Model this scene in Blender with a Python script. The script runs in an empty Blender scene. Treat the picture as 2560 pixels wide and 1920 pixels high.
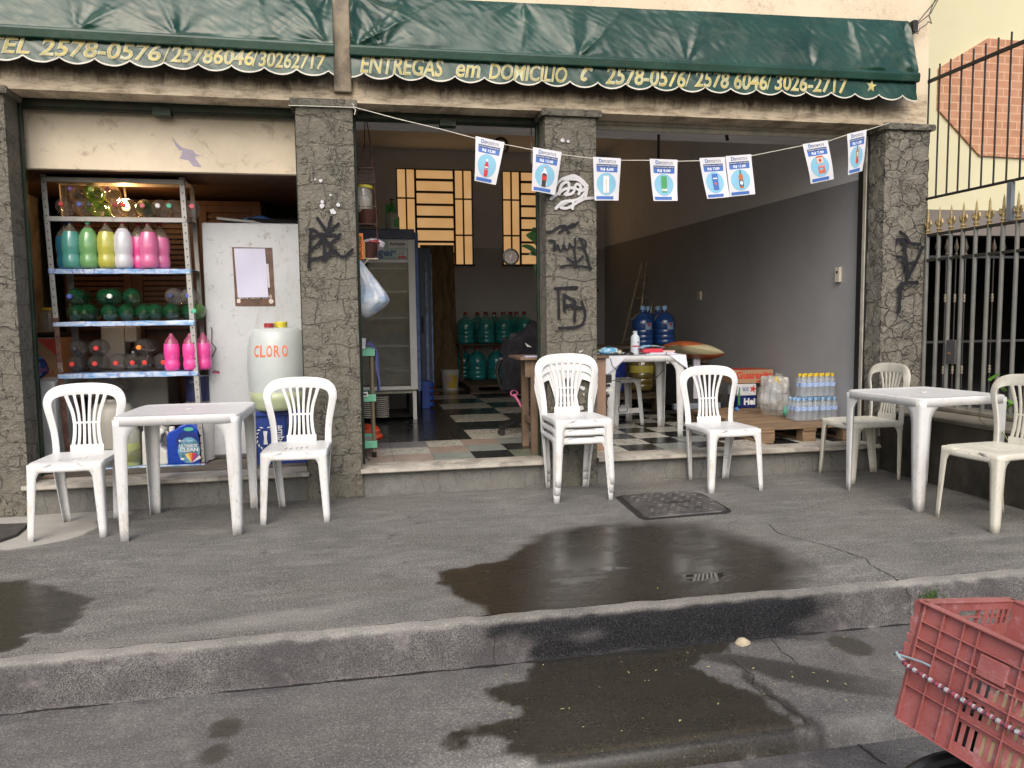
import bpy, bmesh, math, random
from mathutils import Vector, Matrix, noise
from mathutils.geometry import tessellate_polygon
sc = bpy.context.scene
C = bpy.context.scene.collection
PI = math.pi
def R_(d): return math.radians(d)
# ---------------------------------------------------------------- camera
cd = bpy.data.cameras.new("camera"); cam = bpy.data.objects.new("camera", cd); C.objects.link(cam)
sc.camera = cam
cd.sensor_width = 36.0; cd.lens = 36.0*1922.6/2560.0; cd.clip_start = 0.05; cd.clip_end = 400
_y, _p, _r = 0.1952, 0.0830, -0.0123
fw = Vector((math.sin(_y), math.cos(_y), 0)); rt = Vector((math.cos(_y), -math.sin(_y), 0)); up = Vector((0, 0, 1))
f2 = fw*math.cos(_p)-up*math.sin(_p); u2 = up*math.cos(_p)+fw*math.sin(_p)
r3 = rt*math.cos(_r)+u2*math.sin(_r); u3 = u2*math.cos(_r)-rt*math.sin(_r)
m = Matrix.Identity(4)
for i in range(3): m[i][0] = r3[i]; m[i][1] = u3[i]; m[i][2] = -f2[i]
m[0][3], m[1][3], m[2][3] = 0.0, -5.5, 1.249
cam.matrix_world = m
# ---------------------------------------------------------------- world, sun, exposure
w = bpy.data.worlds.new("World"); sc.world = w; w.use_nodes = True
nt = w.node_tree; bg = nt.nodes['Background']
sky = nt.nodes.new('ShaderNodeTexSky'); sky.sky_type = 'NISHITA'; sky.sun_disc = False
SUN_EL, SUN_AZ = 43.0, 195.0          # azimuth measured clockwise from +Y: behind the camera, a little left
sky.sun_elevation = R_(SUN_EL); sky.sun_rotation = R_(SUN_AZ)
sky.air_density = 1.0; sky.dust_density = 4.0; sky.ozone_density = 0.6
nt.links.new(sky.outputs[0], bg.inputs[0]); bg.inputs[1].default_value = 0.14
sl = bpy.data.lights.new("sun", 'SUN'); sl.energy = 1.5; sl.angle = R_(60); sl.color = (1.0, 0.955, 0.89)
sun = bpy.data.objects.new("sun", sl); C.objects.link(sun)
az, el = R_(SUN_AZ), R_(SUN_EL)
sd = Vector((math.sin(az)*math.cos(el), math.cos(az)*math.cos(el), math.sin(el)))
sun.rotation_euler = sd.to_track_quat('Z', 'Y').to_euler()
sc.view_settings.view_transform = 'Standard'; sc.view_settings.look = 'None'
sc.view_settings.exposure = 0.55; sc.view_settings.gamma = 1.0
sc.render.engine = 'CYCLES'
sc.cycles.max_bounces = 10; sc.cycles.diffuse_bounces = 6; sc.cycles.glossy_bounces = 3
sc.cycles.transmission_bounces = 6; sc.cycles.transparent_max_bounces = 12
sc.cycles.caustics_reflective = False; sc.cycles.caustics_refractive = False
sc.render.resolution_x = 1024; sc.render.resolution_y = 768
# ---------------------------------------------------------------- node helpers
class NB:
    def __init__(s, name):
        s.m = bpy.data.materials.new(name); s.m.use_nodes = True; s.t = s.m.node_tree; s.b = s.t.nodes['Principled BSDF']
        s._tc = None
    def n(s, typ, **kw):
        x = s.t.nodes.new(typ)
        for k, v in kw.items(): setattr(x, k, v)
        return x
    def l(s, a, b): s.t.links.new(a, b)
    def setv(s, inp, v):
        if hasattr(v, 'is_linked') or hasattr(v, 'links'): s.l(v, inp)
        elif isinstance(v, (tuple, list)) and len(v) == 3 and inp.type == 'RGBA': inp.default_value = (*v, 1)
        else: inp.default_value = v
    def co(s, world=False):
        if world: return s.n('ShaderNodeNewGeometry').outputs['Position']
        if s._tc is None: s._tc = s.n('ShaderNodeTexCoord')
        return s._tc.outputs['Object']
    def mapv(s, v, scale=(1, 1, 1), loc=(0, 0, 0), rot=(0, 0, 0)):
        x = s.n('ShaderNodeMapping'); s.l(v, x.inputs[0]); x.inputs['Scale'].default_value = scale
        x.inputs['Location'].default_value = loc; x.inputs['Rotation'].default_value = rot; return x.outputs[0]
    def noise(s, v, scale, detail=4, rough=.6, out='Fac'):
        x = s.n('ShaderNodeTexNoise'); s.l(v, x.inputs['Vector']); x.inputs['Scale'].default_value = scale
        x.inputs['Detail'].default_value = detail; x.inputs['Roughness'].default_value = rough; return x.outputs[out]
    def vor(s, v, scale, feature='F1', out='Distance', rnd=1.0):
        x = s.n('ShaderNodeTexVoronoi', feature=feature); s.l(v, x.inputs['Vector']); x.inputs['Scale'].default_value = scale
        x.inputs['Randomness'].default_value = rnd; return x.outputs[out]
    def ramp(s, f, stops, interp='LINEAR'):
        x = s.n('ShaderNodeValToRGB'); s.l(f, x.inputs[0]); e = x.color_ramp.elements; x.color_ramp.interpolation = interp
        while len(e) < len(stops): e.new(.5)
        for i, (p, c) in enumerate(stops):
            e[i].position = p; e[i].color = (c, c, c, 1) if isinstance(c, (int, float)) else (*c, 1)
        return x.outputs[0]
    def mix(s, f, a, b, mode='MIX'):
        x = s.n('ShaderNodeMix', data_type='RGBA', blend_type=mode); s.setv(x.inputs[0], f); s.setv(x.inputs[6], a); s.setv(x.inputs[7], b)
        return x.outputs[2]
    def math(s, op, a, b=0.0, clamp=False):
        x = s.n('ShaderNodeMath', operation=op); x.use_clamp = clamp; s.setv(x.inputs[0], a); s.setv(x.inputs[1], b); return x.outputs[0]
    def mr(s, v, a, b, c=0.0, d=1.0):
        x = s.n('ShaderNodeMapRange'); s.setv(x.inputs[0], v)
        for i, q in enumerate((a, b, c, d)): x.inputs[i+1].default_value = q
        return x.outputs[0]
    def sep(s, v):
        x = s.n('ShaderNodeSeparateXYZ'); s.l(v, x.inputs[0]); return x.outputs
    def add(s, a, b, mode='ADD'):
        x = s.n('ShaderNodeVectorMath', operation=mode); s.setv(x.inputs[0], a); s.setv(x.inputs[1], b); return x.outputs[0]
    def warp(s, v, scale, amt):
        c = s.noise(v, scale, 3, .6, 'Color'); c = s.add(c, (.5, .5, .5), 'SUBTRACT')
        x = s.n('ShaderNodeVectorMath', operation='SCALE'); s.l(c, x.inputs[0]); x.inputs['Scale'].default_value = amt
        return s.add(v, x.outputs[0])
    def bump(s, h, strength=.3, dist=.01):
        x = s.n('ShaderNodeBump'); s.l(h, x.inputs['Height']); x.inputs['Strength'].default_value = strength; x.inputs['Distance'].default_value = dist
        s.l(x.outputs[0], s.b.inputs['Normal']); return x
    def fin(s, base=None, rough=None, **kw):
        if base is not None: s.setv(s.b.inputs['Base Color'], base)
        if rough is not None: s.setv(s.b.inputs['Roughness'], rough)
        for k, v in kw.items(): s.setv(s.b.inputs[k.replace('_', ' ')], v)
        return s.m
_mc = {}
def M(name, col, rough=.5, var=.12, scale=7, bump=0, bscale=80, metal=0, trans=0, alpha=1, dirt=None, spec=.5, emis=None, es=0):
    if name in _mc: return _mc[name]
    b = NB(name); co = b.co(); f = b.noise(co, scale, 4, .6)
    dark = tuple(c*(1-var*1.6) for c in col); lite = tuple(min(1, c*(1+var)) for c in col)
    base = b.mix(b.mr(f, .3, .7), dark, lite)
    if dirt:
        dc, th, dsc, amt = dirt
        g = b.noise(b.warp(co, 3, .3), dsc, 5, .7); base = b.mix(b.math('MULTIPLY', b.mr(g, th, th+.12), amt), base, dc)
    kw = {}
    if metal: kw['Metallic'] = metal
    if trans: kw['Transmission_Weight'] = trans; kw['IOR'] = 1.25
    if alpha < 1: kw['Alpha'] = alpha
    if emis: kw['Emission_Color'] = emis; kw['Emission_Strength'] = es
    kw['Specular_IOR_Level'] = spec
    r = b.mr(b.noise(co, scale*3, 3), .3, .7, max(0, rough-.08), min(1, rough+.08))
    mm = b.fin(base, r, **kw)
    if bump: b.bump(b.noise(co, bscale, 4), bump, .004)
    _mc[name] = mm; return mm
# ---------------------------------------------------------------- mesh helpers
class MB:
    def __init__(s): s.v = []; s.f = []; s.mi = []; s.cm = 0; s.ms = []
    def m(s, mat):
        if mat not in s.ms: s.ms.append(mat)
        s.cm = s.ms.index(mat); return s
    def add(s, vs, fs, T=None):
        o = len(s.v)
        s.v += [tuple(T @ Vector(p)) if T else tuple(p) for p in vs]
        for f in fs: s.f.append(tuple(i+o for i in f)); s.mi.append(s.cm)
        return s
    def box(s, x0, x1, y0, y1, z0, z1, T=None):
        return s.add([(x, y, z) for z in (z0, z1) for y in (y0, y1) for x in (x0, x1)],
                     [(0, 2, 3, 1), (4, 5, 7, 6), (0, 1, 5, 4), (2, 6, 7, 3), (0, 4, 6, 2), (1, 3, 7, 5)], T)
    def quad(s, a, b, c, d): return s.add([a, b, c, d], [(0, 1, 2, 3)])
    def grid(s, nu, nv, fn, flip=False, skip=None, closeu=False):
        vs = [fn(i/nu, j/nv) for j in range(nv+1) for i in range(nu+(0 if closeu else 1))]
        n = nu if closeu else nu+1; fs = []
        for j in range(nv):
            for i in range(nu):
                if skip and skip(i, j): continue
                a, b, c, d = j*n+i, j*n+(i+1) % n, (j+1)*n+(i+1) % n, (j+1)*n+i
                fs.append((a, d, c, b) if flip else (a, b, c, d))
        return s.add(vs, fs)
    def tube(s, path, r, n=8, cap=True, T=None):
        P = [Vector(p) for p in path]; k = len(P); rr = r if isinstance(r, (list, tuple)) else [r]*k
        vs = []; N = None
        for i in range(k):
            t = (P[min(i+1, k-1)]-P[max(i-1, 0)]).normalized()
            if N is None: N = t.orthogonal().normalized()
            N = (N-t*N.dot(t)); N = N.normalized() if N.length > 1e-6 else t.orthogonal().normalized()
            B = t.cross(N)
            for j in range(n):
                a = 2*PI*j/n; vs.append(P[i]+(N*math.cos(a)+B*math.sin(a))*rr[i])
        fs = [(i*n+j, i*n+(j+1) % n, (i+1)*n+(j+1) % n, (i+1)*n+j) for i in range(k-1) for j in range(n)]
        if cap: fs += [tuple(range(n-1, -1, -1)), tuple((k-1)*n+j for j in range(n))]
        return s.add(vs, fs, T)
    def lathe(s, prof, n=20, T=None, cap=True, wob=None):
        vs = []
        for (r, z) in prof:
            for j in range(n):
                a = 2*PI*j/n; q = r*(wob(a, z) if wob else 1); vs.append((q*math.cos(a), q*math.sin(a), z))
        k = len(prof); fs = [(i*n+j, i*n+(j+1) % n, (i+1)*n+(j+1) % n, (i+1)*n+j) for i in range(k-1) for j in range(n)]
        if cap: fs += [tuple(range(n-1, -1, -1)), tuple((k-1)*n+j for j in range(n))]
        return s.add(vs, fs, T)
    def prism(s, poly, y0, y1, T=None):     # polygon in x,z extruded along y
        tri = tessellate_polygon([[Vector((p[0], p[1], 0)) for p in poly]]); n = len(poly)
        ar = sum(poly[i][0]*poly[(i+1) % n][1]-poly[(i+1) % n][0]*poly[i][1] for i in range(n))
        if ar < 0: poly = poly[::-1]; tri = [tuple(n-1-i for i in t) for t in tri]
        def ccw(t):
            a, b, c = (poly[i] for i in t); return t if (b[0]-a[0])*(c[1]-a[1])-(b[1]-a[1])*(c[0]-a[0]) > 0 else t[::-1]
        tri = [ccw(t) for t in tri]
        vs = [(p[0], y0, p[1]) for p in poly]+[(p[0], y1, p[1]) for p in poly]
        fs = [tuple(t) for t in tri]
        if y1 != y0: fs += [tuple(i+n for i in t[::-1]) for t in tri]+[(i, i+n, (i+1) % n+n, (i+1) % n) for i in range(n)]
        return s.add(vs, fs, T)
    def sweep(s, path, wd, th, side, n=10, T=None):   # rounded flat bar; wd (list) along side vector, th along normal
        P = [Vector(p) for p in path]; k = len(P); vs = []
        for i in range(k):
            t = (P[min(i+1, k-1)]-P[max(i-1, 0)]).normalized(); nrm = Vector(side[i] if isinstance(side, list) else side)
            sv = t.cross(nrm).normalized(); wi = wd[i] if isinstance(wd, list) else wd
            for j in range(n):
                a = 2*PI*(j+.5)/n; ca, sa = math.cos(a), math.sin(a)
                ex = .55
                x = math.copysign(abs(ca)**ex, ca)*wi/2; y = math.copysign(abs(sa)**ex, sa)*th/2
                vs.append(P[i]+sv*x+nrm*y)
        fs = [(i*n+j, i*n+(j+1) % n, (i+1)*n+(j+1) % n, (i+1)*n+j) for i in range(k-1) for j in range(n)]
        fs += [tuple(range(n-1, -1, -1)), tuple((k-1)*n+j for j in range(n))]
        return s.add(vs, fs, T)
    def ribbon(s, pts, wd, y, taper=False):           # flat painted stroke in the x,z plane at y (callable or number)
        P = [Vector((p[0], p[1])) for p in pts]
        Q = [P[0]]
        for a, b in zip(P, P[1:]):
            k = max(1, int((b-a).length/.02)); Q += [a+(b-a)*(i/k) for i in range(1, k+1)]
        for it in range(2): Q = [Q[0]]+[(Q[i-1]+Q[i]*2+Q[i+1])/4 for i in range(1, len(Q)-1)]+[Q[-1]]
        vs = []; k = len(Q); fy = y if callable(y) else (lambda a, b: y)
        for i in range(k):
            t = Q[min(i+1, k-1)]-Q[max(i-1, 0)]; t = t.normalized() if t.length > 1e-9 else Vector((1, 0)); nn = Vector((-t.y, t.x))
            wi = wd*(.85+.3*noise.noise((Q[i].x*30, Q[i].y*30, 1)))/2
            for sg in (-1, 1): q = Q[i]+nn*wi*sg; vs.append((q.x, fy(q.x, q.y), q.y))
        s.add(vs, [(2*i, 2*i+1, 2*i+3, 2*i+2) for i in range(k-1)])
        for q in (Q[0], Q[-1]):
            s.add([(q.x+wd/2*math.cos(a*PI/4), fy(q.x, q.y)-.0003, q.y+wd/2*math.sin(a*PI/4)) for a in range(8)], [tuple(range(8))])
        return s
    def disc(s, cx, cz, rx, rz, y, n=28):
        return s.add([(cx+rx*math.cos(2*PI*i/n), y, cz+rz*math.sin(2*PI*i/n)) for i in range(n)], [tuple(range(n))])
def obj(name, mb, mats=None, parent=None, smooth=False, bevel=0, solid=0, loc=None, sub=0, weld=False):
    me = bpy.data.meshes.new(name); me.from_pydata(mb.v, [], mb.f)
    ms = mb.ms or (mats if isinstance(mats, (list, tuple)) else [mats])
    for q in ms: me.materials.append(q)
    if mb.ms: me.polygons.foreach_set('material_index', mb.mi)
    if weld:
        bm = bmesh.new(); bm.from_mesh(me); bmesh.ops.remove_doubles(bm, verts=bm.verts, dist=1e-5); bmesh.ops.recalc_face_normals(bm, faces=bm.faces); bm.to_mesh(me); bm.free()
    if smooth:
        me.polygons.foreach_set('use_smooth', [True]*len(me.polygons))
        if smooth != 'all': me.set_sharp_from_angle(angle=R_(smooth if smooth is not True else 40))
    me.update()
    o = bpy.data.objects.new(name, me); C.objects.link(o)
    if parent: o.parent = parent
    if loc: o.location = loc
    if bevel:
        q = o.modifiers.new('bevel', 'BEVEL'); q.width = bevel; q.segments = 2; q.limit_method = 'ANGLE'; q.angle_limit = R_(40)
    if solid:
        q = o.modifiers.new('solid', 'SOLIDIFY'); q.thickness = solid; q.offset = 0
    if sub:
        q = o.modifiers.new('sub', 'SUBSURF'); q.levels = sub; q.render_levels = sub
    return o
def tag(o, label, cat=None, group=None, kind=None):
    if label: o['label'] = label
    if cat: o['category'] = cat
    if group: o['group'] = group
    if kind: o['kind'] = kind
    return o
def thing(name, label, cat, loc=(0, 0, 0), rz=0, group=None):
    o = bpy.data.objects.new(name, None); C.objects.link(o); o.location = loc; o.rotation_euler = (0, 0, rz); o.empty_display_size = .1
    return tag(o, label, cat, group)
def struct(name, mb, mat, **k):
    o = obj(name, mb, mat, **k); o['kind'] = 'structure'; return o
def dup(root, loc, rz=None, label=None, group=None, scale=None):
    r = root.copy(); C.objects.link(r); r.location = loc
    if rz is not None: r.rotation_euler = (root.rotation_euler[0], root.rotation_euler[1], rz)
    if label: r['label'] = label
    if group: r['group'] = group
    if scale: r.scale = scale
    for ch in list(root.children):
        c = ch.copy(); C.objects.link(c); c.parent = r
        for g in list(ch.children):
            d = g.copy(); C.objects.link(d); d.parent = c
    return r
def rotT(loc, rx=0, ry=0, rz=0, s=1):
    return Matrix.Translation(Vector(loc)) @ Matrix.Rotation(rz, 4, 'Z') @ Matrix.Rotation(ry, 4, 'Y') @ Matrix.Rotation(rx, 4, 'X') @ Matrix.Scale(s, 4)
_dg = None
def text(mb, s, x0, x1, z0, z1, y, shear=0, bold=0, res=3, fy=None, sub=0, T=None, cap=None):
    cu = bpy.data.curves.new('t', 'FONT'); cu.body = s; cu.resolution_u = res; cu.offset = bold; cu.shear = shear; cu.fill_mode = 'FRONT'
    o = bpy.data.objects.new('t', cu); C.objects.link(o); bpy.context.view_layer.update()
    me = bpy.data.meshes.new_from_object(o.evaluated_get(bpy.context.evaluated_depsgraph_get()))
    bpy.data.objects.remove(o); bpy.data.curves.remove(cu)
    if not me.vertices: return
    xs = [v.co.x for v in me.vertices]; ys = [v.co.y for v in me.vertices]
    a, b, c, d = min(xs), max(xs), min(ys), max(ys)
    if cap: c, d = cap
    if sub:
        bm = bmesh.new(); bm.from_mesh(me); sx = (x1-x0)/(b-a)
        for _ in range(3):
            e = [q for q in bm.edges if q.calc_length()*sx > sub]
            if not e: break
            bmesh.ops.subdivide_edges(bm, edges=e, cuts=1); bmesh.ops.triangulate(bm, faces=bm.faces)
        bm.to_mesh(me); bm.free()
    vs = []
    for v in me.vertices:
        X = x0+(v.co.x-a)/(b-a)*(x1-x0); Z = z0+(v.co.y-c)/(d-c)*(z1-z0); vs.append((X, fy(X, Z) if fy else y, Z))
    mb.add(vs, [tuple(p.vertices) for p in me.polygons], T); bpy.data.meshes.remove(me)
ORD = ['first', 'second', 'third', 'fourth', 'fifth', 'sixth', 'seventh', 'eighth', 'ninth', 'tenth', 'eleventh', 'twelfth', 'thirteenth', 'fourteenth', 'fifteenth', 'sixteenth']
PUD_MAIN= [(0.359, -1.783), (0.448, -1.716), (0.508, -1.708), (0.616, -1.633), (0.715, -1.625), (0.858, -1.421), (1.037, -1.228), (1.295, -1.115), (1.695, -1.149), (1.931, -1.293), (2.079, -1.579), (2.165, -1.824), (2.094, -2.085), (1.933, -2.304), (1.722, -2.428), (1.395, -2.467), (0.972, -2.477), (0.689, -2.488), (0.506, -2.421), (0.469, -2.279), (0.425, -2.155), (0.391, -1.994)]
PUD_LEFT= [(-1.761, -1.4), (-1.642, -1.428), (-1.502, -1.532), (-1.365, -1.643), (-1.23, -1.772), (-1.241, -1.832), (-1.203, -1.91), (-1.227, -2.054), (-1.251, -2.127), (-1.307, -2.139), (-1.353, -2.162), (-1.357, -2.257), (-1.393, -2.294), (-1.504, -2.299), (-1.793, -1.793), (-1.914, -1.376)]
PUD_GUT= [(0.707, -2.313), (1.018, -2.334), (1.407, -2.346), (1.71, -2.373), (1.717, -2.443), (1.501, -2.519), (1.309, -2.658), (1.363, -2.795), (1.438, -2.945), (1.472, -3.141), (1.391, -3.216), (1.224, -3.209), (0.885, -3.233), (0.724, -3.243), (0.549, -3.212), (0.451, -3.095), (0.514, -3.022), (0.408, -2.983), (0.292, -3.003), (0.234, -2.96), (0.256, -2.903), (0.388, -2.9), (0.543, -2.885), (0.54, -2.816), (0.463, -2.763), (0.458, -2.688), (0.599, -2.623), (0.662, -2.511)]
CEM= [(-2.391, 0.134), (-2.082, 0.102), (-1.725, 0.058), (-1.503, -0.043), (-1.557, -0.14), (-1.689, -0.192), (-1.632, -0.407), (-1.657, -0.587), (-1.75, -0.703), (-1.889, -0.785), (-2.006, -0.804), (-2.173, -0.795), (-2.599, 0.163)]
MH2= [(-2.34, -0.214), (-2.247, -0.217), (-2.076, -0.24), (-2.052, -0.362), (-2.038, -0.512), (-2.08, -0.623), (-2.214, -0.608)]
MH1= [(1.761, -0.454), (1.82, -0.423), (2.196, -0.407), (2.308, -0.454), (2.332, -0.516), (2.32, -0.901), (2.299, -0.975), (2.253, -1.01), (1.741, -1.038), (1.723, -0.983)]
MHLET= [(1.93, -0.73), (2.003, -0.732), (2.083, -0.718), (2.221, -0.728), (1.825, -0.737)]
CRACK1= [(2.395, -1.34), (2.348, -1.512), (2.41, -1.68), (2.469, -1.79), (2.507, -1.936), (2.527, -2.055), (2.492, -2.142), (2.482, -2.217), (2.479, -2.316), (2.461, -2.395)]
CRACK2= [(1.749, -2.491), (1.728, -2.607), (1.732, -2.689), (1.724, -2.749)]
CRACK3= [(1.476, -2.609), (1.492, -2.699), (1.501, -2.789), (1.463, -2.851), (1.458, -2.916), (1.491, -2.975), (1.494, -3.038), (1.51, -3.118), (1.506, -3.179)]
CRACK4= [(1.673, -3.184), (1.686, -3.245), (1.695, -3.341)]
SCRATCH= [(2.514, -1.293), (2.65, -1.365), (2.781, -1.51), (2.798, -1.622)]
GR1= [[(-0.257, 1.959), (-0.195, 1.866), (-0.168, 1.85)], [(-0.164, 1.966), (-0.195, 1.85)], [(-0.117, 1.922), (-0.217, 1.844)], [(-0.308, 1.882), (-0.275, 1.893), (-0.26, 1.849), (-0.141, 1.845)], [(-0.303, 1.871), (-0.311, 1.783), (-0.324, 1.628)], [(-0.309, 1.832), (-0.217, 1.85), (-0.252, 1.783), (-0.301, 1.75)], [(-0.217, 1.839), (-0.166, 1.74), (-0.244, 1.684), (-0.32, 1.678)], [(-0.108, 1.851), (-0.187, 1.773), (-0.091, 1.684), (-0.029, 1.746)], [(-0.228, 1.85), (-0.21, 1.717), (-0.239, 1.662), (-0.144, 1.74)]]
GR2= [[(1.358, 1.882), (1.4, 1.882), (1.449, 1.93), (1.486, 1.938), (1.511, 1.913), (1.566, 1.919), (1.587, 1.951)], [(1.449, 1.879), (1.504, 1.919), (1.554, 1.942)], [(1.486, 1.93), (1.523, 1.88)], [(1.375, 1.818), (1.424, 1.824), (1.393, 1.736), (1.418, 1.748), (1.436, 1.807), (1.448, 1.736), (1.473, 1.742), (1.479, 1.807), (1.491, 1.743), (1.528, 1.755), (1.522, 1.819), (1.54, 1.76), (1.577, 1.767), (1.565, 1.831)], [(1.596, 1.837), (1.646, 1.832), (1.664, 1.797), (1.633, 1.761), (1.59, 1.773)], [(1.609, 1.832), (1.658, 1.702), (1.682, 1.613)], [(1.559, 1.766), (1.571, 1.654)], [(1.509, 1.69), (1.571, 1.652), (1.623, 1.708)], [(1.46, 1.631), (1.521, 1.645), (1.682, 1.625)]]
GR2B= [[(1.416, 1.475), (1.58, 1.482)], [(1.437, 1.475), (1.442, 1.354), (1.441, 1.259)], [(1.481, 1.427), (1.485, 1.311)], [(1.486, 1.427), (1.585, 1.369), (1.48, 1.338)], [(1.486, 1.354), (1.607, 1.333)], [(1.563, 1.353), (1.56, 1.236)], [(1.613, 1.374), (1.645, 1.288), (1.628, 1.214), (1.573, 1.188), (1.441, 1.185)]]
GRW= [[(1.402, 2.132), (1.415, 2.202), (1.464, 2.261), (1.562, 2.292), (1.635, 2.253), (1.672, 2.196), (1.61, 2.124), (1.512, 2.099), (1.438, 2.063), (1.511, 2.047), (1.573, 2.089), (1.635, 2.125), (1.709, 2.132)], [(1.451, 2.156), (1.464, 2.226), (1.525, 2.251), (1.524, 2.169), (1.475, 2.145), (1.561, 2.159), (1.574, 2.24), (1.623, 2.218), (1.598, 2.159)], [(1.39, 2.12), (1.488, 2.192), (1.561, 2.205), (1.623, 2.171), (1.66, 2.219)], [(1.488, 2.261), (1.586, 2.264), (1.66, 2.207), (1.647, 2.125)], [(1.426, 2.052), (1.463, 2.099), (1.561, 2.112), (1.548, 2.053)]]
GR3= [[(4.22, 1.845), (4.277, 1.85), (4.346, 1.813), (4.423, 1.813)], [(4.278, 1.837), (4.302, 1.703), (4.326, 1.551)], [(4.444, 1.788), (4.408, 1.704), (4.335, 1.568)], [(4.225, 1.711), (4.282, 1.712), (4.321, 1.56)], [(4.233, 1.459), (4.289, 1.509), (4.405, 1.509)], [(4.26, 1.501), (4.248, 1.281)], [(4.39, 1.67), (4.284, 1.653)], [(4.237, 1.904), (4.286, 1.879), (4.326, 1.821)]]
# ================================================================ GROUND
def sdist(poly, x, y):
    ins = False; dm = 1e9; n = len(poly)
    for i in range(n):
        x1, y1 = poly[i]; x2, y2 = poly[(i+1) % n]
        if (y1 > y) != (y2 > y) and x < (x2-x1)*(y-y1)/(y2-y1)+x1: ins = not ins
        dx, dy = x2-x1, y2-y1; t = max(0, min(1, ((x-x1)*dx+(y-y1)*dy)/(dx*dx+dy*dy+1e-12)))
        d = (x-x1-t*dx)**2+(y-y1-t*dy)**2
        if d < dm: dm = d
    return math.sqrt(dm)*(1 if ins else -1)
def ss(a, b, x):
    t = max(0, min(1, (x-a)/(b-a))); return t*t*(3-2*t)
def bbx(p, x, y, m=.35): return min(q[0] for q in p)-m < x < max(q[0] for q in p)+m and min(q[1] for q in p)-m < y < max(q[1] for q in p)+m
SP = [(-.5, -2.74, .06, .075), (-.51, -2.91, .05, .06), (2.05, -2.62, .085, .11), (1.28, -3.05, .1, .03), (.28, -3.0, .05, .06)]
def wetness(x, y):
    wq = noise.noise((x*7, y*7, 0))*.05+noise.noise((x*22, y*22, 3))*.025+noise.noise((x*45, y*45, 3))*.012; v = 0
    for P_, s_ in ((PUD_MAIN, .03), (PUD_LEFT, .02), (PUD_GUT, .02)):
        if bbx(P_, x, y):
            q = sdist(P_, x, y)+wq
            s2 = s_+(.16*ss(1.3, 2.0, x)+.05*ss(-1.5, -1.2, y) if P_ is PUD_MAIN else 0)
            v = max(v, ss(-s2, s2*.5, q))
    for (cx, cy, rx, ry) in SP:
        q = 1-math.hypot((x-cx)/rx, (y-cy)/ry)+wq*4
        v = max(v, ss(-.12, .12, q)*.8)
    return v
def pool(x, y):
    q = 0
    for cx, cy, rx, ry in ((1.02, -2.02, .2, .05), (1.24, -1.9, .14, .04), (1.62, -2.12, .17, .1), (1.15, -1.75, .3, .25), (1.58, -1.95, .2, .2)):
        d = 1-math.hypot((x-cx)/rx, (y-cy)/ry)+noise.noise((x*14, y*30, 9))*.7; q = max(q, ss(.1, .55, d)*(1 if rx < .19 else .55))
    return q
XS = [-40, -20, -10, -6, -4]+[-2.8+.02*i for i in range(381)]+[5.4, 6.5, 9, 14, 25, 40]
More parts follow.
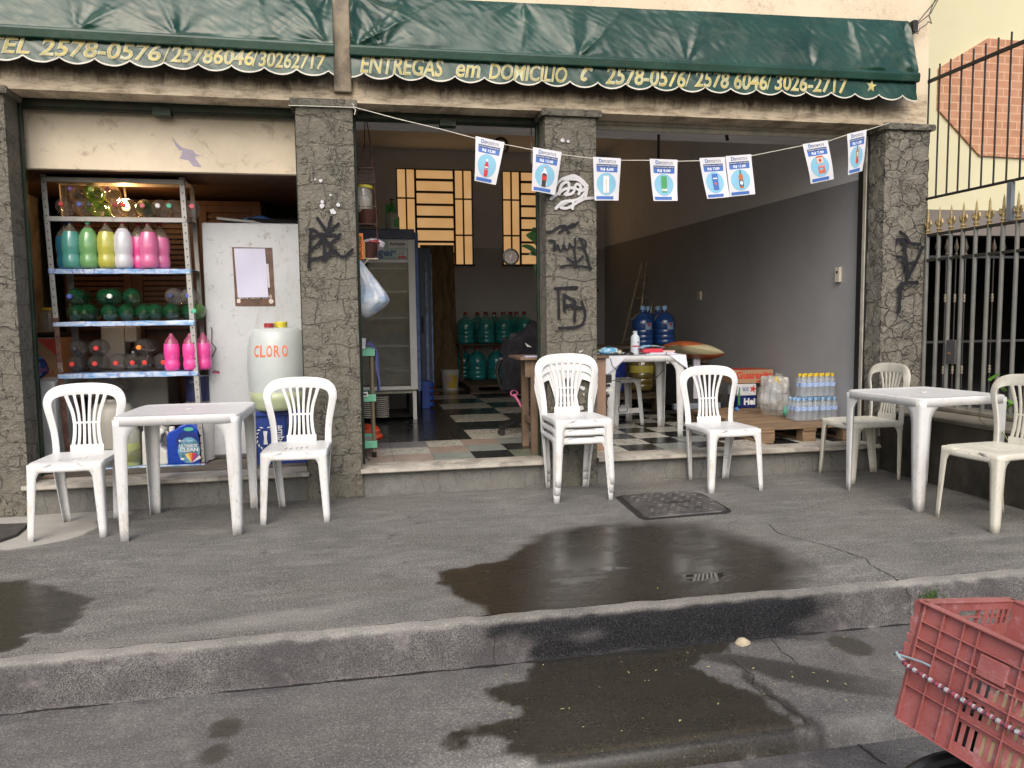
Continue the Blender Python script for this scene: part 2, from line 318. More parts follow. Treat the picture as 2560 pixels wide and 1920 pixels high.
def ground_mat():
    b = NB('worn_concrete'); co = b.co(True)
    at = b.n('ShaderNodeVertexColor'); at.layer_name = 'A'; ch = b.n('ShaderNodeSeparateColor'); b.l(at.outputs[0], ch.inputs[0]); wet, pale, dk = ch.outputs
    pw = at.outputs['Alpha']
    wco = b.warp(co, 1.2, .25)
    big = b.noise(wco, 1.3, 5, .6); mid = b.noise(b.mapv(wco, (2.2, 5, 5)), 2.2, 6, .65); fine = b.noise(co, 240, 2, .6); f2 = b.noise(co, 90, 4, .7)
    base = b.mix(b.mr(big, .36, .64), (.128, .125, .114), (.255, .248, .228))
    base = b.mix(b.mr(mid, .42, .66, 0, .65), base, (.075, .073, .07))
    base = b.mix(b.mr(b.noise(b.mapv(wco, (.7, 2.4, 1), (4, 2, 0)), 3.1, 7, .72), .50, .66, 0, .6), base, (.34, .33, .30))
    base = b.mix(b.mr(b.noise(b.mapv(wco, (.6, 1.6, 1)), 1.1, 6, .7), .5, .68, 0, .6), base, (.16, .14, .105))
    base = b.mix(b.mr(b.noise(b.mapv(co, (1, 2, 1), (1, 8, 0)), 9, 6, .8), .55, .68, 0, .6), base, (.06, .058, .055))
    base = b.mix(b.mr(f2, .38, .62, 0, .5), base, (.06, .058, .056))
    spk = b.ramp(b.vor(co, 55), [(0, 1), (.16, 0)]); spk2 = b.math('MULTIPLY', spk, b.mr(b.noise(co, 21, 2), .54, .6))
    base = b.mix(b.mr(b.noise(co, 110, 3, .85), .42, .60, .0, .75), base, (.05, .048, .046)); base = b.mix(b.mr(b.noise(b.mapv(co, (1, 1, 1), (7, 7, 7)), 120, 3, .85), .54, .66, .0, .65), base, (.50, .485, .45))
    base = b.mix(b.math('MULTIPLY', spk2, .75), base, (.62, .59, .52))
    dsp = b.ramp(b.vor(b.mapv(co, (1, 1, 1), (3, 1, 0)), 14), [(0, 1), (.07, 0)]); base = b.mix(b.math('MULTIPLY', dsp, b.mr(b.noise(co, 5, 2), .5, .62, 0, .8)), base, (.03, .028, .026))
    base = b.mix(pale, base, b.mix(b.mr(fine, .3, .7), (.30, .29, .265), (.46, .44, .40)))
    kb = b.mix(b.mr(b.noise(co, 190, 3, .9), .42, .62), (.035, .033, .034), (.22, .212, .208)); kb = b.mix(b.mr(b.noise(co, 3.5, 5, .7), .38, .62, 0, .75), kb, (.05, .045, .05)); kb = b.mix(b.mr(b.noise(b.mapv(co, (1, 1, 1), (3, 3, 3)), 8, 5, .7), .55, .7, 0, .5), kb, (.24, .225, .22))
    base = b.mix(dk, base, kb)
    wetc = b.mix(b.mr(f2, .35, .65), (.011, .0098, .0075), (.030, .0265, .0195)); wetc = b.mix(b.mr(b.noise(co, 130, 3, .8), .5, .68, 0, .8), wetc, (.07, .06, .045)); wetc = b.mix(spk2, wetc, (.26, .24, .18))
    wetk = b.mix(b.mr(b.noise(co, 190, 3, .9), .5, .66), (.007, .0075, .009), (.06, .06, .065)); wetc = b.mix(b.mr(dk, .3, .8), wetc, wetk)
    base = b.mix(wet, base, wetc)
    rough = b.mix(wet, (.86, .86, .86), b.mix(b.mr(mid, .35, .65), (.2, .2, .2), (.36, .36, .36))); rough = b.mix(b.math('MULTIPLY', dk, .85), rough, (.8, .8, .8)); rough = b.mix(pw, rough, (.04, .04, .04))
    h = b.math('ADD', b.math('MULTIPLY', fine, .35), b.math('ADD', b.math('MULTIPLY', f2, .5), b.math('MULTIPLY', big, 1.0)))
    bp = b.bump(h, .5, .006); b.setv(bp.inputs['Strength'], b.math('MULTIPLY', b.math('MULTIPLY', b.math('SUBTRACT', 1.0, pw), b.mr(wet, 0, 1, 1, .35)), .55))
    b.setv(b.b.inputs['Specular IOR Level'], b.mr(dk, .3, .8, .5, .12)); return b.fin(base, rough)
GM = ground_mat()
def sheet(name, prof, attr):
    vs = []; n = len(XS); cols = []
    for (y, z) in prof:
        for x in XS:
            dz = .004*noise.noise((x*1.1, y*1.3, 5)); dy = 0
            if name == 'kerb': dy = .009*noise.noise((x*5, z*7, 2))+.004*noise.noise((x*28, z*28, 2)); dz = dz+.004*noise.noise((x*9, y*6, 7))
            vs.append((x, y+dy, z+dz)); cols += attr(x, y, z)
    fs = [(j*n+i, j*n+i+1, (j+1)*n+i+1, (j+1)*n+i) for j in range(len(prof)-1) for i in range(n-1)]
    fs = [f[::-1] for f in fs]
    me = bpy.data.meshes.new(name); me.from_pydata(vs, [], fs); me.materials.append(GM)
    a = me.color_attributes.new('A', 'FLOAT_COLOR', 'POINT'); a.data.foreach_set('color', cols)
    me.polygons.foreach_set('use_smooth', [True]*len(fs))
    o = bpy.data.objects.new(name, me); C.objects.link(o); o['kind'] = 'structure'; return o
SMU = [(.155, -1.02, .035), (.14, -1.09, .022), (.28, -.62, .03), (.33, -.80, .025), (.02, -1.78, .02), (.2, -1.55, .03), (-1.0, -1.7, .03), (-.55, -1.2, .04), (3.1, -1.2, .03), (-.9, -.95, .03), (2.6, -1.9, .025), (.9, -.6, .03), (3.3, -1.75, .03)]
def at_walk(x, y, z):
    if x < -3 or x > 5: return [0, 0, 0, 0]
    w_ = wetness(x, y); p = 0
    if x < -1.3 and y > -1: p = ss(-.012, .012, sdist(CEM, x, y)+noise.noise((x*12, y*12, 4))*.03)*(.85+.15*noise.noise((x*9, y*9, 1)))
    e = ss(-2.37, -2.43, y+noise.noise((x*3, 1, 1))*.02)*(.45+1.1*noise.noise((x*4, y*12, 3)))*(1-w_*.6)
    p = max(p, max(0, e)*.55, .0)
    p = max(p, .22*ss(.0, .5, noise.noise((x*1.2, y*5, 8)))*ss(-1.6, -2.2, y))
    d = ss(-.1, .03, y)*.6*(.5+noise.noise((x*6, y*9, 2)))
    for (cx, cy, r) in SMU:
        q = math.hypot(x-cx, (y-cy)*.7); d = max(d, 1.6*ss(1.0, .2, q/r+noise.noise((x*40, y*40, 1))*.8)) if q < 3*r else d
    return [w_, max(0, p), max(0, d)*.5, pool(x, y)*w_]
def at_kerb(x, y, z):
    k = ss(-.002, -.020, z+noise.noise((x*14, 3, z*20))*.008)
    w1 = ss(.42, .56, x+noise.noise((x*9, z*20, 1))*.12+(z+.02)*1.2)*(1-ss(1.95, 2.25, x+noise.noise((x*9, z*20, 4))*.12-(z+.02)*1.0))
    hole = ss(.02, .25, noise.noise((x*3.1, z*9, 12))+.25*ss(1.1, .6, x)); w1 *= 1-.85*hole*ss(-.05, -.1, z)*(1-ss(1.0, 1.15, x))
    e = (1-k)*(.6+.8*noise.noise((x*5, z*5, 3)))
    return [max(0, min(1, w1*(.15+.85*k))), max(0, e)*.6*(1-w1*.35), k*.95, 0]
def at_gut(x, y, z):
    if x < -3 or x > 5: return [0, 0, 0, 0]
    w_ = wetness(x, y); e = ss(-3.10, -3.16, y+noise.noise((x*3, 1, 1))*.03)*(.35+.9*noise.noise((x*6, y*9, 3)))*(1-w_*.4)
    d = max((.38+.25*noise.noise((x*1.3, y*2, 5))+.22*ss(.8, 1.8, x))*(1-w_), ss(-2.56, -2.49, y)*.8*(.5+noise.noise((x*7, y*9, 2))))
    # thin channels of wet run off to the right of the puddle
    ch = noise.noise((x*3.2+y*5, y*2.2, 20)); ch = ss(.10, .22, ch)*ss(1.25, 1.4, x)*ss(2.1, 1.75, x)*.75; ch = max(ch, .8*ss(.035, .01, abs((x-1.50)-(-.02)*0+.16*(y+2.95)+noise.noise((y*9, 1, 1))*.04))*ss(-2.65, -2.8, y))
    return [max(w_*.97, ch), max(0, e)*.5, max(0, d), 0]
def at_low(x, y, z): return [ss(-.1, .2, noise.noise((x*1.5, y*2, 31)))*.7*ss(1.9, 1.4, x), 0, ss(-.19, -.21, z)*.8, 0]
ys = lambda a, b_, st: [a+(b_-a)*i/max(1, round(abs(b_-a)/st)) for i in range(max(1, round(abs(b_-a)/st))+1)]
sheet('sidewalk', [(.4, 0)]+[(y, 0) for y in ys(.06, -2.36, .02)], at_walk)
sheet('kerb', [(-2.36, 0), (-2.39, -.0005), (-2.408, -.002), (-2.42, -.006), (-2.430, -.013), (-2.437, -.023), (-2.4405, -.034), (-2.446, -.05)]+[(-2.446-.022*(i/6), -.05-.118*(i/6)) for i in range(1, 7)]+[(-2.475, -.173)], at_kerb)
sheet('gutter', [(y, -.172-.008*(-2.475-y)/.65) for y in ys(-2.475, -3.12, .02)]+[(-3.15, -.183), (-3.17, -.19), (-3.182, -.205), (-3.19, -.225), (-3.196, -.252)], at_gut)
sheet('road', [(y, -.252) for y in ys(-3.196, -3.9, .04)]+[(-5, -.254), (-8, -.26), (-14, -.27), (-40, -.3), (-90, -.3)], at_low)
MD = M('crack_dark', (.012, .011, .010), .9, 0)
def crack(pts, z, wd=.0045):
    mb = MB(); Q = []
    for (a, b_) in zip(pts, pts[1:]):
        for i in range(6):
            t = i/6; x = a[0]+(b_[0]-a[0])*t; y = a[1]+(b_[1]-a[1])*t; Q.append((x+noise.noise((x*60, y*60, 1))*.012, y+noise.noise((x*60, y*60, 9))*.012))
    vs = []
    for i, q in enumerate(Q):
        t = Vector(Q[min(i+1, len(Q)-1)])-Vector(Q[max(i-1, 0)]); t.normalize(); n_ = Vector((-t.y, t.x))*wd/2*(.5+abs(noise.noise((q[0]*40, q[1]*40, 3)))*2)
        zz = z+.004*noise.noise((q[0]*1.1, q[1]*1.3, 5))+.0025
        vs += [(q[0]-n_.x, q[1]-n_.y, zz), (q[0]+n_.x, q[1]+n_.y, zz)]
    mb.add(vs, [(2*i, 2*i+1, 2*i+3, 2*i+2) for i in range(len(Q)-1)]); return struct('crack', mb, MD)
crack(CRACK1, 0); crack(CRACK2, -.174); crack(CRACK3, -.176); crack(CRACK4, -.252, .012)
for x_ in (.51, 1.63, 2.46):
    mb = MB(); pts = [(x_+noise.noise((z*40, x_, 1))*.008, z) for z in [-.012-.15*i/10 for i in range(11)]]
    vs = []
    for (px, pz) in pts:
        py = -2.455-.026*max(0, (-pz-.05)/.118)-(.0 if pz < -.04 else -.02); wd = .001+.0025*abs(noise.noise((pz*30, x_, 5)))
        vs += [(px-wd, py-.006, pz), (px+wd, py-.006, pz)]
    mb.add(vs, [(2*i, 2*i+2, 2*i+3, 2*i+1) for i in range(10)]); struct('crack', mb, MD)
mb = MB(); mb.add([(x, -2.462+.004*noise.noise((x*20, 1, 1)), -.1685+.003*noise.noise((x*11, 2, 2))) for x in ys(-2.6, 4, .03)]+[(x, -2.480+.012*noise.noise((x*9, 3, 1)), -.1715) for x in ys(-2.6, 4, .03)], [(i, i+221, i+222, i+1) for i in range(220)])
struct('gutter_joint', mb, MD)
# litter: tiny leaves and seeds
random.seed(5); mb = MB(); lm1 = M('leaf_litter', (.34, .31, .14), .7, .3)
for i in range(110):
    r = random.random()
    if r < .5: x, y, z = random.uniform(.4, 2.4), random.uniform(-3.1, -2.5), -.176
    elif r < .8: x, y, z = random.uniform(-1.4, 3.2), random.uniform(-2.3, -.6), .003
    else: x, y, z = random.uniform(.9, 2.2), random.uniform(-3.8, -3.25), -.25
    a = random.uniform(0, PI); l = random.uniform(.003, .011); q = l*random.uniform(.25, .5); z += .004+.004*noise.noise((x*1.1, y*1.3, 5))
    ca, sa = math.cos(a), math.sin(a); mb.add([(x+ca*l, y+sa*l, z), (x-sa*q, y+ca*q, z+.002), (x-ca*l, y-sa*l, z), (x+sa*q, y-ca*q, z+.001)], [(0, 1, 2, 3)])
tag(obj('leaf_litter', mb, lm1), 'tiny pale yellow leaf bits scattered on the wet concrete', 'leaf litter', kind='stuff')
mb = MB(); sm_ = M('pale_stone', (.42, .36, .25), .9, .2)
mb.lathe([(0.001, 0), (.036, .002), (.033, .012), (.018, .026), (.002, .032)], 9, rotT((1.606, -2.50, -.178)), wob=lambda a, z: 1+.3*noise.noise((math.cos(a)*2, math.sin(a)*2, z*40)))
tag(obj('stone', mb, sm_, smooth=True), 'small beige lump of rubble lying against the foot of the kerb', 'stone')
# ================================================================ MANHOLES
iron = M('cast_iron', (.085, .08, .078), .5, .25, 12, .3, 120, metal=.3, dirt=((.16, .15, .14), .5, 5, .5))
def manhole(poly, label, let):
    t = thing('manhole_cover', label, 'manhole cover', (0, 0, .002)); n = len(poly)
    cx = sum(p[0] for p in poly)/n; cy = sum(p[1] for p in poly)/n
    def ring(s_, z): return [(cx+(p[0]-cx)*s_, cy+(p[1]-cy)*s_, z) for p in poly]
    mb = MB(); mb.add(ring(1.10, .0015)+ring(1.0, .0045), [(i, (i+1) % n, n+(i+1) % n, n+i) for i in range(n)][::1]); obj('frame', mb, MD, t)
    mb = MB(); mb.add(ring(.985, .004)+ring(.975, .012), [(i, (i+1) % n, n+(i+1) % n, n+i) for i in range(n)]+[tuple(range(n, 2*n))])
    if let:
        k = 0
        for i in range(15):
            for j in range(15):
                x = cx-.33+i*.046+(j % 2)*.023; y = cy-.32+j*.045
                if sdist(poly, x, y) > .035 and abs(math.hypot(x-cx-.2, y-cy)) > .06 and abs(math.hypot(x-cx+.22, y-cy)) > .06 and not (abs(y-cy) < .03 and abs(x-cx) < .12):
                    a = .5 if (i+j) % 2 else -.5; d = Vector((math.cos(a)*.015, math.sin(a)*.015, 0)); e = Vector((-d.y, d.x, 0))*.24
                    c0 = Vector((x, y, .012)); mb.add([c0-d-e, c0+d-e, c0+d+e, c0-d+e]+[c0-(d+e)*.7+Vector((0, 0, .003)), c0+(d-e)*.7+Vector((0, 0, .003)), c0+(d+e)*.7+Vector((0, 0, .003)), c0-(d-e)*.7+Vector((0, 0, .003))], [(4, 5, 6, 7), (0, 1, 5, 4), (1, 2, 6, 5), (2, 3, 7, 6), (3, 0, 4, 7)])
        for dx in (.2, -.22): mb.lathe([(.055, 0), (.055, .003), (.001, .0035)], 18, rotT((cx+dx, cy, .012)), cap=False)
    obj('lid', mb, iron, t)
    if let:
        mb = MB(); text(mb, 'LIGHT', -.1, .1, -.02, .02, 0); mb.v = [(v[0]+cx, cy+v[2], .0135) for v in mb.v]; obj('lettering', mb, MD, t)
manhole(MH1[::-1] if sum(MH1[i][0]*MH1[(i+1) % len(MH1)][1]-MH1[(i+1) % len(MH1)][0]*MH1[i][1] for i in range(len(MH1))) < 0 else MH1, 'rounded square iron manhole cover with raised tread beside the chair stack', True)
manhole(MH2[::-1], 'plain dark cover set in pale cement patch at far left of the sidewalk', False)
# ================================================================ SHOP BUILDING
def stone_mat(name, sc_, c1, c2, dark, bs=.5, mort=.05, blocks=True):
    b = NB(name); co = b.co(True); wv = b.warp(b.warp(co, 2.6, .16), 11, .035)
    n1 = b.noise(co, 11, 6, .72); n2 = b.noise(co, 60, 4, .7)
    if blocks:
        sp_ = b.sep(wv); cb = b.n('ShaderNodeCombineXYZ'); b.l(b.math('ADD', sp_[0], sp_[1]), cb.inputs[0]); b.l(sp_[2], cb.inputs[1])
        br = b.n('ShaderNodeTexBrick'); b.l(cb.outputs[0], br.inputs[0]); br.inputs['Scale'].default_value = 1.0; br.offset = .37; br.squash = .6; br.squash_frequency = 3
        br.inputs['Brick Width'].default_value = .21; br.inputs['Row Height'].default_value = .155; br.inputs['Mortar Size'].default_value = .0045; br.inputs['Mortar Smooth'].default_value = .4
        br.inputs['Color1'].default_value = (.25, .25, .25, 1); br.inputs['Color2'].default_value = (.75, .75, .75, 1)
        j1 = b.math('MULTIPLY', br.outputs['Fac'], b.mr(b.noise(co, 3.5, 3), .40, .55)); bw = b.n('ShaderNodeRGBToBW'); b.l(br.outputs[0], bw.inputs[0]); cellv = bw.outputs[0]
    else:
        vv = b.mapv(wv, (1, 1, 1.25)); d = b.vor(vv, sc_, 'DISTANCE_TO_EDGE'); j1 = b.math('MULTIPLY', b.mr(d, 0, mort*.6, 1, 0), b.mr(b.noise(co, 5, 3), .35, .5))
        bw = b.n('ShaderNodeRGBToBW'); b.l(b.vor(vv, sc_, 'F1', 'Color'), bw.inputs[0]); cellv = bw.outputs[0]
    # chisel wrinkles: thin contour lines of warped noise
    w1 = b.math('ABSOLUTE', b.math('SUBTRACT', b.noise(b.warp(co, 7, .08), 7.5, 3, .55), .5)); wr = b.math('MULTIPLY', b.mr(w1, 0, .012, 1, 0), b.mr(b.noise(co, 6.5, 3), .46, .56))
    w2 = b.math('ABSOLUTE', b.math('SUBTRACT', b.noise(b.mapv(b.warp(co, 9, .08), (1, 1, 1), (5, 3, 2)), 16, 3, .6), .5)); wr2 = b.math('MULTIPLY', b.mr(w2, 0, .02, .7, 0), b.mr(b.noise(b.mapv(co, (1, 1, 1), (9, 0, 0)), 5, 3), .5, .6))
    ck = b.math('MAXIMUM', j1, b.math('MAXIMUM', wr, wr2), True)
    base = b.mix(b.mr(n1, .3, .7), c1, c2); base = b.mix(b.mr(n2, .35, .65, 0, .3), base, tuple(c*.55 for c in c1)); base = b.mix(b.mr(cellv, .2, .8, 0, .22), base, tuple(c*.6 for c in c1))
    base = b.mix(b.mr(b.noise(co, 1.7, 4), .45, .65, 0, .3), base, (.17, .165, .15))
    base = b.mix(b.math('MULTIPLY', ck, .62), base, dark)
    h = b.math('SUBTRACT', b.math('ADD', b.math('MULTIPLY', n1, 1.1), b.math('MULTIPLY', n2, .3)), b.math('MULTIPLY', ck, .55))
    h = b.math('ADD', h, b.math('MULTIPLY', cellv, .35)); b.bump(h, bs, .04); return b.fin(base, .88)
PIL = stone_mat('painted_stone_cladding', 6.5, (.15, .14, .11), (.245, .23, .185), (.035, .032, .026), .95)
PIL3 = stone_mat('rough_stone_cladding', 7.5, (.18, .17, .14), (.31, .29, .245), (.035, .03, .025), 1.0, .06, False)
RIS = stone_mat('grey_riser_stone', 4, (.13, .128, .12), (.2, .197, .185), (.07, .068, .062), .25, .02)
def facade_mat():
    b = NB('stained_cream_render'); co = b.co(True); s_ = b.sep(co)
    n1 = b.noise(co, 1.6, 5, .6); base = b.mix(b.mr(n1, .3, .7), (.60, .50, .36), (.70, .60, .45))
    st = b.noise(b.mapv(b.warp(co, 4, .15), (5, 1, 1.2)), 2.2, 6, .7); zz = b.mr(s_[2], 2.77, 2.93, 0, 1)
    lo = b.mr(s_[2], 2.95, 3.0, 1, 0); dark_band = b.math('MULTIPLY', b.mr(b.math('ADD', b.math('MULTIPLY', zz, .62), st), .60, .90), lo)
    rx = b.mr(s_[0], 3.95, 4.25, 1, .12); dark_band = b.math('MULTIPLY', dark_band, rx)
    base = b.mix(b.math('MULTIPLY', dark_band, .93), base, (.035, .028, .02))  # streaky dark band on the lintel, stronger upwards to the valance
    grime = b.math('MULTIPLY', b.mr(b.noise(b.mapv(co, (2, 1, 9)), 2.5, 6, .75), .44, .62, 0, .8), lo); base = b.mix(grime, base, (.20, .15, .095))
    sp = b.math('MULTIPLY', b.mr(b.noise(co, 22, 6, .85), .50, .60), b.math('MULTIPLY', b.mr(b.noise(co, 2.2, 3), .42, .6), b.mr(s_[2], 3.3, 3.6))); base = b.mix(b.math('MULTIPLY', sp, .6), base, (.16, .13, .1))
    b.bump(b.noise(co, 35, 5, .7), .25, .01); return b.fin(base, .9)
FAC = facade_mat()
cream = M('cream_panel_paint', (.66, .57, .43), .6, .10, 2, .08, 30, dirt=((.36, .28, .19), .56, 9, .7))
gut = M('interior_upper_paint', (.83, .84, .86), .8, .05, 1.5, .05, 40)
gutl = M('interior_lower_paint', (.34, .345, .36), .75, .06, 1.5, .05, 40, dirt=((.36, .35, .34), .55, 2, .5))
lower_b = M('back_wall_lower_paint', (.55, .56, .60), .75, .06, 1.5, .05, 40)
ceilm = M('soffit_paint', (.84, .84, .85), .8, .04, 2)
brown = M('dark_brown_board', (.06, .028, .014), .6, .2, 3, .1, 40)
marble = M('worn_marble_sill', (.37, .345, .30), .5, .2, 5, .15, 60, dirt=((.16, .14, .115), .5, 6, .7))
sgreen = M('green_shutter_metal', (.012, .028, .014), .45, .3, 9, .1, 50, metal=.3, dirt=((.03, .025, .02), .5, 5, .7))
steelw = M('old_shutter_guide', (.42, .40, .34), .6, .2, 9, .1, 50)
paint_blk = M('black_spray_paint', (.022, .022, .026), .9, .15, spec=.1)
paint_wht = M('white_spray_paint', (.5, .5, .52), .7, .1)
B = thing('shop_building', 'ground floor shop building with cream lintel and open bays between stone clad pillars', 'building')
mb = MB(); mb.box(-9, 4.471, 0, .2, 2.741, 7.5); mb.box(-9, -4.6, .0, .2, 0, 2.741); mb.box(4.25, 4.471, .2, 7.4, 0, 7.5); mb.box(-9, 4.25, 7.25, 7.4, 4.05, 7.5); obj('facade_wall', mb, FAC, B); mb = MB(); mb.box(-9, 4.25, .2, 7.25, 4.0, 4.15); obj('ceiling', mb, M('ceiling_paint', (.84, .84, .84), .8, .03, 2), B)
mb = MB(); mb.box(-.12, -.002, -.045, -.001, 2.80, 7.2); obj('post', mb, M('grey_post_render', (.30, .255, .19), .9, .2, 6, .2, 40, dirt=((.13, .11, .09), .45, 4, .7)), B, bevel=.006)
# side walls and back walls
XW = 4.15
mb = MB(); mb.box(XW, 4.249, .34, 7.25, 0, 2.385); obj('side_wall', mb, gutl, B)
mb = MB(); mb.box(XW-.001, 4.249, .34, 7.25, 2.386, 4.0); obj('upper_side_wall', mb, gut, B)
for o in list(bpy.data.objects):
    if o.name in ('side_wall', 'upper_side_wall'):
        for v in o.data.vertices:
            if 2.3 < v.co.z < 2.45: v.co.z += (v.co.y-.34)*.0125
mb = MB(); mb.box(XW-.012, XW+.03, .315, .339, .21, 2.80); obj('wall_edge_strip', mb, cream, B)
YB = 7.2
wins = [(.655, 1.891, 2.157, 3.70), (2.383, 3.62, 2.157, 3.70)]
def wall_holes(x0, x1, z0, z1, holes):
    mb = MB(); xs = sorted({x0, x1}|{h[0] for h in holes}|{h[1] for h in holes}); zs = sorted({z0, z1}|{h[2] for h in holes}|{h[3] for h in holes})
    for a, b_ in zip(xs, xs[1:]):
        for c, d in zip(zs, zs[1:]):
            if any(h[0] <= a and b_ <= h[1] and h[2] <= c and d <= h[3] for h in holes): continue
            if not (z0 <= c and d <= z1): continue
            mb.box(a, b_, YB, YB+.1, c, d)
    return mb
HC = [(h[0], h[1], max(h[2], 2.44), h[3]) for h in wins]
obj('upper_back_wall', wall_holes(-.3, XW, 2.44, 4.0, HC), gut, B, weld=True)
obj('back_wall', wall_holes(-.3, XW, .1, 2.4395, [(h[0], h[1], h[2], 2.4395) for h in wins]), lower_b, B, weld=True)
mb = MB(); mb.box(-.3, -.12, .2, 7.25, 0, 4.0); mb.box(-2.9, -.3, 2.75, 2.85, 0, 2.4); obj('partition_wall', mb, M('partition_paint', (.7, .69, .66), .8, .1, 2), B)
mb = MB(); mb.box(-2.75, -2.60, .15, 2.75, 0, 2.4); obj('left_inner_wall', mb, M('dingy_wall', (.24, .215, .17), .85, .25, 4, .2, 40, dirt=((.1, .09, .075), .5, 3, .8)), B)
mb = MB(); mb.box(-9, -2.75, .4, .5, 0, 2.74); obj('left_blind_wall', mb, brown, B)
mb = MB(); mb.box(-2.6, -.3, .36, 2.75, 2.312, 2.36); obj('low_ceiling', mb, brown, B)
mb = MB(); mb.box(-2.26, -.385, .30, .35, 2.305, 2.735); mb.box(-2.6, -2.262, .30, .35, 2.305, 2.735); obj('fascia_panel', mb, cream, B, bevel=.004)
mb = MB(); lav = M('peeled_lavender_paint', (.36, .32, .40), .7, .1)
mb.prism([(-1.235, 2.55), (-1.2, 2.50), (-1.17, 2.47), (-1.10, 2.455), (-1.08, 2.43), (-1.05, 2.42), (-1.09, 2.41), (-1.045, 2.34), (-1.10, 2.345), (-1.13, 2.385), (-1.19, 2.395), (-1.17, 2.43), (-1.21, 2.48)], .2985, .2999); obj('peeled_patch', mb, lav, B)
mb = MB(); wh = M('torn_paper', (.6, .55, .47), .8, .15)
for i in range(26):
    random.seed(i+40); x = random.uniform(-1.75, -.5); z = random.uniform(2.33, 2.70) if i > 12 else random.uniform(2.62, 2.70); a = random.uniform(.006, .03); h_ = random.uniform(.004, .02)
    mb.prism([(x, z), (x+a, z+h_*.2), (x+a*.8, z+h_), (x+a*.1, z+h_*.8)], .2978, .2998)
obj('paper_scrap', mb, wh, B)
mb = MB(); mb.box(-9, XW, .2, 1.10, 2.851, 2.95); obj('soffit', mb, ceilm, B)
mb = MB(); mb.box(-.3, XW, 1.1005, 1.2, 2.85, 4.0); obj('soffit_beam', mb, gut, B)
# floor: terrazzo tiles
dkt = M('black_floor_tile', (.018, .019, .021), .22, .2, 9, .02, 60, dirt=((.06, .058, .05), .52, 5, .5)); wht = M('cream_floor_tile', (.42, .41, .36), .3, .1, 9, .02, 60, dirt=((.2, .18, .14), .55, 6, .5))
pkt = M('pink_floor_tile', (.30, .24, .205), .35, .12, 9); grt = M('green_floor_tile', (.22, .245, .225), .35, .12, 9); olt = M('olive_floor_tile', (.13, .15, .11), .35, .12, 9); bgt = M('slate_floor_tile', (.17, .17, .18), .35, .12, 9); grout = M('tile_grout', (.05, .045, .04), .9)
mb = MB(); mb.m(grout).box(-2.75, XW, .215, 7.25, .1, .2)
def tile(x0, x1, y0, y1, mt): mb.m(mt).box(x0+.0015, x1-.0015, y0+.0015, y1-.0015, .2002, .203)
PT = [[pkt, grt, dkt, olt, dkt], [wht, pkt, grt, dkt, olt], [bgt, wht, pkt, grt, olt]]
for r in range(3):
    for c in range(-1, 5):
        x0 = .231+c*.3075; tile(x0, x0+.3075, .24+r*.316, .24+(r+1)*.316, ([pkt, wht, bgt][r] if c < 0 else PT[r][c] if c < 4 else pkt))
for r in range(11):
    y0 = 1.19+r*.585+(r > 1)*.02
    if y0 > 7.1: break
    for c in range(-2, 6):
        x0 = .958+c*.595
        if x0+.595 > 4.15: continue
        if x0 >= 2.0: continue
        tile(max(x0, -.12), x0+.595, y0, min(y0+.585, 7.2), wht if (c == 0 and r % 2 == 0) or (c % 2 == 1 and c > 0 and r % 2 == 1) else dkt)
for i in range(-2, 7):
    for j in range(0, 22):
        x0 = 2.075+i*.298; y0 = .215+j*.308
        if x0 < 2.14-.3*2 and j > 2: continue
        if y0 > 7 or x0 > 4.1 or (x0 < 2.05 and j > 3) or x0 < 1.75: continue
        tile(x0, min(x0+.298, 4.15), y0, y0+.308, dkt if (i+j) % 2 == 0 else (grt if (i*7+j*5) % 6 == 1 else wht))
mb.m(wht); obj('floor', mb, None, B)
mb = MB(); mb.m(M('left_bay_floor', (.10, .085, .065), .8, .3, 6, .3, 30, dirt=((.2, .18, .14), .5, 5, .6))).box(-2.6, -.38, .12, 2.75, .18, .2035); obj('left_bay_floor', mb, None, B)
# risers and sills
def sill(x0, x1, seed, label):
    mb = MB(); n = 40
    def f(u, v):
        x = x0+(x1-x0)*u; e = .006*noise.noise((x*6, seed, 1))+.003*noise.noise((x*25, seed, 2))
        return [(x, .225, .2045), (x, -.022+e, .2045), (x, -.030+e, .199), (x, -.032+e, .182), (x, -.026+e, .175), (x, .0, .1745)][round(v*5)]
    mb.grid(n, 5, f, flip=False)
    for X in (x0, x1): mb.add([(X, .225, .2045), (X, -.022, .2045), (X, -.03, .199), (X, -.03, .176), (X, .225, .1745)], [(0, 1, 2, 3, 4)])
    return tag(obj('doorstep', mb, marble, B, smooth=35), label)
sill(-2.19, -.37, 1, 'worn marble doorstep of the left bay behind the white table'); sill(-.014, 1.345, 2, 'chipped marble doorstep of the middle bay'); sill(1.742, 4.125, 3, 'long marble doorstep of the right bay')
mb = MB(); mb.box(-9, 4.11, .03, .22, -.3, .174); obj('riser', mb, RIS, B)
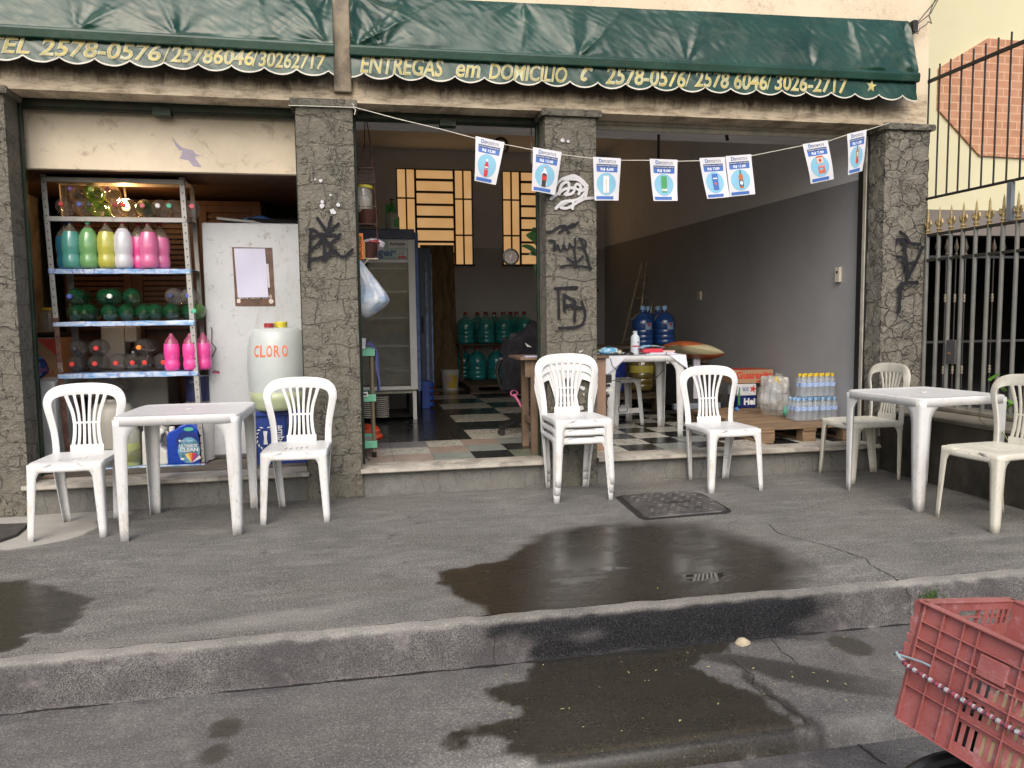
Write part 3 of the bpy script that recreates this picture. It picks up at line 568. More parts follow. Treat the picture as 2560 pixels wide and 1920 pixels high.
# pillars
def pillar(x0, x1, yd, mat, label, cap=True):
    mb = MB(); nx, nz = 18, 120
    amp = .012 if mat is PIL3 else .002
    def rel(p): 
        d, _ = noise.voronoi((p[0]*7, p[1]*7, p[2]*8)); return amp*(min(.25, d[1]-d[0])*4-.5)+.002*noise.noise((p[0]*30, p[1]*30, p[2]*30))
    h = 2.715
    def front(u, v):
        x = x0+(x1-x0)*u; z = h*v; ed = min(u, 1-u); return (x, -rel((x, 0, z))+(.004 if ed < .01 else 0), z)
    mb.grid(nx, nz, front)
    mb.grid(8, nz, lambda u, v: (x0-rel((x0, yd*u, h*v))*.8, yd*(1-u), h*v)); mb.grid(8, nz, lambda u, v: (x1+rel((x1, yd*u, h*v))*.8, yd*u, h*v))
    p = tag(obj('pillar', mb, mat, B, smooth=50), label)
    if cap:
        cb = MB(); n = 24
        def cf(u, v):
            k = round(v*5); prof = [(.012, 2.704), (.028, 2.706), (.032, 2.716), (.031, 2.745), (.024, 2.755), (0, 2.757)][k]
            q = u*3; e = .004*noise.noise((u*40, k*2, x0*9))
            w_ = prof[0]+e; y1 = yd+.0
            if q <= 1: return (x0-w_, y1+(-w_-y1)*q, prof[1])
            if q <= 2: return (x0-w_+(x1-x0+2*w_)*(q-1), -w_, prof[1]+e*.3)
            return (x1+w_, -w_+(y1+w_)*(q-2), prof[1])
        cb.grid(n*3, 5, cf); o = obj('pillar_cap', cb, mat, B, smooth=40); o.parent = p
    return p
P0 = pillar(-2.60, -2.154, .2, PIL, 'stone clad pillar cut by the left edge of the photo')
P1 = pillar(-.382, 0, .22, PIL, 'painted stone pillar with black scrawl tag beside left bay')
P2 = pillar(1.352, 1.735, .22, PIL, 'middle stone pillar with white scribble above two black tags')
P3 = pillar(4.113, 4.504, .19, PIL3, 'rough stone pillar at the right end with black V shaped tag')
pillar(-4.75, -4.35, .2, PIL, 'hidden pillar further left', True)
def strokes(par, S, wd, mat, y, name='graffiti'):
    mb = MB()
    for k, s_ in enumerate(S): mb.ribbon(s_, wd, lambda a, b_, k=k: y-.0012*k-.002*noise.noise((a*9, b_*9, 4)))
    o = obj(name, mb, mat, par); return o
strokes(P1, GR1, .023, paint_blk, -.013); strokes(P2, GR2, .020, paint_blk, -.013); strokes(P2, GR2B, .024, paint_blk, -.013)
strokes(P2, GRW, .024, paint_wht, -.013, 'white_graffiti'); strokes(P3, GR3, .034, paint_blk, -.030)
mb = MB()
for i, (x, z) in enumerate([(1.50, 2.51), (1.53, .8), (1.60, .72), (1.56, .62), (1.62, .55), (-.25, 2.22), (-.14, 2.08), (-.22, 2.06), (-.13, 2.0), (1.60, .98), (1.66, .88)]):
    for k in range(5 if 0 < i < 5 or i > 8 else 2):
        random.seed(i*9+k); X = x+random.uniform(-.03, .03); Z = z+random.uniform(-.04, .04); r = random.uniform(.006, .018)
        mb.add([(X+r*(1+.5*noise.noise((a, i, k)))*math.cos(a), -.012-k*.0006, Z+r*(1+.6*noise.noise((a*2, i, k)))*math.sin(a)) for a in [j*PI/5 for j in range(10)]], [tuple(range(10))])
o = obj('white_splash', mb, paint_wht, P2)
# shutter housings
for (a, b_, mt) in ((-2.154, -.382, sgreen), (0, 1.352, sgreen), (1.735, 4.113, steelw)):
    mb = MB(); mb.box(a-.02, b_+.02, .201, .30, 2.69 if mt is sgreen else 2.715, 2.80); mb.tube([(a, .235, 2.70), (b_, .235, 2.70)], .022, 10)
    cx = (a+b_)/2; mb.box(cx-.06, cx+.06, .185, .26, 2.655, 2.715) if mt is sgreen else None
    mb.box(a, a+.02, .2, .24, .205, 2.7); mb.box(b_-.02, b_, .2, .24, .205, 2.7)
    o = obj('shutter_rail', mb, mt, B, bevel=.004)
mb = MB(); mb.box(4.10, 4.118, .196, .31, .205, 2.72); obj('shutter_guide', mb, M('black_rail', (.012, .012, .012), .6), B)
# back windows
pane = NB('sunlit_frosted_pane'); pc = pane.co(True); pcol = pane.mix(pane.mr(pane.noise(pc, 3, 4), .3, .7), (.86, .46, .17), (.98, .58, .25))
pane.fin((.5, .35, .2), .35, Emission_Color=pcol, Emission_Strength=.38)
wf = M('window_frame_iron', (.035, .025, .018), .6, .2)
def window(x0, flip, label):
    f = MB(); z0, z1 = 2.157, 3.70; W_ = 1.236; y = YB-.004
    cols = [(.018, .142, 'v'), (.166, .287, 'v'), (.323, .914, 'h'), (.947, 1.068, 'v'), (1.093, 1.218, 'v')]
    panes = []
    rows = [(3.686, 3.55), (3.513, 3.352), (3.319, 3.149), (3.117, 2.958), (2.922, 2.762), (2.726, 2.555), (2.522, 2.36), (2.33, 2.18)]
    for a, b_, k in cols:
        if k == 'v':
            for (t, q) in ((3.69, 3.244), (3.22, 2.662), (2.635, 2.175)): panes.append((a, b_, q, t))
        else:
            for (t, q) in rows: panes.append((a, b_, q, t))
    o = tag(obj('window', (lambda g: g)(MB().box(x0, x0+W_, YB+.055, YB+.06, z0, z1)), wf, B), label)
    f.box(x0, x0+.016, y-.01, YB+.05, z0, z1); f.box(x0+W_-.016, x0+W_, y-.01, YB+.05, z0, z1); f.box(x0+.016, x0+W_-.016, y-.01, YB+.05, z1-.013, z1); f.box(x0-.02, x0+W_+.02, y-.03, YB+.05, z0-.012, z0+.016)
    for a in (.142, .287, .914, 1.068): f.box(x0+a, x0+a+(.024 if a in (.142, 1.068) else .034), y-.004, YB+.05, z0+.017, z1-.014)
    f.m(wf)
    for (t, q) in rows[1:]: f.box(x0+.322, x0+.914, y, YB+.05, t+.003, t+.034)
    for a, b_ in ((.016, .142), (.167, .287), (.949, 1.068), (1.093, 1.22)):
        for z in (3.221, 2.637): f.box(x0+a, x0+b_, y, YB+.05, z, z+.022)
    obj('frame', f, wf, o); pm_ = MB().m(pane.m)
    for a, b_, q, t in panes:
        tl = .02 if b_-a > .3 else 0
        pm_.add([(x0+a, YB+.02-tl, q), (x0+b_, YB+.02-tl, q), (x0+b_, YB+.02+tl, t), (x0+a, YB+.02+tl, t)], [(0, 1, 2, 3)])
    obj('pane', pm_, None, o)
window(.655, 0, 'left glowing frosted window with louvred centre high on back wall'); window(2.383, 0, 'glowing frosted window half hidden by the middle pillar')
mb = MB(); mb.m(M('conduit', (.3, .29, .27), .7)).tube([(1.325, .33, 2.80), (1.325, .33, 2.44)], .004, 6); obj('conduit', mb, None, B)
mb = MB(); mb.m(M('horseshoe_iron', (.03, .02, .016), .6)).tube([(1.14+.055*math.cos(a), .6, 2.62+.06*math.sin(a)) for a in [R_(-50+i*28) for i in range(11)]], .012, 6); tag(obj('horseshoe', mb, None, smooth=True), 'dark iron horseshoe hung from the soffit behind the first price sheet', 'horseshoe')
mb = MB(); bk = M('black_fitting', (.015, .015, .015), .5); mb.m(bk).box(3.02, 3.09, .55, .62, 2.78, 2.85); mb.tube([(3.055, .585, 2.78), (3.05, .575, 2.745), (3.06, .58, 2.72)], [.02, .012, .016], 8); tag(obj('lamp_socket', mb, None, smooth=30), 'empty dark lamp socket under the right bay soffit', 'lamp socket')
mb = MB(); mb.m(bk).tube([(2.62, 1.0, 2.85), (2.62, 1.0, 2.62)], .012, 8); tag(obj('hanging_rod', mb, None, smooth=30), 'short black rod hanging from the right bay soffit', 'rod')
mb = MB(); pipe = M('brown_pipe', (.17, .125, .095), .5, .15, 4)
mb.m(pipe).tube([(-2.14, .25, 2.47), (-2.165, .25, 2.475), (-2.172, .25, 2.45), (-2.19, .25, 1.9), (-2.218, .25, 1.3), (-2.222, .25, .5), (-2.215, .25, .26), (-2.18, .22, .215), (-2.0, .2, .225)], .018, 10); o = obj('pipe', mb, None, B, smooth=30)
mb = MB(); cl = M('white_clip', (.6, .58, .52), .5)
for z in (1.52, 1.02): mb.m(cl).box(-2.245, -2.19, .225, .275, z, z+.025)
obj('pipe_clip', mb, None, o)
mb = MB(); yw = M('yellow_wire', (.45, .36, .06), .5)
for k in range(3): mb.m(yw).tube([(-2.13-.01*k, .24, 2.70), (-2.19-.012*k, .23, 2.6), (-2.212-.008*k, .24, 2.3), (-2.21, .24, 2.0)], .003, 5)
obj('wire', mb, None, B)
sw = M('switch_plate', (.62, .58, .48), .5)
for (x, y, z, w_, h_, l, e) in ((XW, .61, 1.61, .06, .13, 'cream intercom box on the right interior wall', 'intercom'), (XW, 3.42, 1.52, .09, .1, 'small grey socket plate far along the right interior wall', 'wall socket')):
    mb = MB(); mb.m(sw).box(x-.028, x-.001, y-w_/2, y+w_/2, z-h_/2, z+h_/2); mb.m(bk).box(x-.031, x-.027, y-.012, y+.012, z+h_*.1, z+h_*.25); tag(obj('wall_fitting', mb, None, bevel=.006), l, e)
mb = MB(); mb.m(sw).box(2.32, 2.40, YB-.02, YB-.001, 1.66, 1.80); mb.m(bk).box(2.345, 2.375, YB-.024, YB-.019, 1.71, 1.75); tag(obj('wall_fitting', mb, None, bevel=.005, loc=(1.66, 0, 0)), 'white switch plate low on back wall near the corner', 'wall switch')
# ================================================================ AWNINGS
vin = NB('green_vinyl'); vc = vin.co(True); vb = vin.mix(vin.mr(vin.noise(vc, 2, 4), .35, .65), (.006, .032, .022), (.014, .054, .038))
vb = vin.mix(vin.mr(vin.noise(vin.mapv(vc, (1, 1, 2)), 5, 5, .7), .52, .72, 0, .55), vb, (.06, .085, .065)); vin.bump(vin.noise(vc, 18, 3), .12, .01)
vin.fin(vb, vin.mr(vin.noise(vc, 6, 3), .3, .7, .16, .34), Specular_IOR_Level=.38, Coat_Weight=.1, Coat_Roughness=.1)
VIN = vin.m; TRIM = M('white_trim', (.62, .6, .52), .5, .1); YEL = M('yellow_letter_paint', (.46, .37, .09), .5, .3, 10, dirt=((.40, .42, .28), .47, 16, .7)); YELP = M('pale_letter_edge', (.48, .50, .36), .5, .1)
def awning(x0, x1, zl, zr, ztop_l, ztop_r, seeds, label, texts, cusp0):
    T_ = thing('awning', label, 'awning', (0, 0, 0), group='green awnings over the shop front'); L = x1-x0
    rs = random.Random(seeds); n_ = max(3, int(L/.62))
    anch = [(x0+L*(i+.5)/n_+rs.uniform(-.22, .22), 0 if rs.random() < .72 else 1, rs.uniform(.35, 1.0), rs.uniform(0, 50), rs.uniform(-.5, .5)) for i in range(n_)]+[(x0+.03, 0, 1.0, 3, .5), (x0+.03, 1, .7, 3, .6), (x1-.03, 0, .9, 7, -.6), (x1-.02, 1, 1.0, 9, -.5)]
    def fold(x, v):   # v 0 bottom .. 1 top, metres of relief
        s_ = 0; H = .42
        for (ax, top, am, sd, ln) in anch:
            dx = x-ax; dv = (1-v if top else v)*H+.02; r = math.hypot(dx, dv)
            if r > .9: continue
            th = math.atan2(dx, dv)-ln; wob_ = .25*noise.noise((x*4, v*3, sd)); f = noise.noise((th*2.1+wob_, sd, .3+r*.8)); g = 1-abs(noise.noise((th*4.2+wob_, sd, 5.3)))*3
            s_ += am*math.exp(-(th/.95)**2)*(f*.032+max(0, g)*.011*ss(-.1, .3, f))*ss(0, .10, r)*math.exp(-r/.40)
        s_ *= 1.7; s_ += .020*noise.noise((x*1.6, v*1.1, seeds))+.004*noise.noise((x*7, v*4, seeds))+.003*noise.noise((x*26+v*12, v*7, seeds))
        return s_*ss(0, .06, v)*(.4+.6*ss(1, .9, v))
    zb = lambda x: zl+(zr-zl)*(x-x0)/L
    zt = lambda x: ztop_l+(ztop_r-ztop_l)*(x-x0)/L
    def top(u, v):
        x = x0+L*u; z = zb(x)+(zt(x)-zb(x))*v; y = -.155+.125*v-.03*math.sin(v*PI)*.5; return (x, y-fold(x, v), z)
    mb = MB(); mb.grid(int(L/.012), 44, top); obj('canopy', mb, VIN, T_, smooth='all')
    mb = MB(); mb.add([(x1, -.155, zb(x1)), (x1, -.01, zb(x1)), (x1, -.01, zt(x1)), (x1, -.03, zt(x1))], [(0, 1, 2, 3)]); mb.add([(x0, -.155, zb(x0)), (x0, -.01, zb(x0)), (x0, -.01, zt(x0)), (x0, -.03, zt(x0))], [(3, 2, 1, 0)]); obj('end_panel', mb, VIN, T_)
    mb = MB(); mb.add([(X, Y, Z+dz) for X in (x0-.01, x1+.01) for dz in (0,) for (Y, Z) in ((-.165, zb(X)-.002), (-.172, zb(X)-.02), (-.165, zb(X)-.07), (-.12, zb(X)-.073), (-.12, zb(X)+.01))], [(0, 1, 6, 5), (1, 2, 7, 6), (2, 3, 8, 7), (4, 0, 5, 9), (0, 4, 3, 2, 1), (5, 6, 7, 8, 9)])
    obj('front_bar', mb, VIN, T_, bevel=.006)
    def vy(x, z): 
        d = (zb(x)-.055-z); return -.133-.010*noise.noise((x*5, seeds, z*4))*min(1, d*12)-.006*noise.noise((x*17+z*14, seeds+3, z*9))*min(1, d*14)-.12*d
    P_ = .2026
    def vz(x): ph = ((x-cusp0)/P_) % 1; return zb(x)-.172-.042*(math.sin(ph*PI)**.62)
    def val(u, v): x = x0+L*u; z = (zb(x)-.055)*(1-v)+vz(x)*v; return (x, vy(x, z), z)
    mb = MB(); mb.grid(int(L/.014), 22, val, flip=True); o = obj('valance', mb, VIN, T_, smooth='all')
    mb = MB().m(TRIM); mb.grid(int(L/.010), 1, lambda u, v: (x0+L*u, vy(x0+L*u, vz(x0+L*u))-.0022, vz(x0+L*u)+.0095*v-.0015)); obj('trim', mb, None, o)
    for pas, (mt, bo, off) in enumerate(((YELP, .024, .0045), (YEL, .0, .0062))):
        mb = MB().m(mt); fy = lambda a, b_, off=off: vy(a, b_)-off
        for (s_, a, b_, dz0, dz1, sh) in texts:
            c = (a+b_)/2; d = .004 if pas == 0 else 0
            if s_ == '*': mb.add([(c+((.042 if k % 2 == 0 else .016)+d)*math.sin(k*PI/5+.1), fy(c, zb(c)-.11), zb(c)-.112+((.05 if k % 2 == 0 else .018)+d)*math.cos(k*PI/5+.1)) for k in range(10)][::-1], [tuple(range(10))]); continue
            if s_ == '(': 
                mb.ribbon([(a+.085, zb(c)-.085), (a+.075, zb(c)-.07), (a+.05, zb(c)-.072), (a+.02, zb(c)-.12), (a+.005, zb(c)-.165), (a+.03, zb(c)-.17), (a+.04, zb(c)-.155)], .018+d*2, fy); continue
            if s_ == '/': mb.ribbon([(a, zb(c)-.172), (b_, zb(c)-.06)], .006+d, fy); continue
            text(mb, s_, a-d, b_+d, zb(c)-dz1-d, zb(c)-dz0+d, 0, shear=sh, bold=bo, fy=fy, sub=.03)
        if pas: obj('lettering', mb, None, o)
        else: obj('lettering_edge', mb, None, o)
    return T_
awning(.0, 4.262, 3.074, 3.10, 3.44, 3.528, 21, 'long green awning with delivery text over the middle and right bays', [('ENTREGAS', .06, .61, .062, .178, .25), ('em', .70, .862, .095, .178, .25), ('DOMICÍLIO', .925, 1.475, .05, .183, .25), ('(', 1.57, 1.66, 0, 0, 0), ('2578-0576', 1.762, 2.36, .058, .183, .22), ('/', 2.365, 2.405, 0, 0, 0), ('2578 6046', 2.432, 3.0, .055, .178, .22), ('/', 3.0, 3.04, 0, 0, 0), ('3026-2717', 3.065, 3.67, .055, .175, .2), ('*', 3.82, 3.92, 0, 0, 0)], .081)
awning(-5.2, -.115, 3.085, 3.075, 3.46, 3.43, 8, 'green awning with only phone numbers over the left bay', [('TEL', -2.17, -1.935, .07, .165, .25), ('2578-0576', -1.875, -1.182, .068, .17, .22), ('/', -1.165, -1.12, 0, 0, 0), ('25786046', -1.12, -.62, .07, .17, .2), ('/', -.625, -.59, 0, 0, 0), ('30262717', -.585, -.165, .072, .17, .2)], -.351)
mb = MB(); mb.m(bk).box(4.285, 4.325, -.06, -.002, 3.44, 3.53); tag(obj('cable_bracket', mb, None, bevel=.004), 'black bracket fixed to the wall at the right end of the long awning', 'bracket')
wr = M('grey_cable', (.06, .055, .05), .6)
for k, pts in enumerate([[(4.31, -.06, 3.50), (4.38, -.1, 3.6), (4.47, -.2, 3.75), (4.6, -.5, 4.1)], [(4.31, -.05, 3.49), (4.40, -.1, 3.57), (4.45, -.12, 3.68), (4.55, -.4, 4.0)], [(4.30, -.07, 3.45), (4.29, -.07, 3.43), (4.31, -.07, 3.42), (4.33, -.07, 3.46), (4.38, -.08, 3.49), (4.395, -.08, 3.515), (4.425, -.08, 3.50), (4.40, -.08, 3.56), (4.43, -.08, 3.64), (4.47, -.1, 3.75), (4.6, -.3, 4.1)]]):
    mb = MB(); mb.m(wr).tube(pts, .004, 6); tag(obj('cable', mb, None, smooth=True), ['outer grey cable rising from the awning bracket', 'inner grey cable rising from the awning bracket', 'kinked grey cable looping under the awning bracket'][k], 'cable')
# ================================================================ NEIGHBOUR
ncream = M('pale_yellow_render', (.58, .55, .37), .85, .04, 1.2, .05, 40); nband = M('brown_grey_band', (.17, .15, .135), .8, .08, 2); ndark = M('garage_dark', (.008, .008, .008), .95)
bq = NB('painted_brick'); bc = bq.co(True); bm_ = bq.mapv(bc, (1, 1, 1), (0, 0, 0), (PI/2, 0, 0)); br = bq.n('ShaderNodeTexBrick'); bq.l(bm_, br.inputs[0]); br.inputs['Scale'].default_value = 4.0
br.inputs['Color1'].default_value = (.36, .17, .10, 1); br.inputs['Color2'].default_value = (.43, .215, .13, 1); br.inputs['Mortar'].default_value = (.56, .36, .24, 1); br.inputs['Mortar Size'].default_value = .028; br.inputs['Brick Width'].default_value = .74; br.inputs['Row Height'].default_value = .34
bcol = bq.mix(bq.mr(bq.noise(bc, 9, 4), .3, .7, 0, .5), br.outputs[0], (.5, .29, .18)); bq.bump(br.outputs['Fac'], -.5, .01); bq.fin(bcol, .85)
N = thing('neighbour_house', 'pale yellow neighbouring house with brick octagon panel above a dark garage', 'house')
mb = MB(); mb.box(4.472, 14, 1.8, 2.0, 2.37, 9); mb.box(4.472, 4.6, 2.0, 7, 0, 9); obj('wall', mb, ncream, N)
mb = MB(); mb.box(4.472, 14, 1.79, 2.0, 2.10, 2.369); obj('lintel_band', mb, nband, N)
mb = MB(); mb.box(4.6, 14, 6.9, 7, 0, 4); mb.box(12, 12.1, 2, 7, 0, 4); mb.box(4.6, 14, 2.0, 7, 2.6, 2.7); mb.box(4.55, 14, -2.2, 7, .0, .12); obj('garage_interior', mb, ndark, N)
oc = [(6.05, 3.41), (6.05, 3.83), (6.63, 4.165), (7.16, 4.16), (7.75, 3.75), (7.75, 3.30), (7.2, 2.93), (6.58, 2.945)]
mb = MB(); mb.prism(oc, 1.775, 1.80); obj('brick_panel', mb, bq.m, N)
# inner ornate fence
gold = M('dull_gold_paint', (.36, .27, .12), .45, .25, 20, metal=.3); dgold = M('dusty_bobbin_paint', (.20, .175, .13), .6, .25, 20); tipm = M('dim_spear_paint', (.06, .045, .03), .6, .25, 20); idk = M('dark_iron_bar', (.03, .028, .027), .5, .2); barp = M('grey_bar_paint', (.17, .17, .155), .45, .15, 6, metal=.2)
IF = thing('garage_fence', 'dark inner fence with gold spear tips in front of the garage', 'fence')
for i in range(19):
    x = 5.95+i*.115
    if i in (4, 5, 8, 9): continue
    mb = MB().m(idk); mb.tube([(x, 1.6, .12), (x, 1.6, 1.86)], .007, 6); b_ = obj('bar', mb, None, IF, smooth=30)
    for z in (1.42, .66): mb = MB().m(dgold); mb.lathe([(.007, -.045), (.014, -.035), (.009, -.015), (.016, 0), (.009, .015), (.014, .035), (.007, .045)], 8, rotT((x, 1.6, z))); obj('bobbin', mb, None, b_, smooth=40)
    mb = MB().m(tipm); mb.lathe([(.008, 1.86), (.018, 1.88), (.008, 1.90), (.026, 1.95), (.001, 2.05)], 8, rotT((x, 1.6, 0))); obj('spear_tip', mb, None, b_, smooth=40)
mb = MB().m(idk); mb.box(5.6, 8.3, 1.59, 1.61, 1.84, 1.865); mb.box(5.6, 8.3, 1.59, 1.61, .95, .975); mb.box(5.6, 8.3, 1.59, 1.61, .2, .22); obj('rail', mb, None, IF)
# spiked fence on the low wall
F = thing('spiked_fence', 'grey barred fence with gold trident spikes on the low wall', 'fence')
def rails(mb, zs_, x, r, y0, y1):
    for z in zs_: mb.box(x-r, x+r, y0, y1, z-r*.8, z+r*.8)
mb = MB().m(M('rail_iron', (.03, .027, .02), .55, .2)); rails(mb, (1.885, 1.685, .62), 4.5, .013, -2.25, .02); obj('rail', mb, None, F, bevel=.002)
for i in range(19):
    y = -.02-.1235*i; mb = MB().m(barp); mb.tube([(4.5, y, .5), (4.5, y, 1.89)], .0155, 10); b_ = obj('bar', mb, None, F, smooth=30)
    mb = MB().m(gold); T2 = rotT((4.5, y, 1.89)); mb.lathe([(.014, 0), (.02, .008), (.012, .016), (.02, .03), (.011, .04), (.014, .06), (.01, .09), (.011, .10), (.007, .17), (.001, .205)], 9, T2)
    for sg in (-1, 1):
        mb.tube([(0, 0, .055), (0, sg*.022, .06), (0, sg*.034, .08), (0, sg*.030, .105), (0, sg*.022, .10)], [.007, .009, .009, .007, .006], 6, T=T2); mb.tube([(0, 0, .09), (0, sg*.02, .085), (0, sg*.026, .10)], .007, 6, T=T2)
        mb.tube([(sg*.0, 0, .06), (sg*.02, 0, .07), (sg*.026, 0, .095)], [.007, .009, .006], 6, T=T2)
    obj('spike', mb, None, b_, smooth=40)
mb = MB().m(M('lock_box_metal', (.07, .065, .07), .5, .2)); mb.box(4.47, 4.495, -.385, -.295, .87, 1.055); lb = obj('lock_box', mb, None, F, bevel=.004); mb = MB().m(M('brass', (.5, .3, .12), .35, metal=.8)).lathe([(.012, 0), (.012, .006), (.004, .009)], 12, rotT((4.469, -.33, .95), ry=-PI/2)); obj('lock_cylinder', mb, None, lb)
UF = thing('railing', 'thin black railing panel mounted above the spiked fence', 'railing'); ub = M('black_thin_bar', (.018, .015, .013), .55)
mb = MB().m(ub); mb.box(4.488, 4.512, -2.3, .04, 3.085, 3.108); mb.box(4.49, 4.51, -2.3, .04, 2.168, 2.185); obj('rail', mb, None, UF)
for i in range(20): y = .018-.1125*i; mb = MB().m(ub); mb.tube([(4.5, y, 2.175), (4.5, y, 3.198)], .0075, 6); obj('bar', mb, None, UF, smooth=30)
for y in (-.815, -2.1): mb = MB().m(M('blue_grey_post', (.16, .18, .2), .5)); mb.box(4.485, 4.515, y-.02, y+.02, 1.9, 2.167); obj('post', mb, None, UF)
LW = M('dark_plaster_wall', (.062, .054, .042), .9, .25, 5, .3, 30, dirt=((.025, .022, .018), .5, 4, .7))
mb = MB().m(LW); mb.box(4.13, 4.62, -2.33, -.001, -.2, .47); mb.m(M('plinth_coping', (.17, .155, .125), .85, .2, 6, .2, 40)); mb.box(4.12, 4.62, -2.34, -.032, .4705, .50); mb.box(4.44, 4.62, -2.3, -.02, .5005, .535)
tag(obj('low_wall', mb, None, bevel=.008), 'low dark plastered wall carrying the spiked fence at right', 'wall')
# pothos vine
V = thing('vine', 'bright green vine creeping over the low wall beside the right chair', 'plant', (4.3, -1.35, .5)); rs = random.Random(4)
lg = M('vine_leaf', (.10, .26, .03), .45, .35, 9); st = M('vine_stem', (.22, .26, .10), .6)
mb = MB().m(st)
mb.tube([(-.0, .25, .05), (-.1, .2, .08), (-.2, .15, .02), (-.22, .0, -.1), (-.16, -.15, -.14)], .004, 5); mb.tube([(0, 0, 0), (-.1, -.05, .1), (-.12, -.1, .25)], .004, 5); mb.tube([(-.17, .33, .12), (-.2, .3, .04), (-.14, .25, -.03)], .003, 5); obj('stem', mb, None, V, smooth=True)
mb = MB().m(lg)
for i in range(26):
    p = Vector((rs.uniform(-.25, .12), rs.uniform(-.35, .2), rs.uniform(-.12, .34))); s_ = rs.uniform(.035, .07); T2 = rotT(p, rs.uniform(-.8, .8), rs.uniform(-.6, .6), rs.uniform(0, 6.28), s_)
    pts = [(0, -1.1, .0), (.42, -.55, .12), (.55, .05, .10), (.3, .45, .16), (0, .3, .0), (-.3, .45, .16), (-.55, .05, .10), (-.42, -.55, .12)]
    mb.add([pts[k] for k in range(8)], [(0, 1, 2, 3, 4), (0, 4, 5, 6, 7)], T2)
obj('leaves', mb, None, V)
mb = MB().m(M('moss', (.05, .10, .02), 1, .4)); rs = random.Random(9)
for i in range(160):
    x = 2.58+rs.gauss(0, .025); z = -.055+rs.gauss(0, .02); mb.lathe([(.004, 0), (.003, .003), (.0005, .005)], 5, rotT((x, -2.452-.004, z), rx=PI/2, s=rs.uniform(.5, 1.2)))
tag(obj('moss', mb, None), 'small green tuft of moss on the kerb face', 'moss', kind='stuff')
# ================================================================ WHITE PLASTIC FURNITURE
def plastic(name, c1, c2):
    b = NB(name); co = b.co(); s_ = b.sep(co)
    base = b.mix(b.mr(b.noise(co, 3, 3), .3, .7), c1, tuple(c*.95 for c in c1))
    g = b.math('MULTIPLY', b.mr(b.noise(b.mapv(co, (6, 6, 1.6)), 4, 6, .75), .50, .72), b.mr(s_[2], .0, .6, .95, .3))
    base = b.mix(g, base, c2)
    g2 = b.math('MULTIPLY', b.mr(b.noise(b.mapv(co, (9, 9, 3)), 7, 5, .8), .58, .68), b.mr(s_[2], .05, .5, 1, .35)); base = b.mix(g2, base, (.17, .13, .085))
    sp = b.mr(b.vor(co, 38), .0, .05, .6, 0); base = b.mix(b.math('MULTIPLY', sp, b.mr(b.noise(co, 5, 2), .5, .6)), base, (.25, .22, .17))
    b.bump(b.noise(co, 110, 3), .05, .002); return b.fin(base, b.mr(b.noise(co, 12, 3), .3, .7, .32, .5))
WP = plastic('white_plastic', (.64, .65, .655), (.48, .42, .31)); WPY = plastic('yellowed_white_plastic', (.57, .56, .49), (.36, .32, .19)); WPT = plastic('white_table_plastic', (.60, .61, .62), (.40, .36, .28))
def lleg(top, bot, wt, wb, fl, n=14, r=.016, sx=None):
    # L section leg with its outer corner on the line bot-top, flanges running towards the middle, flaring into the apron at the top
    mb = MB(); sx = math.copysign(1, top[0]); sy = math.copysign(1, top[1]); rings = []
    for k in range(n+1):
        t = k/n; t = t**.8; c = [bot[i]+(top[i]-bot[i])*t for i in range(3)]
        w_ = wb+(wt-wb)*t+fl*max(0, (t-.80)/.20)**2.3
        w2 = wb+(wt-wb)*t+fl*max(0, (t-.80)/.20)**2.3
        sec = [(c[0]-sx*w_, c[1]+0*sy)]+[(c[0]-sx*(w_*.5+r*.5), c[1])]+[(c[0]-sx*r*(1-math.sin(a)), c[1]-sy*r*(1-math.cos(a))) for a in (0, PI/6, PI/3, PI/2)]+[(c[0], c[1]-sy*(w2*.5+r*.5)), (c[0], c[1]-sy*w2)]
        rings += [(x, y, c[2]) for x, y in sec]
    m_ = 8; fs = [(k*m_+j, k*m_+j+1, (k+1)*m_+j+1, (k+1)*m_+j) for k in range(n) for j in range(m_-1)]
    return mb.add(rings, fs)
def seatf(u, v, W, D_, z):
    x = u*W*(1-.045*abs(v)**6)*(1+.02*(-v)); y = v*D_*(1-.045*abs(u)**6)
    return x, y, z
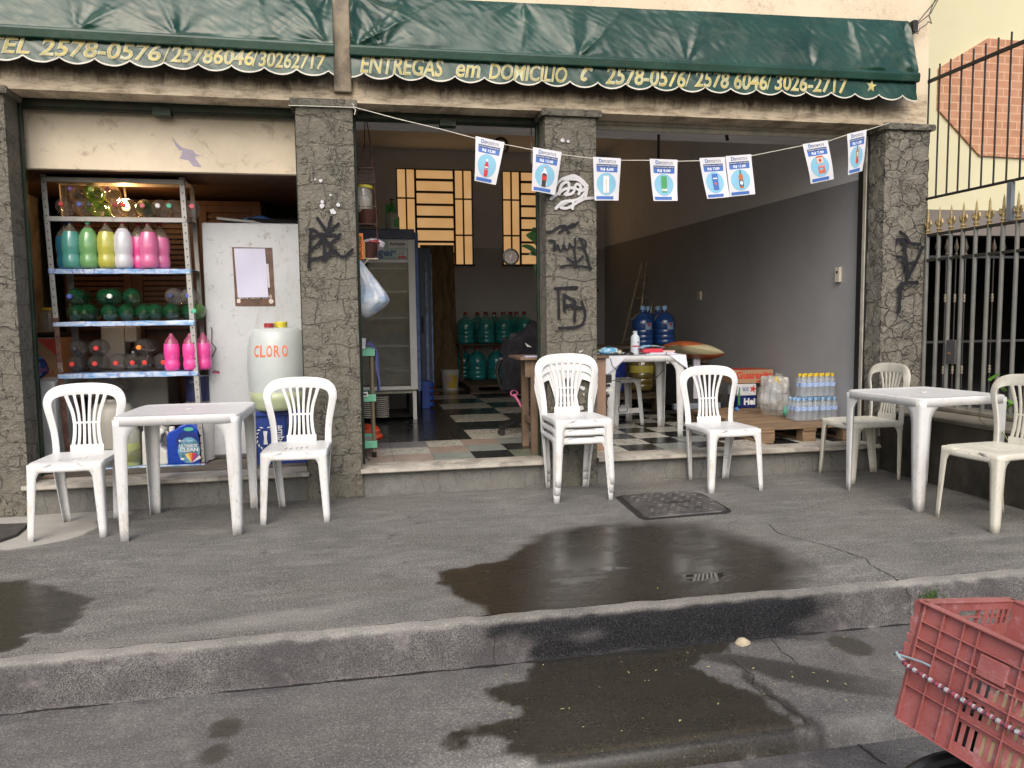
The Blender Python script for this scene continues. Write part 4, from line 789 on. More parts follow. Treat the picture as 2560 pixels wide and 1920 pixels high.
def make_chair(mat, label, group):
    t = thing('plastic_chair', label, 'chair', group=group)
    by = lambda x, z: .205+.045*((z-.44)/.44)-.75*x*x*(.6+.6*(z-.44)/.44)
    ctr = [(.176, .43), (.177, .50), (.184, .58), (.198, .66), (.212, .73), (.2135, .765), (.205, .795), (.183, .82), (.145, .8365), (.09, .844), (.03, .847)]
    wd = [.046, .044, .045, .048, .052, .056, .061, .067, .071, .073, .074]
    def spl(P, k=4):
        out = []
        for i in range(len(P)-1):
            a, b_, c, d = P[max(i-1, 0)], P[i], P[i+1], P[min(i+2, len(P)-1)]
            for j in range(k):
                s_ = j/k; out.append(tuple(.5*((2*b_[q])+(-a[q]+c[q])*s_+(2*a[q]-5*b_[q]+4*c[q]-d[q])*s_*s_+(-a[q]+3*b_[q]-3*c[q]+d[q])*s_**3) for q in range(len(a))))
        return out+[P[-1]]
    H = spl([(a[0], a[1], w_) for a, w_ in zip(ctr, wd)])
    full = [(-x, z, w_) for x, z, w_ in H]+[(x, z, w_) for x, z, w_ in H[::-1]]
    mb = MB(); nrm = [Vector((1.5*x*.9, -1, .1)).normalized() for x, z, w_ in full]
    mb.sweep([(x, by(x, z), z) for x, z, w_ in full], [w_ for _, _, w_ in full], .013, nrm, 12)
    kz = [(.83, 1.0), (.77, .84), (.70, .66), (.63, .57), (.56, .58), (.505, .64), (.47, .70)]
    kk = spl(kz, 3)
    for xt in (-.122, -.073, -.0245, .0245, .073, .122):
        P_ = [(xt*k, by(xt*k, z)-.001, z) for z, k in kk]; mb.sweep(P_, [(.022 if abs(xt) > .1 else .0175)*(1 if z < .8 else 1.25) for z, k in kk], .0085, [Vector((0, -1, .1)).normalized()]*len(P_), 8)
    mb.sweep([(x, by(x, .632)-.001, .632) for x in (-.074, -.037, 0, .037, .074)], .013, .007, [Vector((0, -1, .1))]*5, 8)
    mb.sweep([(x, by(x, .468)-.001, .468) for x in (-.097, -.05, 0, .05, .097)], .055, .010, [Vector((0, -1, .1))]*5, 8)
    obj('backrest', mb, mat, t, smooth=60)
    W, D_ = .197, .213; y0 = -.008; N_ = 28
    def sf(u, v):
        a, c = 2*u-1, 2*v-1; x, y, z = seatf(a, c, W, D_, 0)
        dish = .010*(1-a*a)*(1-c*c*.6); roll = .016*max(0, (-c-.72)/.28)**2; return (x, y+y0, .452-dish-roll-.004*abs(a)**8)
    mb = MB(); mb.grid(74, N_, sf, skip=lambda i, j: i in (24, 30, 36, 42, 48) and 9 <= j-((i-36)//12) <= 14)
    def skirt(u, v):
        s_ = u*4; e = int(s_) % 4; q = s_-int(s_); a, c = [(-1+2*q, -1), (1, -1+2*q), (1-2*q, 1), (-1, 1-2*q)][e]
        p = sf((a+1)/2, (c+1)/2); edge = abs(2*q-1); drop = .034+.03*max(0, (edge-.55)/.45)**2
        o_ = .004*min(1, v*3); return (p[0]+math.copysign(o_, a)*(abs(a) > .99), p[1]+math.copysign(o_, c)*(abs(c) > .99), p[2]-drop*v)
    mb.grid(112, 3, skirt, flip=False); obj('seat', mb, mat, t, smooth=50, solid=.004, weld=True)
    for sx in (-1, 1):
        obj('leg', lleg((sx*.2, -.222, .445), (sx*.212, -.243, 0), .056, .036, .08), mat, t, smooth=60, solid=.004)
    for sx in (-1, 1):
        obj('leg', lleg((sx*.197, .200, .445), (sx*.158, .222, 0), .052, .034, .07), mat, t, smooth=60, solid=.004)
    return t
CG = 'white plastic chairs on the sidewalk'
def at(t, x, y, rz, z=0): t.location = (x, y, z); t.rotation_euler = (0, 0, R_(rz)); return t
ch = make_chair(WP, 'white plastic chair standing to the left of the left table, nearest the pale cement patch', CG); at(ch, -1.712, -.425, 1)
at(dup(ch, (0, 0, 0), 0, 'white plastic chair to the right of the left table, in front of the blue crate'), -.41, -.375, -3)
at(dup(ch, (0, 0, 0), 0, 'white plastic chair standing alone behind the manhole cover, before the wooden pallet'), 2.62, -.245, 1)
for k, l in enumerate(('bottom white plastic chair of the stack against the middle pillar', 'middle white plastic chair of the stack of three against the middle pillar', 'topmost white plastic chair of the stack against the middle pillar')):
    at(dup(ch, (0, 0, 0), 0, l), 1.483+.002*k, -.262-.006*k, k*.5, .058*k)
cy = make_chair(WPY, 'yellowed white plastic chair behind the right table beside the rough stone pillar', CG); at(cy, 3.80, -.245, -90)
at(dup(cy, (0, 0, 0), 0, 'yellowed white plastic chair cut by the right edge, beside the green vine'), 3.74, -1.585, -84)
at(dup(cy, (0, 0, 0), 0, 'white chair back just showing behind the black office chair inside', 'white plastic chairs inside the shop'), 2.0, 2.6, 15, .203)
def make_table(mat, label):
    t = thing('plastic_table', label, 'table', group='square white plastic tables'); S = .352; z0 = .722
    def ol(a):   # outline radius by angle: square with softly notched corners
        c, s_ = math.cos(a), math.sin(a); q = S/max(abs(c), abs(s_)); r2 = (abs(c)**14+abs(s_)**14)**(-1/14)*S; return min(q, r2)*(1-.012*math.cos(4*a)**2)
    rings = [(.0, .0), (.03, .0), (.032, -.002), (.25, -.0025), (.6, -.003), (.93, -.003), (.955, .0), (.985, .001), (1.0, -.004), (1.003, -.012), (1.004, -.05)]
    mb = MB(); n = 96
    def tf(u, v):
        k = round(v*(len(rings)-1)); s_, dz = rings[k]; a = u*2*PI; r = ol(a)*s_
        rib = .0022*max(0, 1-abs(((a-PI/4+PI/8) % (PI/2))-PI/8)/.02*(.3+s_))*(1 if .1 < s_ < .9 else 0)
        return (r*math.cos(a), r*math.sin(a), z0+dz+rib)
    mb.grid(n, len(rings)-1, tf, flip=False, closeu=True); obj('table_top', mb, mat, t, smooth=35, solid=.004)
    mb = MB().m(M('hole_plug', (.75, .75, .72), .5)); mb.lathe([(.022, 0), (.022, .003), (.001, .004)], 18, rotT((0, 0, z0+.0015))); obj('umbrella_hole_plug', mb, None, t, smooth=30)
    for sx in (-1, 1):
        for sy in (-1, 1): obj('leg', lleg((sx*.345, sy*.345, .708), (sx*.337, sy*.337, 0), .082, .05, .11, 16, .02), mat, t, smooth=60, solid=.005)
    return t
tb = make_table(WPT, 'white plastic table on the left, between two chairs before the leaning shelf'); at(tb, -1.045, -.462, -1)
at(dup(tb, (0, 0, 0), 0, 'white plastic table at right between two yellowed chairs'), 3.762, -.925, 4.5)
at(dup(tb, (0, 0, 0), 0, 'white plastic table inside the right bay, holding papers and a tablecloth'), 2.475, 1.15, -7, .203)
# stool
t = thing('plastic_stool', 'white plastic stool tucked under the inner table', 'stool', (2.56, 1.78, .203), R_(6))
mb = MB(); mb.grid(24, 6, lambda u, v: (lambda r, a: (r*max(-1, min(1, math.cos(a)*1.3)), r*max(-1, min(1, math.sin(a)*1.3)), .45-(.03 if v > .99 else 0)))(.001+.135*min(1, v*1.2), u*2*PI), closeu=True); obj('seat', mb, WP, t, smooth=50, solid=.004)
for sx in (-1, 1):
    for sy in (-1, 1): obj('leg', lleg((sx*.135, sy*.135, .445), (sx*.165, sy*.165, 0), .055, .045, .04), WP, t, smooth=60, solid=.004)
for s_ in (-1, 1): mb = MB(); mb.box(-.15, .15, s_*.148-.003, s_*.148+.003, .12, .17); obj('stretcher', mb, WP, t)
# ================================================================ BOTTLES
def clear(name, col, a=.3, r=.08):
    b = NB(name); b.t.nodes['Principled BSDF']; return b.fin(col, r, Alpha=a, Specular_IOR_Level=1.0, Coat_Weight=.6 if a > .4 else 0, Coat_Roughness=.04)
def liquid(name, col):
    b = NB(name); co = b.co(); return b.fin(b.mix(b.mr(b.noise(co, 9, 3), .3, .7), tuple(c*.85 for c in col), col), .12, Specular_IOR_Level=.7, Coat_Weight=.6, Coat_Roughness=.05)
CLR = clear('clear_pet', (.34, .32, .30), .24, .05); GRN = clear('green_pet', (.008, .085, .032), .58, .05); LGN = clear('lime_pet', (.06, .22, .01), .5, .05); AMB = clear('warm_clear_pet', (.38, .33, .26), .26, .05)
CAPS = {'red': (.55, .035, .03), 'purple': (.22, .08, .33), 'lime': (.42, .55, .12), 'dark red': (.28, .02, .025), 'blue': (.07, .09, .36), 'black': (.02, .02, .022), 'white': (.7, .7, .68), 'teal green': (.08, .42, .26), 'pink': (.6, .13, .16), 'orange': (.75, .22, .03), 'yellow': (.7, .5, .03), 'navy': (.02, .03, .1), 'light blue': (.25, .45, .7)}
capm = {k: M('cap_'+k.replace(' ', '_'), v, .45, .1) for k, v in CAPS.items()}
PET = [(.002, .004), (.026, .002), (.041, .006), (.047, .02), (.0495, .045), (.0485, .075), (.0455, .092), (.0462, .11), (.0495, .125), (.050, .16), (.0495, .205), (.046, .232), (.038, .262), (.027, .287), (.0165, .305), (.0138, .315), (.0138, .322)]
def feet(a, z): return 1-(.10*max(0, math.cos(5*a))*ss(.03, 0, z))
def pet(label, body, cap, loc, rx=0, ry=0, rz=0, liq=None, fill=.24, s_=1, group=None, cat='bottle', name='plastic_bottle'):
    t = thing(name, label, cat, loc, 0, group); t.rotation_euler = (rx, ry, rz); t.scale = (s_, s_, s_)
    PP = [(r*(1.30-.25*ss(.25, .31, z)), z) for r, z in PET]; hi = PP
    mb = MB(); mb.lathe(hi, 18, wob=feet); obj('body', mb, body, t, smooth=60)
    if liq:
        pr = [(max(.001, r*1.004), z) for r, z in PP if z <= fill]; rr = pr[-1][0]; pr += [(rr*.6, pr[-1][1]+.001), (.001, pr[-1][1]+.001)]
        mb = MB(); mb.lathe(pr, 18, wob=feet, cap=False); obj('liquid', mb, liq, t, smooth=50)
    if cap: mb = MB(); mb.lathe([(.0172, .316), (.0176, .340), (.014, .343), (.001, .3435)], 12); obj('cap', mb, capm[cap], t, smooth=30)
    return t
_cache = {}
def petc(label, body, cap, loc, rx=0, ry=0, rz=0, liq=None, fill=.24, s_=1, group=None):
    key = (id(body), cap, id(liq), fill)
    if key not in _cache: _cache[key] = pet(label, body, cap, loc, rx, ry, rz, liq, fill, s_, group); return _cache[key]
    r = dup(_cache[key], loc, None, label, group, (s_,)*3); r.rotation_euler = (rx, ry, rz); r['group'] = group; return r
# ================================================================ LEANING METAL SHELF
rackm = M('grey_rack_metal', (.34, .335, .32), .5, .12, 6, .05, 40, metal=.35, dirt=((.11, .05, .03), .58, 6, .7)); rustm = M('rusty_rack_metal', (.12, .055, .04), .75, .35, 12, .2, 60, metal=.2, dirt=((.3, .28, .26), .55, 7, .8))
blk_hole = M('hole_black', (.004, .004, .004), .9)
bs_ = NB('blue_film_edge'); bc2 = bs_.co(); bcl = bs_.mix(bs_.mr(bs_.noise(bs_.mapv(bc2, (3, 3, 9)), 5, 5, .7), .35, .65), (.10, .27, .55), (.55, .62, .72)); bcl = bs_.mix(bs_.mr(bs_.noise(bs_.mapv(bc2, (9, 3, 3), (5, 1, 1)), 3, 3), .58, .7, 0, .8), bcl, (.08, .07, .3)); bs_.bump(bs_.noise(bc2, 40, 4), .4, .006); BLF = bs_.fin(bcl, .3)
SH = thing('metal_shelf', 'grey perforated metal shelf rack leaning in the left bay, filled with bottles', 'shelf', (-1.64, .67, .203)); LEAN = .026
def lx(x, z): return x-LEAN*z
def upright(x, y, sx, lab=None, m1=rackm, m2=rustm, sy=-1, zr=.0):
    mb = MB(); 
    def strip(z0, z1, mt):
        mb.m(mt)
        for (a, b_, c, d) in ((0, .036*sx, 0, .0025), (0, .0025*sx, 0, .034)):
            x0, x1 = sorted((x+a, x+b_)); y0, y1 = sorted((y-sy*c, y-sy*d)); T2 = Matrix(((1, 0, -LEAN, 0), (0, 1, 0, 0), (0, 0, 1, 0), (0, 0, 0, 1))); mb.box(x0, x1, y0, y1, z0, z1, T2)
    if zr > 0: strip(0, zr, m2); strip(zr, 2.1, m1)
    else: strip(0, 2.1, m1)
    u = obj('upright', mb, None, SH); mb = MB().m(blk_hole)
    z = .05
    while z < 2.08:
        xx = lx(x+.018*sx, z); mb.add([(xx+.0045*math.cos(a*PI/4), y+(.001 if sy > 0 else -.001)-(0 if sy < 0 else .0), z+.006*math.sin(a*PI/4)) for a in range(8)], [tuple(range(8))]); z += .057
    obj('hole', mb, None, u)
upright(-.457, -.17, 1, zr=1.10); upright(.49, -.17, -1, zr=.02); upright(-.45, .18, 1, sy=1, zr=.5); upright(.49, .18, -1, sy=1, zr=.55)
for z, mt in ((2.085, rackm), (1.812, rackm), (1.445, BLF), (1.072, BLF), (.70, BLF), (.008, BLF)):
    mb = MB(); x0, x1 = lx(-.457, z), lx(.49, z)
    def fr(u, v):
        e = (.0035*noise.noise((u*9, v*3, z*9)) if mt is BLF else 0); k = round(v*4); y = -.173-(.004 if mt is BLF else 0)
        return [(x0+(x1-x0)*u, .18, z), (x0+(x1-x0)*u, y+.004, z+e), (x0+(x1-x0)*u, y-abs(e), z-.004), (x0+(x1-x0)*u, y-abs(e)*1.3, z-.032+e), (x0+(x1-x0)*u, y+.012, z-.036+e)][k]
    if mt is BLF and z < 1.5: x0 -= .0; x1 += .0
    mb.grid(60, 4, fr, flip=False); mb.m(mt); o = obj('shelf_board', mb, None, SH, smooth=40, solid=.0015)
SX = lambda x, z: x-LEAN*z      # world x of a point on the rack
# top shelf row (world z 2.015)
GB = 'empty bottles lying on the leaning shelf'
def lying(x, z, cap, body, label, y=.50, yaw=0, pit=0):
    # neck towards the viewer (-Y)
    return petc(label, body, cap, (x, y+.32, z), PI/2+pit, 0, yaw, group=GB)
rs = random.Random(3); zt_ = 2.015+.2035-.2035
row = [(-2.105, 'red', CLR), (-1.995, 'blue', AMB), (-1.885, 'black', LGN), (-1.775, 'dark red', AMB), (-1.675, 'red', AMB), (-1.572, 'pink', GRN), (-1.468, 'white', CLR), (-1.362, 'teal green', CLR), (-1.268, 'pink', CLR)]
for i, (x, c, b_) in enumerate(row): lying(x+.03, 2.04+.062, c, b_, f'{c} capped empty bottle, {ORD[i]} from left in the top shelf lower row', .51+rs.uniform(0, .03), rs.uniform(.0, .25))
for i, (x, c, b_) in enumerate([(-2.04, 'purple', CLR), (-1.925, 'lime', LGN), (-1.81, 'dark red', AMB)]): lying(x+.03, 2.158+.052, c, b_, f'{c} capped empty bottle in the upper row of the top shelf', .52, rs.uniform(.0, .25))
# second shelf: standing cleaning liquids
GL = 'standing bottles of coloured cleaning liquid'
LQ = {'teal': liquid('teal_liquid', (.09, .33, .28)), 'green': liquid('green_liquid', (.17, .38, .15)), 'yellow': liquid('yellow_liquid', (.48, .47, .08)), 'white': liquid('white_liquid', (.60, .61, .66)), 'pink': liquid('pink_liquid', (.66, .15, .33)), 'magenta': liquid('magenta_liquid', (.72, .08, .30)), 'blue': liquid('blue_liquid', (.02, .16, .26)), 'hot pink': liquid('hot_pink_liquid', (.78, .07, .34))}
zb_ = 1.650
for i, (x, y, c, cap, lab, f) in enumerate([(-2.045, .60, 'blue', 'navy', 'dark blue liquid bottle half hidden at the left end of the second shelf', .26), (-1.99, .535, 'teal', 'navy', 'teal liquid bottle standing second from left on the second shelf', .262), (-1.875, .535, 'green', 'teal green', 'light green liquid bottle standing on the second shelf', .29), (-1.755, .535, 'yellow', 'dark red', 'yellow liquid bottle standing on the second shelf', .262), (-1.645, .535, 'white', 'dark red', 'milky white liquid bottle standing on the second shelf', .29), (-1.555, .60, 'magenta', 'dark red', 'deep magenta liquid bottle standing behind the white one', .25), (-1.475, .535, 'pink', 'dark red', 'bright pink liquid bottle at the front right of the second shelf', .27), (-1.415, .62, 'pink', 'dark red', 'pink liquid bottle half hidden at the right end of the group', .26), (-1.93, .64, 'teal', 'dark red', 'teal liquid bottle hidden behind the teal and green ones', .26)]):
    petc(lab, AMB, cap, (x, y, zb_), 0, 0, i*.7, liq=LQ[c], fill=f, group=GL, s_=1.0)
# third shelf: green empties
z3 = 1.277
low = [(-2.08, None, GRN), (-1.985, None, GRN), (-1.86, None, GRN), (-1.745, None, GRN), (-1.63, None, GRN), (-1.535, None, GRN), (-1.42, None, GRN), (-1.315, None, GRN), (-1.22, 'teal green', LGN)]
for i, (x, c, b_) in enumerate(low): lying(x+.02, z3+.066, c, b_, f'{"capped" if c else "open"} green bottle, {ORD[i]} from left in the third shelf lower row', .51+rs.uniform(0, .05), rs.uniform(.02, .3))
for i, (x, c, b_, q) in enumerate([(-2.03, 'blue', GRN, 'green'), (-1.90, None, GRN, 'green capless'), (-1.80, 'white', GRN, 'green'), (-1.69, None, GRN, 'pale green capless'), (-1.37, 'navy', CLR, 'clear'), (-1.28, 'blue', CLR, 'clear')]): lying(x+.02, z3+.178, c, b_, f'{c+" capped" if c else "open"} {q.split()[0]} bottle, {ORD[i]} from left in the third shelf upper row', .52, rs.uniform(-.1, .35))
# fourth shelf
z4 = .905; SMK = clear('smoky_clear_pet', (.12, .11, .10), .36, .05)
for i, (x, c) in enumerate([(-2.07, 'red'), (-1.95, 'red'), (-1.825, 'red'), (-1.735, 'red'), (-1.63, 'red'), (-1.515, 'red'), (-1.43, 'red')]): lying(x+.02, z4+.066, c, SMK, f'red capped clear bottle, {ORD[i]} from left in the fourth shelf lower row', .51+rs.uniform(0, .05), rs.uniform(-.05, .3))
for i, (x, c) in enumerate([(-2.06, 'black'), (-1.94, 'red'), (-1.585, 'orange')]): lying(x+.02, z4+.178, c, SMK, f'{c} capped clear bottle lying on top of the fourth shelf row', .52, rs.uniform(-.1, .3))
PKP = clear('pink_tinted_pet', (.55, .12, .25), .4)
for i, (x, y) in enumerate([(-1.355, .54), (-1.225, .54), (-1.145, .60)]): petc(['left', 'middle', 'right, half hidden'][i]+' hot pink liquid bottle standing on the fourth shelf by the upright', PKP, None, (x, y, z4), 0, 0, i*.5, liq=LQ['hot pink'], fill=.235, group=GL, s_=.86)
# ================================================================ LEFT BAY THINGS
def simple(name, label, cat, mb, smooth=False, bevel=0, group=None, solid=0, parent=None): return tag(obj(name, mb, None, None, smooth=smooth, bevel=bevel, solid=solid), label, cat, group)
# lamp behind the top row
t = thing('light_bulb', 'lit warm bulb hanging behind the bottles of the top shelf', 'light bulb', (-1.72, .93, 2.16))
mb = MB().m(M('lit_bulb', (1, .7, .4), .4, 0, emis=(1, .6, .26), es=3.5)); mb.lathe([(.001, -.045), (.02, -.04), (.03, -.02), (.028, 0), (.015, .025), (.012, .035)], 14); obj('glass', mb, None, t, smooth=True)
mb = MB().m(blk_hole); mb.tube([(0, 0, .035), (0, 0, .07), (.02, -.1, .15)], .008, 6); obj('wire', mb, None, t, smooth=True)
pl = bpy.data.lights.new('bulb_light', 'POINT'); pl.energy = 14; pl.color = (1, .52, .2); pl.shadow_soft_size = .03; po = bpy.data.objects.new('bulb_light', pl); C.objects.link(po); po.parent = t; po.location = (0, -.03, -.0)
# dark wooden back of the bay with panelled doors
wd_ = NB('dark_wood_door'); wc = wd_.co(True); wv = wd_.mapv(wc, (6, 1, .7)); wcol = wd_.mix(wd_.mr(wd_.noise(wv, 4, 5, .7), .3, .7), (.035, .014, .007), (.085, .036, .016)); wd_.fin(wcol, .5)
t = thing('wooden_cupboard', 'dark brown wooden cupboard with slatted doors behind the leaning shelf', 'cupboard', (-1.75, 1.45, .203))
mb = MB().m(wd_.m); mb.box(-.62, .95, .02, .45, 0, 2.08); obj('carcass', mb, None, t)
for i, x in enumerate((-.60, -.07, .46)):
    mb = MB().m(wd_.m); mb.box(x, x+.06, -.01, .019, .04, 2.04); mb.box(x+.44, x+.5, -.01, .019, .04, 2.04); [mb.box(x+.06, x+.44, -.01, .019, z, z+.06) for z in (.04, 1.0, 1.98)]
    for k in range(21): mb.box(x+.062, x+.438, -.002, .012, 1.07+k*.043, 1.10+k*.043) 
    obj('door', mb, None, t, bevel=.003)
# freezer / white metal door with poster
frz = NB('scuffed_white_metal'); fc = frz.co(True); fb = frz.mix(frz.mr(frz.noise(fc, 2.5, 4), .3, .7), (.38, .40, .42), (.46, .48, .50))
fb = frz.mix(frz.mr(frz.noise(frz.mapv(fc, (3, 3, 3)), 6, 7, .85), .57, .64, 0, .75), fb, (.20, .16, .13)); fb = frz.mix(frz.mr(frz.noise(frz.mapv(fc, (1.5, 1, .5), (3, 3, 3)), 5, 7, .8), .56, .68, 0, .5), fb, (.27, .25, .22)); fb = frz.mix(frz.mr(frz.noise(frz.mapv(fc, (1, 1, .25)), 12, 5, .8), .62, .7, 0, .5), fb, (.3, .25, .2)); frz.fin(fb, .4)
t = thing('fridge', 'tall scuffed white metal fridge with a covered poster, beside the left pillar', 'fridge', (-.77, 1.0, .203))
mb = MB().m(frz.m); mb.box(-.365, .372, -.26, .35, .0, 1.80); obj('body', mb, None, t, bevel=.01)
mb = MB().m(frz.m); mb.box(-.368, .37, -.305, -.265, .03, 1.805); d_ = obj('door', mb, None, t, bevel=.012)
mb = MB().m(blk_hole); mb.tube([(-.33, -.315, 1.02), (-.325, -.315, 1.0), (-.33, -.315, .9), (-.30, -.315, .86), (-.33, -.315, .8)], .003, 5); obj('scratch', mb, None, d_)
ps = thing('poster', 'brown price poster covered by a blank sheet on the white fridge door', 'poster', (-.78, .694, 1.60))
brn = M('brown_poster', (.10, .048, .032), .35, .4, 14); lav2 = M('blank_sheet', (.50, .50, .64), .55, .02); tape = clear('sticky_tape', (.6, .6, .55), .25)
mb = MB().m(brn); mb.add([(-.145, -.003, .225), (.147, -.003, .222), (.155, -.003, -.222), (-.138, -.003, -.219)], [(0, 3, 2, 1)]); obj('backing', mb, None, ps)
mb = MB().m(lav2); mb.grid(6, 10, lambda u, v: (-.13+.225*u+.012*v*(1), -.0105-.004*math.sin(u*3+v*5), .215-.37*v), flip=True); obj('sheet', mb, None, ps, smooth='all')
mb = MB().m(M('grey_sheet_edge', (.5, .5, .55), .6)); mb.add([(.095, -.0045, .10), (.115, -.0045, .10), (.12, -.0045, -.08), (.10, -.0045, -.08)], [(0, 3, 2, 1)]); obj('under_sheet', mb, None, ps)
mb = MB().m(M('pale_print', (.55, .5, .46), .5)); text(mb, '88.98  88.98  88.98', -.11, .13, -.165, -.135, -.0042); mb.disc(.125, -.185, .018, .018, -.0042); mb.box(-.125, -.10, -.0045, -.0035, -.195, -.165); obj('print', mb, None, ps)
stk = thing('sticker', 'small worn sticker low on the white fridge door', 'sticker', (-1.08, .692, .88)); mb = MB().m(M('sticker_white', (.6, .57, .58), .4)); mb.box(-.036, .036, -.002, 0, -.018, .018, rotT((0, 0, 0), ry=.12)); obj('backing', mb, None, stk)
mb = MB().m(M('sticker_print', (.3, .05, .12), .4)); mb.box(-.03, .03, -.003, -.0022, -.012, .004, rotT((0, 0, 0), ry=.12)); mb.m(blk_hole); mb.box(-.02, .026, -.0035, -.0031, .006, .013, rotT((0, 0, 0), ry=.12)); obj('print', mb, None, stk)
mb = MB(); bl_ = M('blue_bundle', (.03, .10, .28), .5); wt_ = M('grey_stick', (.4, .4, .38), .5)
mb.m(bl_); mb.tube([(-.85, .8, 2.035), (-.72, .85, 2.055), (-.6, .9, 2.03)], [.02, .032, .018], 8); mb.m(wt_); mb.tube([(-1.04, .78, 2.05), (-.85, .76, 2.03), (-.5, .9, 2.02)], .010, 6); mb.m(blk_hole); mb.tube([(-1.0, .85, 2.02), (-.8, .8, 2.045), (-.45, .8, 2.025)], .016, 6)
simple('cloth_bundle', 'blue cloth and sticks lying on top of the white fridge', 'bundle', mb, smooth=True)
# chlorine drum on blue crate
dr = NB('translucent_drum'); dc = dr.co(); dcol = dr.mix(dr.mr(dr.noise(dc, 3, 3), .3, .7), (.42, .46, .46), (.48, .52, .51)); dr.fin(dcol, .3, Subsurface_Weight=.3, Subsurface_Radius=(.1, .1, .1))
dl = NB('drum_liquid_zone'); dr2 = dl.co(); dl.fin(dl.mix(dl.mr(dl.noise(dr2, 3, 3), .3, .7), (.33, .38, .23), (.37, .42, .27)), .3)
t = thing('chlorine_drum', 'large translucent drum marked CLORO standing on the blue crate', 'drum', (-.605, .50, .603))
DP = [(.172, 0), (.185, .005), (.192, .03), (.202, .08), (.209, .14), (.215, .22), (.2195, .30), (.218, .38), (.211, .46), (.199, .53), (.185, .575), (.168, .597), (.14, .606), (.06, .610), (.001, .610)]
def half(p0, p1): 
    q = [p for p in DP if p0 <= p[1] <= p1]; return q
mb = MB(); mb.m(dr.m); mb.lathe([(p[0]*1.0, p[1]) for p in DP if p[1] >= .14], 40, cap=False); obj('body', mb, None, t, smooth='all')
mb = MB(); mb.m(dl.m); mb.lathe([(p[0], p[1]) for p in DP if p[1] <= .14], 40); obj('liquid_level', mb, None, t, smooth='all')
mb = MB().m(capm['dark red']); mb.lathe([(.035, .612), (.036, .64), (.032, .645), (.001, .645)], 16, rotT((-.05, -.02, 0))); obj('red_cap', mb, None, t, smooth=30)
mb = MB().m(M('yellow_cap', (.55, .48, .05), .5)); mb.lathe([(.045, .612), (.05, .648), (.047, .655), (.001, .655)], 18, rotT((.03, .03, 0))); obj('yellow_cap', mb, None, t, smooth=30)
mb = MB().m(M('red_marker', (.72, .16, .07), .6, .2)); DF = lambda x, z: 0
def drumy(x, z):
    r = .21
    for a, b_ in zip(DP, DP[1:]):
        if a[1] <= z <= b_[1]: r = a[0]+(b_[0]-a[0])*(z-a[1])/(b_[1]-a[1]+1e-9)
    a = x/r; return r, a
ra = -.12
for s_, xa in (('C', -.125), ('L', -.075), ('O', -.028), ('R', .022), ('O', .075)): text(mb, s_, xa, xa+.040, .40, .485, 0, bold=.02, sub=.02)
mb.v = [((lambda r, a: (r*math.sin(a), -r*math.cos(a)-.0015, v[2]))(drumy(v[0], v[2])[0], v[0]/.2+ra)) for v in mb.v]; obj('lettering', mb, None, t)
t = thing('blue_crate', 'blue plastic drinks crate with white emblem under the chlorine drum', 'crate', (-.60, .555, .203)); bcr = M('blue_crate_plastic', (.012, .035, .20), .4, .15, 6)
mb = MB().m(bcr); mb.box(-.2, .2, -.16, .16, 0, .02); mb.box(-.2, -.185, -.16, .16, .02, .395); mb.box(.185, .2, -.16, .16, .02, .395); mb.box(-.185, .185, .148, .16, .02, .395)
mb.box(-.185, .185, -.155, -.148, .02, .395); mb.box(-.2, .2, -.172, -.1605, .36, .40); mb.box(-.2, .2, -.170, -.1605, .0, .03); mb.box(-.2, -.165, -.168, -.1605, .031, .359); mb.box(.03, .2, -.168, -.1605, .031, .12); mb.box(.03, .045, -.168, -.1605, .121, .359); mb.box(-.2, .2, -.16, .16, .392, .399); obj('body', mb, None, t, bevel=.004)
mb = MB().m(blk_hole); mb.box(.06, .18, -.1665, -.156, .14, .3); obj('handle_hole', mb, None, t)
mb = MB().m(M('crate_print', (.6, .62, .66), .6, .1)); 
for sg in (-1, 1):
    for k in range(7):
        a = R_(90+sg*(25+k*21)); cx, cz = -.10+.062*math.cos(a), .20+.085*math.sin(a); d = Vector((math.cos(a+sg*.9), math.sin(a+sg*.9)))*.016; e = Vector((-d.y, d.x))*.35
        mb.add([(cx-d.x, -.1695, cz-d.y), (cx+e.x, -.1695, cz+e.y), (cx+d.x, -.1695, cz+d.y), (cx-e.x, -.1695, cz-e.y)], [(0, 1, 2, 3)])
mb.add([(-.115, -.1695, .15), (-.085, -.1695, .15), (-.09, -.1695, .20), (-.085, -.1695, .25), (-.115, -.1695, .25), (-.11, -.1695, .20)], [(0, 1, 2, 3, 4, 5)])
tm = MB(); text(tm, 'ambev', -.09, .09, 0, .045, 0, bold=.01); mb.add([(-.01+v[2]*1.0, -.1695, .20-v[0]) for v in tm.v], tm.f); obj('print', mb, None, t)
# things left of the shelf
t = thing('low_block', 'whitewashed low block wall stub beside the brown pipe', 'wall', (-2.35, .9, .18)); mb = MB().m(M('whitewash', (.50, .49, .47), .8, .2, 5, .2, 40, dirt=((.25, .2, .15), .55, 6, .7))); mb.box(-.2, .225, -.45, .42, 0, .675); obj('body', mb, None, t, bevel=.01)
t = thing('cardboard_box', 'red and brown cardboard box with large K on the low block wall', 'box', (-2.40, 1.12, .858)); kb_ = M('kraft_card', (.34, .21, .12), .8, .12, 5); rdm = M('red_print', (.45, .05, .03), .6)
mb = MB().m(kb_); mb.box(-.14, .14, -.12, .16, 0, .30); obj('body', mb, None, t, bevel=.003); mb = MB().m(rdm); mb.add([(-.02, -.1215, .29), (.14, -.1215, .29), (.14, -.1215, .12)], [(0, 2, 1)]); text(mb, 'K', -.12, -.02, .12, .27, -.1215, bold=.03); text(mb, 'QUALI', -.13, .08, .01, .05, -.1215, bold=.02); obj('print', mb, None, t)
